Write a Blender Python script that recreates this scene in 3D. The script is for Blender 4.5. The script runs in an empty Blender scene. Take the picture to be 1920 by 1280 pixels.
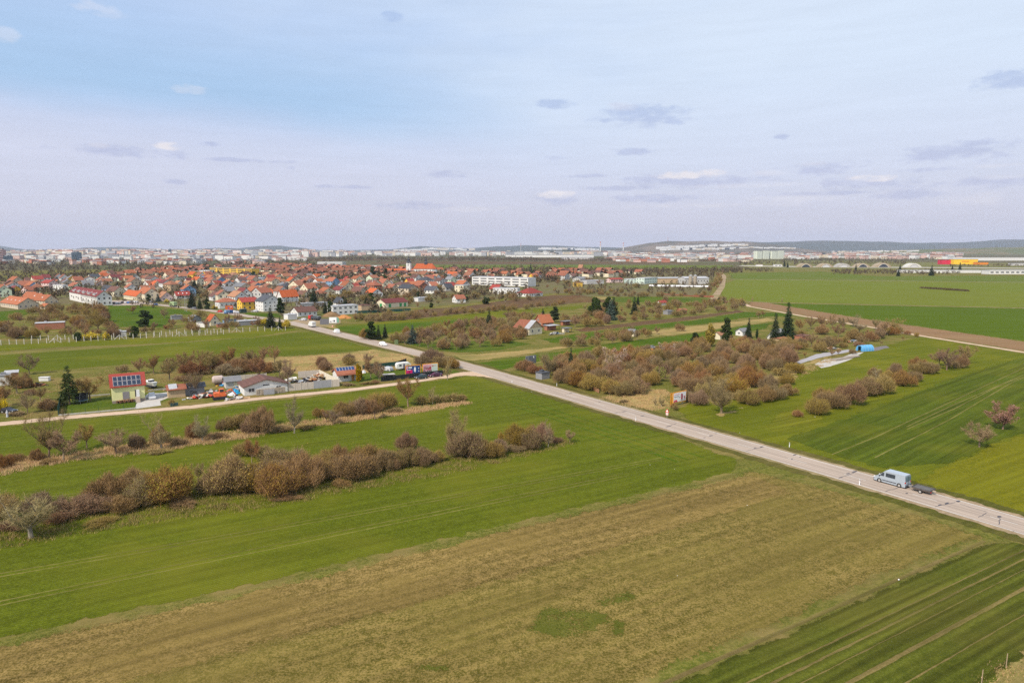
import bpy, bmesh, math, random
import numpy as np
from mathutils import Vector, Matrix
from mathutils.geometry import delaunay_2d_cdt
rnd = random.Random(7)
PI = math.pi
# ------------------------------------------------------------------ camera, sky, sun, exposure
sc = bpy.context.scene
C = sc.collection
CAMH, FPX, HZ = 42.0, 1280.0, 467.0
TH = math.atan((640 - HZ) / FPX)
cam = bpy.data.cameras.new('camera'); camo = bpy.data.objects.new('camera', cam); C.objects.link(camo)
camo.location = (0, 0, CAMH); camo.rotation_euler = (PI/2 - TH, 0, 0)
cam.sensor_width = 36; cam.lens = 24; cam.clip_start = 0.5; cam.clip_end = 60000
sc.camera = camo
sc.view_settings.view_transform = 'Standard'; sc.view_settings.look = 'None'
sc.view_settings.exposure = 0.0; sc.view_settings.gamma = 1
sc.cycles.max_bounces = 4; sc.cycles.diffuse_bounces = 2; sc.cycles.glossy_bounces = 2
sc.cycles.volume_bounces = 0; sc.cycles.caustics_reflective = False; sc.cycles.caustics_refractive = False
sc.cycles.use_denoising = False; sc.cycles.sample_clamp_indirect = 1.5; sc.cycles.sample_clamp_direct = 6.0
SUN_AZ, SUN_EL = math.radians(-141), math.radians(46)
sv = Vector((math.sin(SUN_AZ)*math.cos(SUN_EL), math.cos(SUN_AZ)*math.cos(SUN_EL), math.sin(SUN_EL)))
sun = bpy.data.lights.new('sun', 'SUN'); sun.energy = 5.0; sun.angle = math.radians(1.5); sun.color = (1, .90, .76)
suno = bpy.data.objects.new('sun', sun); C.objects.link(suno)
suno.rotation_euler = sv.to_track_quat('Z', 'Y').to_euler(); suno.location = (0, 0, 300)

def pdir(px, py):
    u = (px-960)/FPX; v = (640-py)/FPX
    return Vector((u, math.cos(TH)+v*math.sin(TH), -math.sin(TH)+v*math.cos(TH)))
def G(px, py, z=0.0):
    d = pdir(px, py); t = (z-CAMH)/d.z
    return Vector((d.x*t, d.y*t, z))
def proj(p):
    f = Vector((0, math.cos(TH), -math.sin(TH))); up = Vector((0, math.sin(TH), math.cos(TH)))
    q = Vector(p) - Vector((0, 0, CAMH)); w = max(q.dot(f), .1)
    return 960+FPX*q.x/w, 640-FPX*q.dot(up)/w
def ppm(py): return (py-HZ)/CAMH
def azel(px, py):
    d = pdir(px, py).normalized(); return math.atan2(d.x, d.y), math.asin(d.z)

# ------------------------------------------------------------------ node helpers
def new(nt, t, **kw):
    n = nt.nodes.new(t)
    for k, v in kw.items(): setattr(n, k, v)
    return n
def sk(nt, inp, v):
    if hasattr(v, 'is_linked'): nt.links.new(v, inp)
    elif v is not None: inp.default_value = v
def M(nt, op, a, b=None, c=None, clamp=False):
    n = new(nt, 'ShaderNodeMath', operation=op, use_clamp=clamp)
    sk(nt, n.inputs[0], a); sk(nt, n.inputs[1], b); sk(nt, n.inputs[2], c)
    return n.outputs[0]
def MIX(nt, f, a, b):
    n = new(nt, 'ShaderNodeMix', data_type='RGBA')
    sk(nt, n.inputs[0], f)
    sk(nt, n.inputs[6], a if hasattr(a, 'is_linked') else (*a, 1)); sk(nt, n.inputs[7], b if hasattr(b, 'is_linked') else (*b, 1))
    return n.outputs[2]
def RNG(nt, v, a, b, c=0.0, d=1.0, smooth=True):
    n = new(nt, 'ShaderNodeMapRange', interpolation_type='SMOOTHSTEP' if smooth else 'LINEAR')
    sk(nt, n.inputs[0], v)
    for i, x in enumerate((a, b, c, d)): sk(nt, n.inputs[i+1], x)
    return n.outputs[0]
def NOISE(nt, vec, scale, det=3, rough=.6):
    n = new(nt, 'ShaderNodeTexNoise'); sk(nt, n.inputs['Vector'], vec)
    n.inputs['Scale'].default_value = scale; n.inputs['Detail'].default_value = det; n.inputs['Roughness'].default_value = rough
    return n.outputs['Fac']
def MAPP(nt, vec, rot=0, scale=(1, 1, 1), typ='POINT'):
    r = new(nt, 'ShaderNodeMapping'); sk(nt, r.inputs['Vector'], vec); r.inputs['Rotation'].default_value = (0, 0, -rot)
    s = new(nt, 'ShaderNodeMapping'); nt.links.new(r.outputs[0], s.inputs['Vector']); s.inputs['Scale'].default_value = scale
    return s.outputs[0]

# ------------------------------------------------------------------ world
world = bpy.data.worlds.new('World'); sc.world = world; world.use_nodes = True
nt = world.node_tree; nt.nodes.clear()
out = new(nt, 'ShaderNodeOutputWorld'); bg = new(nt, 'ShaderNodeBackground'); nt.links.new(bg.outputs[0], out.inputs[0])
sky = new(nt, 'ShaderNodeTexSky', sky_type='NISHITA'); sky.sun_disc = False
sky.sun_elevation = SUN_EL; sky.sun_rotation = SUN_AZ; sky.dust_density = 2.0
tc = new(nt, 'ShaderNodeTexCoord'); sep = new(nt, 'ShaderNodeSeparateXYZ'); nt.links.new(tc.outputs['Generated'], sep.inputs[0])
az = M(nt, 'ARCTAN2', sep.outputs[0], sep.outputs[1]); el = M(nt, 'ARCSINE', sep.outputs[2])
comb = new(nt, 'ShaderNodeCombineXYZ'); nt.links.new(az, comb.inputs[0]); nt.links.new(M(nt, 'MULTIPLY', el, 2.6), comb.inputs[1])
AE = comb.outputs[0]
n1 = NOISE(nt, AE, 22, 6, .62); n2 = NOISE(nt, AE, 3.0, 4, .55); n3 = NOISE(nt, AE, 60, 4, .6)
SKYM = 10.0     # the Background runs at strength 0.1
def sc3(c): return tuple(x*SKYM for x in c)
veil = MIX(nt, RNG(nt, M(nt, 'ADD', az, M(nt, 'MULTIPLY', M(nt, 'SUBTRACT', n2, .5), .8)), -.55, .35), sc3((.51, .67, .95)), sc3((.75, .86, 1.02)))
low = MIX(nt, RNG(nt, el, .0, .13), sc3((.705, .68, .80)), sc3((.71, .74, .91)))
# the veil of thin cloud has a tilted edge at the left and fades out to the right
edge = M(nt, 'SUBTRACT', el, M(nt, 'MULTIPLY_ADD', az, -.046, .135))
edge = M(nt, 'ADD', edge, M(nt, 'MULTIPLY', M(nt, 'SUBTRACT', n2, .5), .05))
edl = RNG(nt, edge, -.05, .06); edr = RNG(nt, el, .03, .26)
side = RNG(nt, az, -.25, .25)
up = M(nt, 'ADD', M(nt, 'MULTIPLY', edl, M(nt, 'SUBTRACT', 1.0, side)), M(nt, 'MULTIPLY', edr, side))
col = MIX(nt, up, low, veil)
blue = M(nt, 'MULTIPLY', M(nt, 'MULTIPLY', RNG(nt, edge, -.01, .045), RNG(nt, edge, .16, .03)), M(nt, 'MULTIPLY', RNG(nt, az, .1, -.3), .75))
col = MIX(nt, blue, col, sc3((.40, .62, .89)))
# clouds: (x, y, half width, half height, kind) kind 0 = blue grey base, 1 = white top over grey base
CL = [(1200, 214, 88, 24, 0), (1165, 199, 34, 8, 2), (1043, 195, 36, 10, 0), (1885, 148, 66, 20, 0), (1800, 284, 118, 20, 0), (1845, 270, 50, 9, 0), (1465, 255, 16, 6, 0),
      (1310, 338, 165, 16, 0), (1340, 325, 30, 10, 1), (1285, 328, 55, 7, 1), (1440, 325, 45, 6, 2), (1540, 314, 75, 13, 0), (1525, 307, 35, 5, 2), (1620, 345, 100, 13, 0), (1640, 334, 50, 7, 1),
      (1045, 372, 46, 13, 0), (1043, 364, 36, 9, 1), (1850, 343, 110, 12, 0), (1880, 332, 45, 5, 2), (1830, 374, 75, 12, 2), (235, 285, 130, 12, 0), (310, 274, 30, 8, 1), (185, 273, 22, 5, 2),
      (842, 327, 42, 7, 0), (683, 352, 16, 4, 0), (355, 168, 36, 8, 2), (188, 16, 50, 14, 2), (5, 62, 30, 14, 2), (1050, 296, 28, 5, 0), (1190, 284, 40, 7, 0), (330, 341, 30, 6, 0),
      (780, 385, 60, 9, 0), (1240, 372, 90, 9, 0), (1480, 372, 90, 8, 2), (740, 33, 22, 10, 0), (396, 271, 22, 5, 0), (1700, 365, 90, 9, 0), (900, 392, 70, 6, 2), (1180, 352, 90, 5, 0), (1400, 348, 120, 5, 2), (1560, 362, 140, 5, 0), (1750, 318, 90, 5, 0), (1860, 312, 60, 4, 2), (1330, 385, 160, 5, 2), (1100, 330, 60, 4, 0), (640, 350, 60, 4, 0), (450, 300, 90, 4, 0), (1240, 225, 60, 10, 0), (548, 315, 12, 4, 0)]
g = M(nt, 'MULTIPLY', M(nt, 'SUBTRACT', n1, .5), 4.6)
g = M(nt, 'ADD', g, M(nt, 'MULTIPLY', M(nt, 'SUBTRACT', n3, .5), 2.4))
dark = None; lite = None
for (x, y, w, h, k) in CL:
    a0, e0 = azel(x, y); ra = w/FPX*math.cos(a0)**2; re = h/FPX*math.cos(a0)
    dx = M(nt, 'MULTIPLY', M(nt, 'SUBTRACT', az, a0), 1/ra); dy = M(nt, 'MULTIPLY', M(nt, 'SUBTRACT', el, e0), 1/re)
    dd = M(nt, 'ADD', M(nt, 'MULTIPLY', dx, dx), M(nt, 'MULTIPLY', dy, dy))
    m = RNG(nt, M(nt, 'SUBTRACT', g, dd), -1.25, .35)
    if k == 0: dark = m if dark is None else M(nt, 'MAXIMUM', dark, m)
    else:
        m = M(nt, 'MULTIPLY', m, .95 if k == 1 else .28)
        lite = m if lite is None else M(nt, 'MAXIMUM', lite, m)
dcol = MIX(nt, RNG(nt, el, .08, .26), sc3((.50, .53, .76)), sc3((.40, .54, .84)))
col = MIX(nt, M(nt, 'MULTIPLY', dark, .62), col, dcol)
col = MIX(nt, M(nt, 'MULTIPLY', lite, .95), col, sc3((.98, .92, .94)))
wisp = M(nt, 'MULTIPLY', M(nt, 'SUBTRACT', NOISE(nt, MAPP(nt, AE, 0, (1, 4, 1)), 7, 7, .62), .5), .16)
hs = new(nt, 'ShaderNodeHueSaturation'); nt.links.new(col, hs.inputs['Color']); nt.links.new(M(nt, 'ADD', 1.0, wisp), hs.inputs['Value'])
col = MIX(nt, .9, sky.outputs[0], hs.outputs[0])
nt.links.new(col, bg.inputs[0]); bg.inputs[1].default_value = 0.1

# ------------------------------------------------------------------ materials
MATS = {}
def base_mat(name):
    m = bpy.data.materials.new(name); m.use_nodes = True; nt = m.node_tree
    b = nt.nodes['Principled BSDF']; b.inputs['Specular IOR Level'].default_value = .25
    return m, nt, b
def bump(nt, b, h, strength, dist):
    n = new(nt, 'ShaderNodeBump'); n.inputs['Strength'].default_value = strength; n.inputs['Distance'].default_value = dist
    nt.links.new(h, n.inputs['Height']); nt.links.new(n.outputs[0], b.inputs['Normal'])
def pos(nt): return new(nt, 'ShaderNodeNewGeometry').outputs['Position']
ROWA = math.radians(31.0)
def crop(name, c1, c2, c3, ang=ROWA, rows=.25, rowamt=.3, big=.03, tram=0, fine=3.0, tramw=.35, streak=.35, amt=1.0, k=.69):
    """grass or young crop: c1/c2 mottled at a fine scale, c3 in large patches, drilled rows along ang"""
    m, nt, b = base_mat(name); P = pos(nt); c1, c2, c3 = (tuple(q*k for q in c) for c in (c1, c2, c3))
    R = MAPP(nt, P, ang)
    f1 = NOISE(nt, P, fine, 5, .8); f2 = NOISE(nt, P, .8, 5, .8); f3 = NOISE(nt, P, big, 4, .6)
    st = NOISE(nt, MAPP(nt, P, ang, (.018, .55, 1)), 1.0, 5, .7)
    v = M(nt, 'ADD', M(nt, 'MULTIPLY', f1, .62), M(nt, 'MULTIPLY', f2, .38))
    c = MIX(nt, RNG(nt, v, .5-.10/amt, .5+.10/amt), c1, c2)
    c = MIX(nt, M(nt, 'MULTIPLY', RNG(nt, f3, .42, .68), .8), c, c3)
    s2 = RNG(nt, st, .3, .7, 1-streak, 1+streak)
    sx = new(nt, 'ShaderNodeSeparateXYZ'); nt.links.new(R, sx.inputs[0])
    if rowamt:
        w = M(nt, 'SINE', M(nt, 'ADD', M(nt, 'MULTIPLY', sx.outputs[1], 2*PI/rows), M(nt, 'MULTIPLY', f2, 2.0)))
        s2 = M(nt, 'MULTIPLY', s2, M(nt, 'MULTIPLY_ADD', w, rowamt*.5, 1.0))
    h = new(nt, 'ShaderNodeHueSaturation'); nt.links.new(c, h.inputs['Color']); nt.links.new(s2, h.inputs['Value'])
    c = h.outputs[0]
    if tram:
        # pairs of wheel tracks every «tram» metres
        y = M(nt, 'ADD', sx.outputs[1], M(nt, 'MULTIPLY', f3, 6.0))
        fr = M(nt, 'MULTIPLY', M(nt, 'FRACT', M(nt, 'MULTIPLY', y, 1/tram)), tram)
        d1 = M(nt, 'ABSOLUTE', M(nt, 'SUBTRACT', fr, tram*.4)); d2 = M(nt, 'ABSOLUTE', M(nt, 'SUBTRACT', fr, tram*.4+1.9))
        tr = RNG(nt, M(nt, 'MINIMUM', d1, d2), tramw, tramw*.3)
        c = MIX(nt, M(nt, 'MULTIPLY', tr, M(nt, 'MULTIPLY', RNG(nt, f2, .3, .6), .6)), c, (.15, .12, .042))
    nt.links.new(c, b.inputs['Base Color']); b.inputs['Roughness'].default_value = 1; b.inputs['Specular IOR Level'].default_value = .05
    bump(nt, b, f1, .9, .12)
    # towards the border of a field the plants thin out in tufts and the ground below shows
    at = new(nt, 'ShaderNodeAttribute', attribute_name='fade'); fe = NOISE(nt, P, 1.6, 4, .75); fe2 = NOISE(nt, P, .22, 3, .6)
    q = M(nt, 'ADD', at.outputs['Fac'], M(nt, 'ADD', M(nt, 'MULTIPLY', M(nt, 'SUBTRACT', fe, .5), 1.5), M(nt, 'MULTIPLY', M(nt, 'SUBTRACT', fe2, .5), 1.0)))
    al = M(nt, 'MAXIMUM', RNG(nt, q, .42, .58), RNG(nt, at.outputs['Fac'], .96, .999))
    tr = new(nt, 'ShaderNodeBsdfTransparent'); mx = new(nt, 'ShaderNodeMixShader'); nt.links.new(al, mx.inputs[0]); nt.links.new(tr.outputs[0], mx.inputs[1]); nt.links.new(b.outputs[0], mx.inputs[2])
    nt.links.new(mx.outputs[0], nt.nodes['Material Output'].inputs['Surface']); m['crop'] = 1
    return m
def fade_attr(me, vals):
    a = me.attributes.new('fade', 'FLOAT', 'POINT'); a.data.foreach_set('value', vals)
def plain(name, c, rough=.7, var=.18, scale=1.2, spec=.3, metal=0, objvar=0, gloss_coat=0):
    if name in MATS: return MATS[name]
    m, nt, b = base_mat(name)
    tcn = new(nt, 'ShaderNodeTexCoord')
    f = NOISE(nt, tcn.outputs['Object'], scale, 5, .7)
    k = RNG(nt, f, .3, .75, 1+var*.5, 1-var, False)
    h = new(nt, 'ShaderNodeHueSaturation'); h.inputs['Color'].default_value = (*c, 1); nt.links.new(k, h.inputs['Value'])
    if objvar:
        oi = new(nt, 'ShaderNodeObjectInfo')
        nt.links.new(M(nt, 'MULTIPLY_ADD', oi.outputs['Random'], .05*objvar, .5-.025*objvar), h.inputs['Hue'])
        nt.links.new(M(nt, 'MULTIPLY', k, M(nt, 'MULTIPLY_ADD', M(nt, 'FRACT', M(nt, 'MULTIPLY', oi.outputs['Random'], 7.3)), .5*objvar, 1-.25*objvar)), h.inputs['Value'])
    nt.links.new(h.outputs[0], b.inputs['Base Color'])
    b.inputs['Roughness'].default_value = rough; b.inputs['Specular IOR Level'].default_value = spec; b.inputs['Metallic'].default_value = metal
    if gloss_coat: b.inputs['Coat Weight'].default_value = gloss_coat
    MATS[name] = m
    return m
def tile(name, c, rib=.35, axis=2):
    """roof covering with courses, lichen and faded patches"""
    if name in MATS: return MATS[name]
    m, nt, b = base_mat(name)
    tcn = new(nt, 'ShaderNodeTexCoord'); O = tcn.outputs['Object']
    f = NOISE(nt, O, .7, 5, .7); f2 = NOISE(nt, O, 6, 3, .7)
    s = new(nt, 'ShaderNodeSeparateXYZ'); nt.links.new(O, s.inputs[0])
    w = M(nt, 'SINE', M(nt, 'MULTIPLY', s.outputs[axis], 2*PI/rib))
    v = M(nt, 'ADD', RNG(nt, f, .25, .75, 1.15, .72, False), M(nt, 'MULTIPLY', w, .07))
    v = M(nt, 'MULTIPLY', v, RNG(nt, f2, .3, .7, .88, 1.1, False))
    oi = new(nt, 'ShaderNodeObjectInfo')
    v = M(nt, 'MULTIPLY', v, M(nt, 'MULTIPLY_ADD', oi.outputs['Random'], .35, .82))
    h = new(nt, 'ShaderNodeHueSaturation'); h.inputs['Color'].default_value = (*(q*.86 for q in c), 1); nt.links.new(v, h.inputs['Value'])
    nt.links.new(h.outputs[0], b.inputs['Base Color']); b.inputs['Roughness'].default_value = .85
    MATS[name] = m
    return m
def foliage(name, c, c2, objvar=.65, transl=.0):
    if name in MATS: return MATS[name]
    m, nt, b = base_mat(name)
    tcn = new(nt, 'ShaderNodeTexCoord'); f = NOISE(nt, tcn.outputs['Object'], 1.1, 4, .7)
    c_ = MIX(nt, RNG(nt, f, .38, .62), c, c2)
    oi = new(nt, 'ShaderNodeObjectInfo'); r = oi.outputs['Random']
    h = new(nt, 'ShaderNodeHueSaturation'); nt.links.new(c_, h.inputs['Color'])
    nt.links.new(M(nt, 'MULTIPLY_ADD', r, .045*objvar, .5-.022*objvar), h.inputs['Hue'])
    nt.links.new(M(nt, 'MULTIPLY_ADD', M(nt, 'FRACT', M(nt, 'MULTIPLY', r, 5.7)), .55*objvar, 1-.25*objvar), h.inputs['Value'])
    nt.links.new(M(nt, 'MULTIPLY_ADD', M(nt, 'FRACT', M(nt, 'MULTIPLY', r, 11.3)), .4*objvar, 1-.25*objvar), h.inputs['Saturation'])
    nt.links.new(h.outputs[0], b.inputs['Base Color']); b.inputs['Roughness'].default_value = .9; b.inputs['Specular IOR Level'].default_value = .1
    MATS[name] = m
    return m

# ------------------------------------------------------------------ object helpers
ALL = []          # every top-level thing with its label seed, for the labels at the end
def tag(o, label, cat=None, group=None, kind=None, ctx=None):
    if kind: o['kind'] = kind
    if cat: o['category'] = cat
    if group: o['group'] = group
    if label:
        o['label'] = label
        if not kind: ALL.append([o, label, ctx])
    return o
class MB:
    def __init__(s): s.v = []; s.f = []; s.m = []
    def add(s, vs, fs, mi=0):
        n = len(s.v); s.v += [tuple(v) for v in vs]; s.f += [tuple(i+n for i in f) for f in fs]; s.m += [mi]*len(fs); return s
    def box(s, x0, y0, z0, x1, y1, z1, mi=0, mat=None):
        vs = [Vector(p) for p in ((x0,y0,z0),(x1,y0,z0),(x1,y1,z0),(x0,y1,z0),(x0,y0,z1),(x1,y0,z1),(x1,y1,z1),(x0,y1,z1))]
        if mat: vs = [mat @ v for v in vs]
        return s.add(vs, [(0,3,2,1),(4,5,6,7),(0,1,5,4),(1,2,6,5),(2,3,7,6),(3,0,4,7)], mi)
    def prism(s, pts, axis, a, b, mi=0):
        """polygon pts (2d, counter-clockwise) extruded along an axis from a to b"""
        n = len(pts)
        def P(p, t): return (t, p[0], p[1]) if axis == 0 else ((p[0], t, p[1]) if axis == 1 else (p[0], p[1], t))
        vs = [P(p, a) for p in pts] + [P(p, b) for p in pts]
        fs = [tuple(range(n))[::-1], tuple(range(n, 2*n))] + [(i, (i+1) % n, (i+1) % n+n, i+n) for i in range(n)]
        if axis == 1: fs = [f[::-1] for f in fs]
        return s.add(vs, fs, mi)
    def tube(s, p, q, r0, r1, n=6, mi=0, cap=True):
        p = Vector(p); q = Vector(q); d = (q-p)
        if d.length < 1e-5: return s
        d.normalize(); a = d.orthogonal().normalized(); b = d.cross(a)
        vs = [p+(a*math.cos(2*PI*i/n)+b*math.sin(2*PI*i/n))*r0 for i in range(n)] + [q+(a*math.cos(2*PI*i/n)+b*math.sin(2*PI*i/n))*r1 for i in range(n)]
        fs = [(i, (i+1) % n, (i+1) % n+n, i+n) for i in range(n)]
        if cap: fs += [tuple(range(n))[::-1], tuple(range(n, 2*n))]
        return s.add(vs, fs, mi)
    def sphere(s, c, rx, ry, rz, mi=0, nu=10, nv=6, z0=-1.0):
        vs = []; fs = []
        for j in range(nv+1):
            t = math.asin(z0) + (PI/2-math.asin(z0))*j/nv
            for i in range(nu): vs.append((c[0]+rx*math.cos(t)*math.cos(2*PI*i/nu), c[1]+ry*math.cos(t)*math.sin(2*PI*i/nu), c[2]+rz*math.sin(t)))
        for j in range(nv):
            for i in range(nu): fs.append((j*nu+i, j*nu+(i+1) % nu, (j+1)*nu+(i+1) % nu, (j+1)*nu+i))
        return s.add(vs, fs, mi)
    def mesh(s, name, mats):
        me = bpy.data.meshes.new(name); me.from_pydata(s.v, [], s.f)
        for m in (mats if isinstance(mats, (list, tuple)) else [mats]): me.materials.append(m)
        if any(s.m): me.polygons.foreach_set('material_index', s.m)
        if any(m.get('crop') for m in me.materials): fade_attr(me, [1.0]*len(s.v))
        me.update(); return me
    def build(s, name, mats, parent=None, loc=None, smooth=False):
        me = s.mesh(name, mats); o = bpy.data.objects.new(name, me); C.objects.link(o)
        if smooth: me.polygons.foreach_set('use_smooth', [True]*len(me.polygons))
        if parent: o.parent = parent
        if loc: o.location = loc
        return o
def link(name, me, parent=None, loc=(0,0,0), rz=0, s=(1,1,1)):
    o = bpy.data.objects.new(name, me); C.objects.link(o); o.location = loc; o.rotation_euler = (0,0,rz); o.scale = s
    if parent: o.parent = parent
    return o
def empty(name, loc, rz=0):
    o = bpy.data.objects.new(name, None); C.objects.link(o); o.location = loc; o.rotation_euler = (0,0,rz); o.empty_display_size = .5
    return o
def copy_tree(o, parent=None):
    c = o.copy(); C.objects.link(c); c.parent = parent
    for ch in list(o.children): copy_tree(ch, c)
    return c

# ------------------------------------------------------------------ ground sheets
def inpoly(x, y, p):
    c = False; n = len(p)
    for i in range(n):
        a, b = p[i], p[i-1]
        if (a[1] > y) != (b[1] > y) and x < (b[0]-a[0])*(y-a[1])/(b[1]-a[1])+a[0]: c = not c
    return c
def dens(pts, step=7.0, jit=.3, closed=True):
    r = random.Random(int(sum(p[0]*3+p[1] for p in pts)))
    o = []; n = len(pts)
    for i in range(n if closed else n-1):
        a = pts[i]; b = pts[(i+1) % n]; k = max(1, int(math.hypot(b[0]-a[0], b[1]-a[1])/step)); k = min(k, 200)
        for j in range(k):
            t = j/k; p = G(a[0]+(b[0]-a[0])*t, max(468.5, a[1]+(b[1]-a[1])*t))
            jj = jit*(1 if j else 0)*min(1+p.y/300, 4)
            o.append(Vector((p.x+r.uniform(-jj, jj), p.y+r.uniform(-jj, jj), 0)))
    if not closed: o.append(G(*pts[-1]))
    return o
ZL = [0.03]
SHEETS = []      # outlines laid so far: a new sheet goes just above those it overlaps
def level(poly, far=False):
    xs = [p[0] for p in poly]; ys = [p[1] for p in poly]; bb = (min(xs), min(ys), max(xs), max(ys)); z = .03
    for q, b2, zq in SHEETS:
        if zq < z or b2[0] > bb[2] or b2[2] < bb[0] or b2[1] > bb[3] or b2[3] < bb[1]: continue
        if any(inpoly(x, y, q) for x, y in poly[::3]) or any(inpoly(x, y, poly) for x, y in q[::3]): z = zq
    z += .012 if far else .004
    SHEETS.append((poly, bb, z)); ZL[0] = max(ZL[0], z); return z
def field(name, pts, mat, jit=.35, dz=.003, step=7.0, soft=1.0, core=1.0):
    P = dens(pts, step, jit); z = level([(v.x, v.y) for v in P], 'far' in name)
    k = len(P); area = sum(P[i].x*P[(i+1) % k].y-P[(i+1) % k].x*P[i].y for i in range(k)); sg = 1 if area > 0 else -1; inn = []
    if soft:
        for i in range(k):
            a, b = P[i-3], P[(i+3) % k]; d = (b-a).normalized(); w_ = soft*(1+min(P[i].y, 1500)/250); inn.append(P[i]+Vector((-d.y, d.x, 0))*sg*w_)
        # keep only inset points that stay clear of the border
        PX = np.array([(v.x, v.y) for v in P]); wl = [(v.x, v.y) for v in P]; inn = [v for v in inn if inpoly(v.x, v.y, wl) and np.min(np.hypot(PX[:, 0]-v.x, PX[:, 1]-v.y)) > soft*.55*(1+min(v.y, 1500)/250)]
    V2, _, tris, ov, *_r = delaunay_2d_cdt([Vector((v.x, v.y)) for v in P]+[Vector((v.x, v.y)) for v in inn], [(i, (i+1) % k) for i in range(k)], [], 1, 1e-4)
    me = bpy.data.meshes.new(name)
    fs = []
    for t in tris:
        a, b, c = (V2[i] for i in t[:3])
        fs.append(t if (b-a).cross(c-a) > 0 else t[::-1])
    me.from_pydata([(v.x, v.y, z) for v in V2], [], fs)
    fade_attr(me, [(core if not soft or (len(ov[i]) and min(ov[i]) >= k) else 0.0) for i in range(len(V2))]); me.materials.append(mat)
    o = bpy.data.objects.new(name, me); C.objects.link(o); o['kind'] = 'structure'
    return o
def strip(name, pts, width, mat, dz=.003, kind='structure', z=None, jit=0.0, th=0):
    """ribbon of constant world width along a pixel polyline"""
    P = dens(pts, 12, 0, closed=False)
    auto = z is None; z = z or 0
    w = width if hasattr(width, '__call__') else (lambda t: width)
    L = []; R = []; r = random.Random(3)
    for i, p in enumerate(P):
        a = P[max(0, i-1)]; b = P[min(len(P)-1, i+1)]; d = (b-a).normalized(); nrm = Vector((-d.y, d.x, 0)); ww = w(i/(len(P)-1))/2
        L.append(p+nrm*(ww+r.uniform(-jit, jit))); R.append(p-nrm*(ww+r.uniform(-jit, jit)))
    if auto: z = level([(v.x, v.y) for v in L+R[::-1]], 'far' in name)
    vs = [(v.x, v.y, z) for v in L+R]; n = len(P)
    fs = [(i+n, i+1+n, i+1, i) for i in range(n-1)]
    me = bpy.data.meshes.new(name); me.from_pydata(vs, [], fs); me.materials.append(mat); fade_attr(me, [1.0]*len(vs))
    o = bpy.data.objects.new(name, me); C.objects.link(o); o['kind'] = kind
    return o
# ================================================================== GROUND
GREEN = crop('green_wheat', (.090, .110, .007), (.153, .182, .013), (.190, .190, .018), tram=0, rowamt=.22, rows=.5, streak=.16, amt=1.2)
GREEN2 = crop('green_wheat_deep', (.058, .104, .004), (.098, .160, .008), (.125, .170, .012), tram=24, rowamt=.15, rows=.6, streak=.3)
GREENF = crop('green_wheat_far', (.120, .165, .018), (.155, .195, .022), (.175, .19, .032), rowamt=0, tram=36, tramw=.6, fine=1.2, big=.008, streak=.12)
OLIVEF = crop('olive_crop_far', (.165, .195, .020), (.200, .222, .026), (.17, .21, .02), ang=math.radians(0), rowamt=0, tram=40, tramw=.5, fine=1.0, big=.006, streak=.2)
DEEPF = crop('deep_green_crop_far', (.080, .130, .004), (.115, .165, .006), (.10, .15, .008), ang=math.radians(0), rowamt=0, tram=0, fine=1.0, big=.01, streak=.2)
MEADOW = crop('meadow_grass', (.115, .135, .008), (.175, .190, .012), (.20, .195, .014), rowamt=0, streak=.18, fine=2.4, big=.05)
MEADY = crop('meadow_flowering', (.130, .140, .008), (.260, .235, .012), (.20, .195, .012), rowamt=0, streak=.15, fine=2.6, big=.08)
CROPR = crop('young_crop', (.068, .100, .008), (.118, .145, .012), (.145, .155, .014), ang=math.radians(40), rows=.5, rowamt=.2, streak=.3, big=.04)
DRYG = crop('dry_grass_field', (.125, .107, .018), (.368, .262, .082), (.228, .178, .042), rowamt=0, streak=.22, fine=4.0, big=.05, amt=1.5)
DRYB = crop('brown_grass_field', (.142, .106, .024), (.385, .262, .090), (.26, .182, .052), rowamt=0, streak=.25, fine=4.0, big=.05, amt=1.5)
STRAW = crop('straw_grass', (.26, .185, .065), (.43, .31, .125), (.20, .18, .05), rowamt=0, streak=.25, fine=2.6, big=.07, k=.88)
GARDEN = crop('garden_rough_grass', (.115, .130, .018), (.225, .205, .045), (.31, .225, .08), rowamt=0, streak=.15, fine=1.6, big=.09, amt=1.3)
GARDENG = crop('garden_green_grass', (.070, .115, .010), (.115, .160, .016), (.16, .17, .03), rowamt=0, streak=.12, fine=1.6, big=.09)
DARKROW = crop('striped_dark_crop', (.072, .088, .010), (.130, .142, .018), (.150, .135, .025), rows=1.25, rowamt=.3, streak=.34, fine=3.6, big=.03, tram=0)
SOIL = crop('ploughed_soil', (.20, .115, .055), (.30, .185, .10), (.25, .16, .08), ang=math.radians(-20), rows=.8, rowamt=.2, streak=.2, fine=1.5, k=.88)
SOILD = crop('dark_soil', (.115, .062, .035), (.20, .12, .06), (.17, .12, .05), rows=.8, rowamt=.1, streak=.2, fine=1.0, big=.05)
TRACK = crop('dirt_track_surface', (.50, .36, .25), (.62, .46, .34), (.56, .40, .27), rowamt=0, streak=.12, fine=1.5, k=.9)
VERGE = crop('verge_gravel', (.30, .22, .13), (.42, .31, .20), (.24, .20, .08), rowamt=0, streak=.2, fine=2, k=.85)
VERGEG = crop('verge_grass', (.085, .095, .014), (.15, .135, .03), (.19, .15, .05), rowamt=0, streak=.2, fine=2)
PLAIN = crop('far_plain', (.13, .115, .055), (.18, .15, .07), (.10, .12, .04), rowamt=0, streak=.2, fine=.15, big=.0016)
CONC = plain('concrete', (.46, .43, .39), .9, .25, .8)
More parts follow.
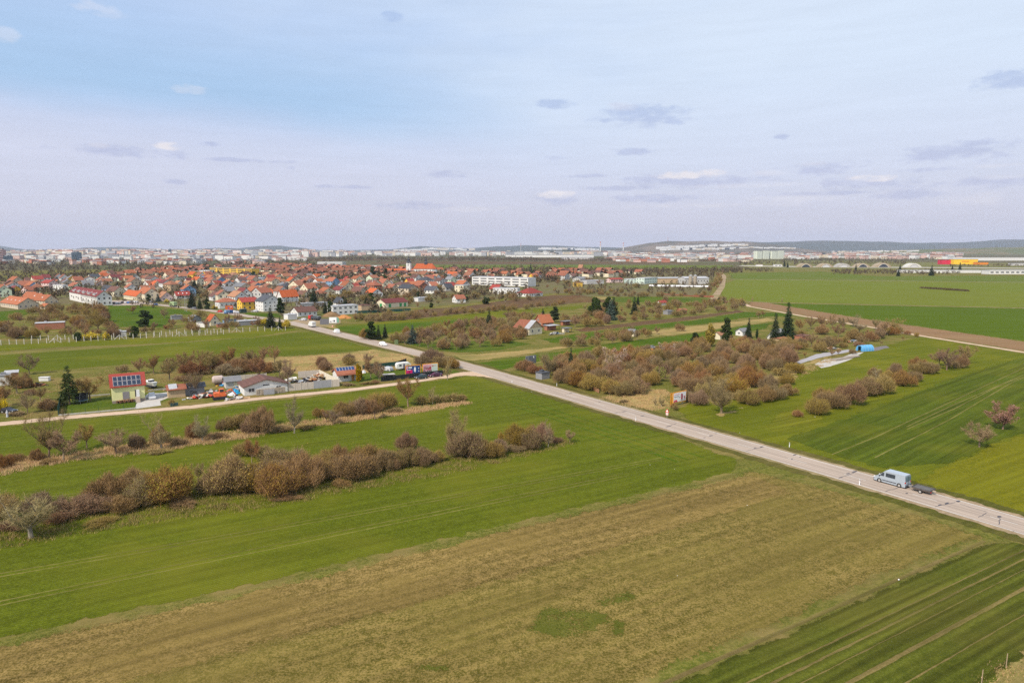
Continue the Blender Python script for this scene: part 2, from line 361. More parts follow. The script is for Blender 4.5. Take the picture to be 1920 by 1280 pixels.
def asphalt():
    m, nt, b = base_mat('road_asphalt'); P = pos(nt); a = math.radians(90+34.2)
    R = MAPP(nt, P, a); f = NOISE(nt, P, 2.2, 5, .7); st = NOISE(nt, MAPP(nt, P, a, (.03, 2.2, 1)), 1, 5, .65); big = NOISE(nt, P, .05, 3, .5)
    c = MIX(nt, RNG(nt, st, .36, .64), (.29, .228, .180), (.44, .352, .280))
    c = MIX(nt, M(nt, 'MULTIPLY', RNG(nt, f, .45, .75), .35), c, (.24, .195, .165))
    c = MIX(nt, M(nt, 'MULTIPLY', RNG(nt, big, .5, .7), .3), c, (.27, .225, .19))
    nt.links.new(c, b.inputs['Base Color']); b.inputs['Roughness'].default_value = .9
    return m
ASPH = asphalt()
# the terrain: one sheet to the horizon
gm = MB()
gm.add([(-21000,-900,0),(21000,-900,0),(21000,21000,0),(-21000,21000,0)], [(0,1,2,3)])
gr = gm.build('terrain', PLAIN); gr['kind'] = 'structure'
near = field('grassland', [(-900,720),(-200,540),(0,508),(600,500),(1360,503),(2300,505),(3200,760),(3200,1700),(-900,1700)], GARDEN, jit=0, soft=0)
# far strips
field('far_field', [(690,497),(940,496.5),(1180,497),(1390,497.5),(1385,503.5),(1150,503),(960,505),(700,503)], GREENF, jit=2)
field('far_field', [(300,484.5),(560,486),(900,484),(1400,487),(1400,490),(900,488),(560,489),(300,488)], SOILD, jit=6)
field('far_field', [(700,490),(1000,490.5),(1300,491),(1300,494),(1000,495),(690,494.5)], SOILD, jit=6)
field('far_field', [(1385,488),(1620,489),(1790,493),(2500,492),(2500,508),(1920,507),(1385,503)], crop('airfield_grass', (.19, .175, .055), (.25, .22, .08), (.16, .18, .04), ang=0, rowamt=0, fine=.4, big=.01), jit=2)
field('far_field', [(1380,497),(1500,499),(1920,502),(2500,503),(2500,505),(1920,503.8),(1500,501),(1380,499)], crop('runway_concrete', (.50,.46,.38), (.55,.50,.42), (.50,.45,.36), rowamt=0, fine=.4), jit=0)
field('far_field', [(0,520),(108,520.5),(108,526),(0,527),(-500,532),(-500,523)], GREENF)
field('far_field', [(-500,532),(0,527),(108,526),(250,522),(460,518),(460,521),(240,531),(130,536),(0,544),(-500,560)], SOIL)
# big fields at the right
field('crop_field', [(1362,512),(1540,509),(1650,518),(1750,517),(2500,516),(2500,537),(1920,529),(1400,523.5),(1360,523)], GREENF, .8)
field('crop_field', [(1360,523.6),(1400,524.1),(1920,529.7),(2500,537.6),(2500,587),(1920,577),(1440,566.5),(1395,564.5),(1348,562),(1352,540)], OLIVEF, .5)
field('crop_field', [(1436,568),(1920,578),(2500,588),(2500,715),(1920,640),(1617,597),(1500,578)], DEEPF, .5)
field('ploughed_field', [(1395,565),(1440,567.5),(1500,578),(1617,597),(1920,640),(2500,715),(2500,755),(1920,658),(1736,630),(1625,611),(1508,592),(1395,572)], SOIL, .5)
strip('field_path', [(1350,563),(1395,565),(1440,567.3),(1920,577.6),(2500,588)], 2.0, VERGE)
strip('field_path', [(1350,523.3),(1400,523.8),(1920,529.3),(2500,537)], 3.0, crop('pale_path', (.42,.42,.30), (.5,.48,.36), (.45,.45,.34), rowamt=0))
strip('dirt_path', [(1395,569),(1405,574.5),(1508,593),(1625,612),(1736,631),(1920,660.5),(2500,752)], lambda t: 3.2, TRACK, jit=.2)
strip('dirt_path', [(1336,566),(1338,561),(1346,549),(1353,538),(1356,526),(1358,518),(1352,512)], 6.5, VERGE, jit=.3)
# middle fields
field('fallow_field', [(690,604),(720,590),(790,580),(880,573),(960,561),(1040,553),(1110,553),(1118,565),(1060,571),(920,582),(760,600)], SOILD)
field('pale_field', [(1050,560),(1105,556),(1330,558),(1340,562),(1330,568),(1115,567)], GARDENG)
field('gravel_yard', [(1100,556),(1148,556.5),(1152,561),(1110,562)], STRAW)
field('straw_field', [(1220,539),(1330,539),(1332,551),(1310,553),(1225,549),(1190,543)], STRAW)
field('crop_field', [(1190,556),(1290,558),(1300,565),(1270,570),(1180,566)], GREEN2)
field('meadow', [(596,614),(700,605),(800,596),(920,584),(1105,571),(1112,576),(1000,588),(930,597),(860,606),(760,622),(690,634),(640,626)], MEADOW)
field('crop_field', [(600,617),(650,610),(780,604),(860,598),(900,596),(880,602),(800,612),(700,630),(650,627)], GREEN2)
field('ploughed_field', [(1070,618),(1200,602),(1300,592),(1392,580),(1400,584.5),(1290,601),(1180,613),(1080,624)], SOILD)
field('crop_field', [(1010,636),(1070,627),(1180,612),(1300,600),(1392,585),(1460,586),(1500,592),(1410,595),(1350,604),(1240,616),(1200,622),(1070,642),(1020,644)], GREEN2)
field('straw_field', [(1200,624),(1240,617),(1350,605),(1440,596),(1460,600),(1420,607),(1270,628),(1200,632)], STRAW)
field('crop_field', [(885,681),(960,670),(1060,657),(1150,642),(1300,625),(1400,609),(1460,604),(1440,616),(1330,636),(1200,654),(1110,665),(985,682),(960,690),(925,697)], GREEN2)
field('straw_field', [(840,664),(900,663),(960,658),(1090,645),(1060,654),(960,669),(885,677),(868,676)], STRAW)
field('orchard_grass', [(740,640),(820,640),(960,638),(1000,645),(940,657),(860,662),(800,655)], GARDENG)
field('straw_field', [(590,606),(640,604),(640,614),(620,618),(600,612)], STRAW)
# right of the road, near
field('meadow', [(1262,767),(1300,752),(1400,722),(1500,692),(1620,656),(1720,632),(1745,634),(1920,663),(2500,756),(2500,1175),(1920,968),(1600,880),(1300,797)], MEADOW)
field('young_crop_field', [(1470,822),(1530,800),(1640,760),(1800,702),(1920,668),(2500,735),(2500,900),(1920,815),(1790,870),(1660,880),(1560,855)], CROPR, .6)
field('flowering_meadow', [(1700,908),(1730,890),(1800,858),(1830,842),(1900,815),(2500,880),(2500,1172),(1920,966),(1800,932)], MEADY, .6)
field('flowering_meadow', [(1460,770),(1600,730),(1700,690),(1760,675),(1830,680),(1760,700),(1620,758),(1500,800),(1440,810)], crop('meadow_light', (.14,.155,.010), (.20,.20,.014), (.22,.20,.02), rowamt=0, fine=2.4), .8)
for a, b_ in (((1640,862),(1700,838)), ((1600,818),(1652,797))): pass
TL = crop('wheel_track_soil', (.20,.18,.045), (.27,.23,.07), (.21,.19,.045), rowamt=0)
for pts in ([(1700,791.6),(1780,755),(1854,720),(1920,690)], [(1700,800),(1790,758),(1870,724),(1920,702)], [(1700,805),(1790,766),(1880,720),(1920,706)], [(1700,828),(1780,787),(1892,720),(1960,690)], [(1560,852),(1640,820),(1700,791.6)], [(1640,858),(1700,828)]):
    strip('wheel_track', pts, .3, TL, jit=.06)
field('straw_field', [(1120,748),(1160,738),(1200,730),(1255,728),(1262,767),(1228,771),(1170,762)], STRAW, .6)
field('straw_field', [(1330,780),(1352,772),(1400,761),(1396,767),(1370,776),(1345,784)], STRAW, .5)
field('straw_field', [(1300,716),(1450,700),(1530,672),(1560,666),(1500,700),(1420,726),(1330,745),(1290,742)], STRAW, .6)
# left of the road
field('meadow', [(-500,668),(0,646),(200,637),(400,628),(545,611),(566,618),(480,632),(250,650),(0,666),(-500,695)], MEADOW, .4)
DBAND = crop('dry_band_grass', (.17,.155,.035), (.30,.235,.08), (.16,.17,.03), rowamt=0, fine=2.6, big=.07)
field('dry_band', [(-500,690),(0,658),(120,650),(300,643),(440,633),(440,636),(300,649),(120,660),(0,668),(-500,704)], DBAND, .5)
field('wheat_field', [(-500,700),(0,665),(250,649),(480,632),(580,620),(640,636),(705,654),(640,661),(520,669),(420,668),(250,683),(0,702),(-500,735)], GREEN, .4)
field('straw_field', [(470,673),(520,670),(640,662),(700,654.5),(752,661),(815,670),(840,692),(700,703),(640,700),(540,702),(480,690)], STRAW, .5)
field('garden_plots', [(-500,738),(0,703),(250,684),(430,669),(480,690),(540,702),(700,703),(850,688),(870,698),(660,727),(480,746),(360,761),(110,783),(0,791),(-500,842)], GARDEN, .4)
field('green_lawn', [(112,781),(118,752),(210,741),(300,733),(370,735),(330,750),(262,760),(250,768)], GARDENG, .3)
field('green_lawn', [(640,722),(655,708),(700,694),(780,690),(860,690),(866,698),(780,708),(700,716)], GARDENG, .3)
field('village_ground', [(-500,560),(0,530),(70,526),(140,521),(250,507),(350,501),(560,498),(700,502),(790,505),(1000,509),(1215,507),(1350,508),(1335,530),(1340,555),(1100,556),(1045,550),(960,556),(880,570),(780,576),(690,585),(620,598),(560,600),(500,600),(440,592),(330,572),(210,562),(60,580),(0,584),(-500,620)], crop('village_ground', (.085,.075,.035), (.185,.145,.075), (.12,.13,.03), rowamt=0, streak=.1, fine=.7, big=.03, k=1), .5)
field('village_green', [(195,572),(262,572),(350,581),(372,590),(320,590),(332,606),(318,616),(240,614),(204,612),(194,600)], GREEN2, .3)
field('village_green', [(-300,605),(0,584),(60,579),(70,584),(40,594),(0,606),(-300,625)], GREEN2, .3)
field('village_green', [(450,585),(530,588),(540,596),(478,594),(455,589)], GREEN2, .3)
field('wheat_field', [(-600,862),(0,799),(360,768),(660,734),(830,710),(868,704),(885,703),(960,724),(1220,801),(1388,862),(1385,876),(1378,888),(1000,973),(500,1094),(0,1201),(-600,1330)], GREEN, .45)
field('dry_grass_field', [(-600,1334),(0,1203),(500,1096),(1000,975),(1378,890),(1392,874),(1560,914),(1800,984),(1880,1008),(1840,1018),(1540,1148),(1240,1282),(700,1530),(-600,1800)], DRYG, .5, soft=2.6)
field('brown_grass_band', [(-600,1334),(0,1203),(500,1096),(1000,975),(1378,890),(1440,893),(1500,928),(1210,1018),(830,1130),(500,1216),(-100,1390),(-600,1560)], DRYB, .5, soft=2.2)
LUSH = crop('lush_grass_patch', (.060,.075,.008), (.165,.150,.030), (.085,.095,.013), rowamt=0, fine=4, big=.2, streak=.05, k=.9)
def ellipse(x, y, a, b, t=0.0):
    r = random.Random(int(x)); c_, s_ = math.cos(t), math.sin(t); o = []
    for i in range(22):
        q = 2*PI*i/22; k = r.uniform(.86, 1.1); u, v = a*k*math.cos(q), b*k*math.sin(q); o.append((x+u*c_-v*s_, y+u*s_+v*c_))
    return o
field('green_patch', ellipse(1068,1168,100,42), LUSH, .3, step=5, soft=2.2, core=.66); field('green_patch', ellipse(1158,1124,54,24,-.1), LUSH, .3, step=5, soft=1.6, core=.62); field('green_patch', ellipse(1160,1178,32,24), LUSH, .3, step=5, soft=1.4, core=.6); field('green_patch', ellipse(815,1252,60,16), LUSH, .3, step=5, soft=1.2, core=.5)
field('striped_crop_field', [(700,1534),(1240,1285),(1540,1150),(1840,1017),(1900,1012),(2600,1250),(2600,2200),(700,2200)], DARKROW, .3)
BARE = crop('bare_seed_row', (.20,.155,.05), (.29,.215,.08), (.15,.14,.03), rowamt=0, fine=3)
for x0, y0, w in ((1236,1285,.6), (1390,1285,.2), (1470,1270,.28), (1760,1190,.5), (1500,1282,.12), (1700,1280,.15)):
    x1, y1 = x0+(3100-x0)*.33, y0+(467-y0)*.33
    if x0 == 1236: x1, y1 = 1846, 1014
    strip('bare_row', [(x0-(3100-x0)*.2, y0+(y0-467)*.2), (x0, y0), (x1, y1)], w, BARE, jit=.05)
field('straw_field', [(1840,1285),(1855,1250),(1920,1215),(2200,1130),(2600,1500),(1800,1500)], STRAW, .6, step=4)
# wheel tracks across the wheat
for pts in ([(-300,1188),(0,1127),(480,1028),(960,930),(1180,886)], [(-300,1196),(0,1134.5),(480,1035),(960,936),(1180,891)], [(-300,1132),(0,1075),(480,993),(960,908),(1240,858)], [(-300,1138),(0,1081),(480,998.5),(960,913),(1240,862)], [(0,829),(420,789),(700,760)], [(0,943),(300,905),(640,860)]):
    strip('wheel_track', pts, .19, TL, jit=.06)
for pts in ([(958,752),(1100,797),(1200,829),(1290,862)], [(958,760),(1100,806),(1200,838),(1270,866)], [(960,744),(1110,791),(1230,829),(1320,858)], [(1060,812),(1180,836),(1260,862)]):
    strip('wheel_track', pts, .5, GREEN2, jit=.1)
field('straw_field', [(-60,900),(0,868),(60,861),(150,848),(260,833),(400,815),(520,799),(640,785),(780,767),(880,753),(878,757),(780,774),(640,791),(520,809),(400,828),(260,848),(120,864),(0,887),(-60,910)], STRAW, .4)
# verges and the road
RD = [(3000,1318),(2100,1041),(1920,987),(1600,894),(1220,786),(880,688),(790,664),(717,646.3),(640,627.5),(580,613),(540,604),(500,597.5),(460,592),(400,583),(340,576),(280,569.5),(230,564)]
strip('road_verge', [(2100,1041),(1920,987),(1600,894),(1220,786),(880,688),(790,664),(717,646.3),(640,627.5),(580,613),(540,604)], 14.0, VERGEG, jit=.5)
strip('gravel_shoulder', RD[:11], 9.4, VERGE, jit=.4)
field('track_mouth', [(800,710),(860,698.5),(905,695),(940,708),(960,716),(905,706),(870,704.5),(830,710)], TRACK, .3, soft=.3)
strip('dirt_track', [(-600,856),(0,795),(110,784),(360,763),(480,748),(660,730.5),(750,719),(830,706.5),(880,700)], lambda t: 4.0, TRACK, jit=.25)
field('yard_apron', [(540,604),(560,598),(640,600),(640,606),(612,613),(590,613),(560,606)], VERGE, .3, soft=.4)
field('concrete_drive', [(252,767),(256,757),(268,746),(278,738),(300,737),(316,735),(320,744),(300,752),(302,760)], CONC, .05)
field('car_park', [(208,563),(240,563),(268,568),(262,572),(212,573)], ASPH, .1)
strip('road', RD, 7.3, ASPH)
PAINT = plain('worn_road_paint', (.58, .56, .52), .8, .3, 2)
TAR = plain('tar_patch', (.075, .07, .08), .8, .2, 2)
zr = ZL[0]+.004
def roadline(off, w, dash=None, name='road_marking'):
    P = dens(RD[1:12], 6, 0, closed=False); mb = MB(); acc = 0
    for i in range(len(P)-1):
        a, b = P[i], P[i+1]; d = (b-a).normalized(); nrm = Vector((-d.y, d.x, 0))
        seg = (b-a).length; k = max(1, int(seg/1.5))
        for j in range(k):
            s = acc+seg*j/k
            if dash and (s % (dash[0]+dash[1])) > dash[0]: continue
            p = a+(b-a)*(j/k); q = a+(b-a)*((j+1)/k)
            vs = [p+nrm*(off-w/2), q+nrm*(off-w/2), q+nrm*(off+w/2), p+nrm*(off+w/2)]
            mb.add([(v.x, v.y, zr) for v in vs], [(0,1,2,3)])
        acc += seg
    o = mb.build(name, PAINT); o['kind'] = 'structure'
roadline(3.35, .16); roadline(-3.35, .16); roadline(0, .13, (4, 8))
tr = MB(); r_ = random.Random(5)
def roadpatch(x, y, L, W, ang):
    p = G(x, y); n = 9; vs = []
    for i in range(n):
        t = 2*PI*i/n; q = Vector((math.cos(t)*L/2*r_.uniform(.7, 1.1), math.sin(t)*W/2*r_.uniform(.7, 1.1))); c, s = math.cos(ang), math.sin(ang)
        vs.append((p.x+q.x*c-q.y*s, p.y+q.x*s+q.y*c, zr+.006))
    tr.add(vs, [tuple(range(n))])
def crack(pts, w=.12):
    P = [G(*q) for q in pts]
    for a, b in zip(P, P[1:]):
        k = 5; prev = a
        for j in range(1, k+1):
            q = a+(b-a)*(j/k)+Vector((r_.uniform(-.12,.12), r_.uniform(-.12,.12), 0))
            d = (q-prev).normalized(); nr = Vector((-d.y, d.x, 0))*w/2
            tr.add([(v.x, v.y, zr+.003) for v in (prev-nr, q-nr, q+nr, prev+nr)], [(0,1,2,3)]); prev = q
crossA = math.radians(34)
for x, y, L, W in ((1874,969,1.1,.6),(1796,940,1.3,.6),(1775,944,1.6,.5),(1762,947,1.2,.4),(1602,884.5,1.8,.5),(1590,888,1.2,.45),(1577,895,1.2,.35),(1490,853,1.4,.5),(1485,861,.8,.3),(1428,838,1.4,.4),(1416,840,1.0,.35),(1342,813,1.0,.3),(1333,817,1.6,.5),(1321,821,.8,.3),(1254,799,1.6,.3),(1205,780,1.8,.5),(1170,772,1.8,.5),(1156,774,1.2,.35),(1124,754,1.0,.35),(1070,737,1.4,.4),(1031,731,1.1,.35),(950,706,1.2,.4),(1700,925,.8,.4),(1500,857,.7,.3)):
    roadpatch(x, y, L, W, crossA)
for pts in ([(1753,950),(1790,942)], [(1874,972),(1873,983)], [(1834,970),(1850,962)], [(1660,922),(1688,914)], [(1572,897),(1605,885)], [(1398,846),(1432,838)], [(1248,802),(1268,794)], [(1150,775),(1175,771)], [(1280,800),(1330,812)], [(1800,945),(1850,960)], [(1060,740),(1080,736)]): crack(pts)
o = tr.build('road_repairs', TAR); o['kind'] = 'structure'
# ================================================================== VEGETATION
OZ = ZL[0]      # things stand on the uppermost sheet
RZ = zr
BARK = plain('bark', (.24, .17, .115), .95, .35, 3, objvar=1)
BARKG = plain('bark_pale', (.26, .225, .17), .95, .3, 3)
TW = dict(
 brown=foliage('twigs_brown', (0.243, 0.159, 0.062), (0.296, 0.204, 0.077)),
 red=foliage('twigs_reddish', (0.256, 0.139, 0.067), (0.296, 0.170, 0.075)),
 purple=foliage('twigs_purple', (0.243, 0.153, 0.077), (0.290, 0.190, 0.095)),
 grey=foliage('twigs_grey', (0.283, 0.217, 0.100), (0.337, 0.265, 0.125)),
 orange=foliage('twigs_budding', (0.275, 0.172, 0.058), (0.315, 0.208, 0.070)),
 olive=foliage('twigs_olive', (0.249, 0.190, 0.042), (0.296, 0.237, 0.055)))
LF = dict(
 brown=foliage('buds_brown', (0.283, 0.183, 0.065), (0.337, 0.224, 0.075)), red=foliage('buds_red', (0.269, 0.136, 0.060), (0.310, 0.170, 0.070)),
 purple=foliage('buds_purple', (0.256, 0.163, 0.085), (0.310, 0.204, 0.105)), grey=foliage('buds_grey', (0.283, 0.237, 0.100), (0.337, 0.271, 0.120)),
 orange=foliage('buds_orange', (0.350, 0.210, 0.045), (0.377, 0.251, 0.055)), olive=foliage('buds_green', (0.269, 0.244, 0.037), (0.323, 0.285, 0.050)),
 pink=foliage('blossom_pink', (.24, .12, .105), (.33, .17, .15), .3), white=foliage('blossom_white', (.52, .38, .34), (.66, .52, .48), .3),
 magenta=foliage('blossom_dark_pink', (.28, .10, .11), (.36, .13, .14), .3),
 yellow=foliage('blossom_yellow', (.80, .58, .015), (.88, .68, .03), .2), lime=foliage('leaf_lime', (.30, .33, .04), (.38, .38, .06), .3))
CON = dict(spruce=foliage('needles_spruce', (.022, .038, .016), (.042, .060, .022)), blue=foliage('needles_blue', (.045, .072, .058), (.075, .10, .08)),
           pine=foliage('needles_pine', (.028, .046, .014), (.055, .075, .022)), thuja=foliage('thuja_green', (.030, .050, .014), (.055, .080, .020)),
           gold=foliage('thuja_golden', (.20, .13, .012), (.30, .19, .02)), evergreen=foliage('evergreen_leaf', (.030, .048, .012), (.060, .085, .022)))
def sliv(arrs, name, mats):
    """arrs: list of (N,3,3) triangle arrays, one per material"""
    T = np.concatenate(arrs); n = len(T)
    me = bpy.data.meshes.new(name)
    me.vertices.add(3*n); me.vertices.foreach_set('co', T.reshape(-1).astype(np.float32))
    me.loops.add(3*n); me.loops.foreach_set('vertex_index', np.arange(3*n, dtype=np.int32))
    me.polygons.add(n); me.polygons.foreach_set('loop_start', np.arange(0, 3*n, 3, dtype=np.int32)); me.polygons.foreach_set('loop_total', np.full(n, 3, dtype=np.int32))
    for m in mats: me.materials.append(m)
    me.polygons.foreach_set('material_index', np.concatenate([np.full(len(a), i, dtype=np.int32) for i, a in enumerate(arrs)]))
    me.update(calc_edges=True); return me
def nrm(a): return a/np.maximum(np.linalg.norm(a, axis=-1, keepdims=True), 1e-6)
def twigs(R, base, dirs, ln, w):
    """long thin triangles from base along dirs"""
    n = len(base); d = nrm(dirs); r = nrm(R.normal(size=(n, 3))); s = nrm(np.cross(d, r))*np.asarray(w).reshape(-1, 1)/2
    tip = base+d*np.asarray(ln).reshape(-1, 1)+R.normal(size=(n, 3))*.05
    return np.stack([base-s, base+s, tip], 1)
def leaves(R, c, size):
    n = len(c); a = nrm(R.normal(size=(n, 3))); b = nrm(np.cross(a, R.normal(size=(n, 3)))); s = (size*R.uniform(.6, 1.3, n)).reshape(-1, 1)
    return np.stack([c-a*s-b*s*.5, c+a*s-b*s*.4, c+b*s], 1)
class Tree: pass
def bare_tree(seed, H=6.0, W=6.0, trunk=.28, kind='brown', leafkind=None, nleaf=500, dens_=1.0, up=.35, tw=.045, nb=7, bark=None, col=0):
    R = np.random.default_rng(seed); rr = random.Random(seed)
    mb = MB(); th = H*trunk; lean = Vector((rr.uniform(-.12,.12), rr.uniform(-.12,.12), 1)).normalized()
    top = lean*th; r0 = .035*H*.75
    mb.tube((0,0,-.25), (0,0,.12), r0*1.35, r0*1.05, 7); mb.tube((0,0,.12), top, r0*1.05, r0*.78, 7)
    br = MB(); tips = []
    for i in range(nb):
        a = 2*PI*i/nb+rr.uniform(-.35,.35); e = rr.uniform(.15, .95) if i else 1.35
        d = Vector((math.cos(a)*math.cos(e), math.sin(a)*math.cos(e), math.sin(e))); p = top.copy()*rr.uniform(.82, 1.0); r = r0*.5; L = (W*.5 if e < .7 else H*(1-trunk))*rr.uniform(.75, 1.05)
        pts = [p.copy()]; k = 5
        for j in range(k):
            d = (d+Vector((rr.uniform(-.3,.3), rr.uniform(-.3,.3), rr.uniform(-.12,.3)+up*.3))).normalized(); q = p+d*L/k; r2 = r*.74
            (br if j else mb).tube(p, q, r, r2, 5, cap=False)
            for s in range(2 if j else 1):
                dd = (d*.6+Vector((rr.uniform(-1,1), rr.uniform(-1,1), rr.uniform(-.3,1)))).normalized(); ll = L*rr.uniform(.22,.42)*(1.15-j*.12); m = q.copy(); rq = r2*.5
                for t in range(3):
                    dd = (dd+Vector((rr.uniform(-.35,.35), rr.uniform(-.35,.35), rr.uniform(-.1,.4)))).normalized(); m2 = m+dd*ll/3
                    br.tube(m, m2, rq, rq*.65, 3, cap=False); rq *= .65; tips.append((m2.copy(), dd.copy(), ll)); m = m2
            p, r = q, r2; tips.append((q.copy(), d.copy(), L*.25))
    P = np.array([t[0] for t in tips]); D = np.array([t[1] for t in tips]); n = int(14*dens_)
    B = np.repeat(P, n, 0); DD = np.repeat(D, n, 0)*.55+R.normal(size=(len(P)*n, 3))*.75; DD[:, 2] += up
    B = B+R.normal(size=B.shape)*.05*W/6; ln = R.uniform(.35, 1.0, len(B))*H/7
    T = twigs(R, B, DD, ln, R.uniform(.6, 1.2, len(B))*tw)
    E = B+nrm(DD)*(ln*.6)[:, None]; T2 = twigs(R, E, DD+R.normal(size=DD.shape)*.8, ln*.7, tw*.7*np.ones(len(B)))
    arrs = [np.concatenate([T, T2])]; mats = [TW[kind]]
    if nleaf:
        idx = R.integers(0, len(E), nleaf); cl = E[idx]+R.normal(size=(nleaf, 3))*.12
        arrs.append(leaves(R, cl, .085)); mats.append(LF[leafkind or kind])
    # limbs as triangles in the crown mesh
    V = np.array(br.v); tri = []
    for f in br.f: tri.append([V[f[0]], V[f[1]], V[f[2]]]); tri.append([V[f[0]], V[f[2]], V[f[3]]])
    arrs.append(np.array(tri)); mats.append(bark or BARK)
    t = Tree(); t.trunk = mb.mesh('trunk', bark or BARK); t.crown = sliv(arrs, 'crown', mats); t.H = H; t.W = W
    return t
def shrub(seed, H=3.5, W=5.0, kind='brown', leafkind=None, leaf=.35, n=9000, lumps=8, tw=.045, stems=True, flat=1.0):
    R = np.random.default_rng(seed); rr = random.Random(seed); L = []; lumps = lumps*2+2
    for i in range(lumps):
        a = rr.uniform(0, 2*PI); q = W*.38*math.sqrt(rr.uniform(0, 1))*(1 if i else 0); h = H*rr.uniform(.6, 1.05)*(1-(q/(W*.5))**2*.55)
        L.append((math.cos(a)*q, math.sin(a)*q, h*.55, W*rr.uniform(.11, .19), W*rr.uniform(.11, .19), h*.46))
    L = np.array(L); pr = L[:, 3]*L[:, 4]*L[:, 5]; idx = R.choice(lumps, n, p=pr/pr.sum()); l = L[idx]
    u = nrm(R.normal(size=(n, 3))); u[:, 2] = np.where(u[:, 2] < -.75, -u[:, 2], u[:, 2]); rad = R.uniform(.1, 1.15, n)**.6
    c = l[:, :3]+u*l[:, 3:6]*rad[:, None]*R.uniform(.85, 1.08, n)[:, None]; c[:, 2] = np.maximum(c[:, 2], .1)
    d = c-np.stack([l[:, 0]*.6, l[:, 1]*.6, np.zeros(n)], 1); d = nrm(d)+R.normal(size=(n, 3))*.42; d[:, 2] += .25
    ln = R.uniform(.3, .8, n)*H/4+.12; ln = np.where(R.uniform(size=n) < .12, ln*2.4, ln)
    arrs = [twigs(R, c-nrm(d)*ln[:, None]*.4, d, ln, R.uniform(.5, 1.3, n)*tw)]; mats = [TW[kind]]
    k = int(n*leaf)
    if k:
        i2 = R.integers(0, n, k); arrs.append(leaves(R, c[i2]+nrm(d)[i2]*ln[i2, None]*.5, .055)); mats.append(LF[leafkind or kind])
    mb = MB()
    for i in range(9):
        a = rr.uniform(0, 2*PI); q = L[i % lumps]; mb.tube((math.cos(a)*.3, math.sin(a)*.3, -.2), (q[0]+rr.uniform(-.5,.5), q[1]+rr.uniform(-.5,.5), q[2]+.3*H), .05, .015, 4)
    t = Tree(); t.trunk = mb.mesh('stems', BARK); t.crown = sliv(arrs, 'crown', mats); t.H = H; t.W = W
    return t
def conifer(seed, H=10, W=4.5, kind='spruce', open_=.0, taper=1.0, n=46, base=.08):
    R = np.random.default_rng(seed); rr = random.Random(seed); mb = MB(); mb.tube((0,0,-.2), (0,0,H*.96), .02*H, .02, 6); A = []
    whorls = int(H*2.6)
    for j in range(whorls):
        t = j/(whorls-1); z = H*(base+(1-base)*t); rad = W/2*((1-t)**taper*.95+.05)*rr.uniform(.82, 1.1)
        nb = max(5, int(11*(1-t)+4))
        for b in range(nb):
            if rr.random() < open_*.6: continue
            a = 2*PI*b/nb+rr.uniform(-.4,.4); L = rad*rr.uniform(.7, 1.12); dr = -.28-.2*(1-t)
            k = max(4, int(n*L/W*1.2)); s = R.uniform(.12, 1, k); x = np.cos(a)*L*s; y = np.sin(a)*L*s; zz = z+L*s*dr*(s*.9)+.25*L*s*(s > .8)*.4
            c = np.stack([x, y, zz], 1)+R.normal(size=(k, 3))*np.array([.10, .10, .05])
            d = np.stack([np.cos(a)*np.ones(k), np.sin(a)*np.ones(k), -.45*np.ones(k)], 1)+R.normal(size=(k, 3))*.55
            A.append(twigs(R, c, d, R.uniform(.35, .75, k)*W/4.5, R.uniform(.12, .26, k)*W/4.5))
    t = Tree(); t.trunk = mb.mesh('trunk', BARK); t.crown = sliv([np.concatenate(A)], 'crown', [CON[kind]]); t.H = H; t.W = W
    return t
def blob_tree(seed, H=8, W=5, kind='pine', lumps=14, n=7000, trunk=.25, column=False, size=.17, mat=None):
    R = np.random.default_rng(seed); rr = random.Random(seed); mb = MB(); mb.tube((0,0,-.2), (0,0,H*.7), .022*H, .012*H, 6); L = []
    for i in range(lumps):
        t = (i+.5)/lumps; a = rr.uniform(0, 2*PI)
        if column: z = H*(.1+.82*t); q = W*.1; rx = W*.36*math.sin(PI*min(.97, .22+t*.75))**.6; rz = H*.13
        else: z = H*(trunk+(1-trunk)*t*.95); q = W*.33*rr.uniform(.3, 1)*math.sin(PI*(.15+.8*t)); rx = W*rr.uniform(.17, .27)*(1.1-.4*t); rz = rx*.62
        L.append((math.cos(a)*q, math.sin(a)*q, z, rx, rx, rz)); mb.tube((0,0,z*.8), (math.cos(a)*q, math.sin(a)*q, z), .006*H, .01, 4)
    L = np.array(L); pr = L[:, 3]**2; idx = R.choice(lumps, n, p=pr/pr.sum()); l = L[idx]; u = nrm(R.normal(size=(n, 3)))
    c = l[:, :3]+u*l[:, 3:6]*(R.uniform(.3, 1, n)**.4)[:, None]
    arr = leaves(R, c, size)
    t = Tree(); t.trunk = mb.mesh('trunk', BARK); t.crown = sliv([arr], 'crown', [mat or CON[kind]]); t.H = H; t.W = W
    return t
P = {}
P['fruit'] = [bare_tree(11, 5.5, 7.0, .26, 'purple', None, 200, .75, .25), bare_tree(12, 5.8, 6.2, .28, 'brown', None, 200, .75), bare_tree(13, 6.2, 7.2, .25, 'purple', None, 200, .8, .3), bare_tree(14, 5.2, 6.0, .3, 'red', None, 200, .8)]
P['tall'] = [bare_tree(21, 9, 6.5, .22, 'grey', 'brown', 250, .55, .5, nb=9, bark=BARKG), bare_tree(22, 9.5, 7, .2, 'brown', None, 350, .75, .5, nb=9), bare_tree(23, 8.5, 6.5, .2, 'brown', 'orange', 600, .8, .45, nb=9)]
P['pale'] = [bare_tree(31, 7.5, 5.5, .15, 'grey', None, 150, .55, .7, tw=.04, nb=8, bark=BARKG), bare_tree(32, 7, 6, .18, 'grey', None, 200, .7, .5, tw=.04, nb=8, bark=BARKG)]
P['shrub'] = [shrub(41, 4.2, 6.5, 'brown'), shrub(42, 4.5, 6.0, 'brown', 'orange', .5), shrub(43, 4.0, 6.5, 'purple', 'brown', .3)]
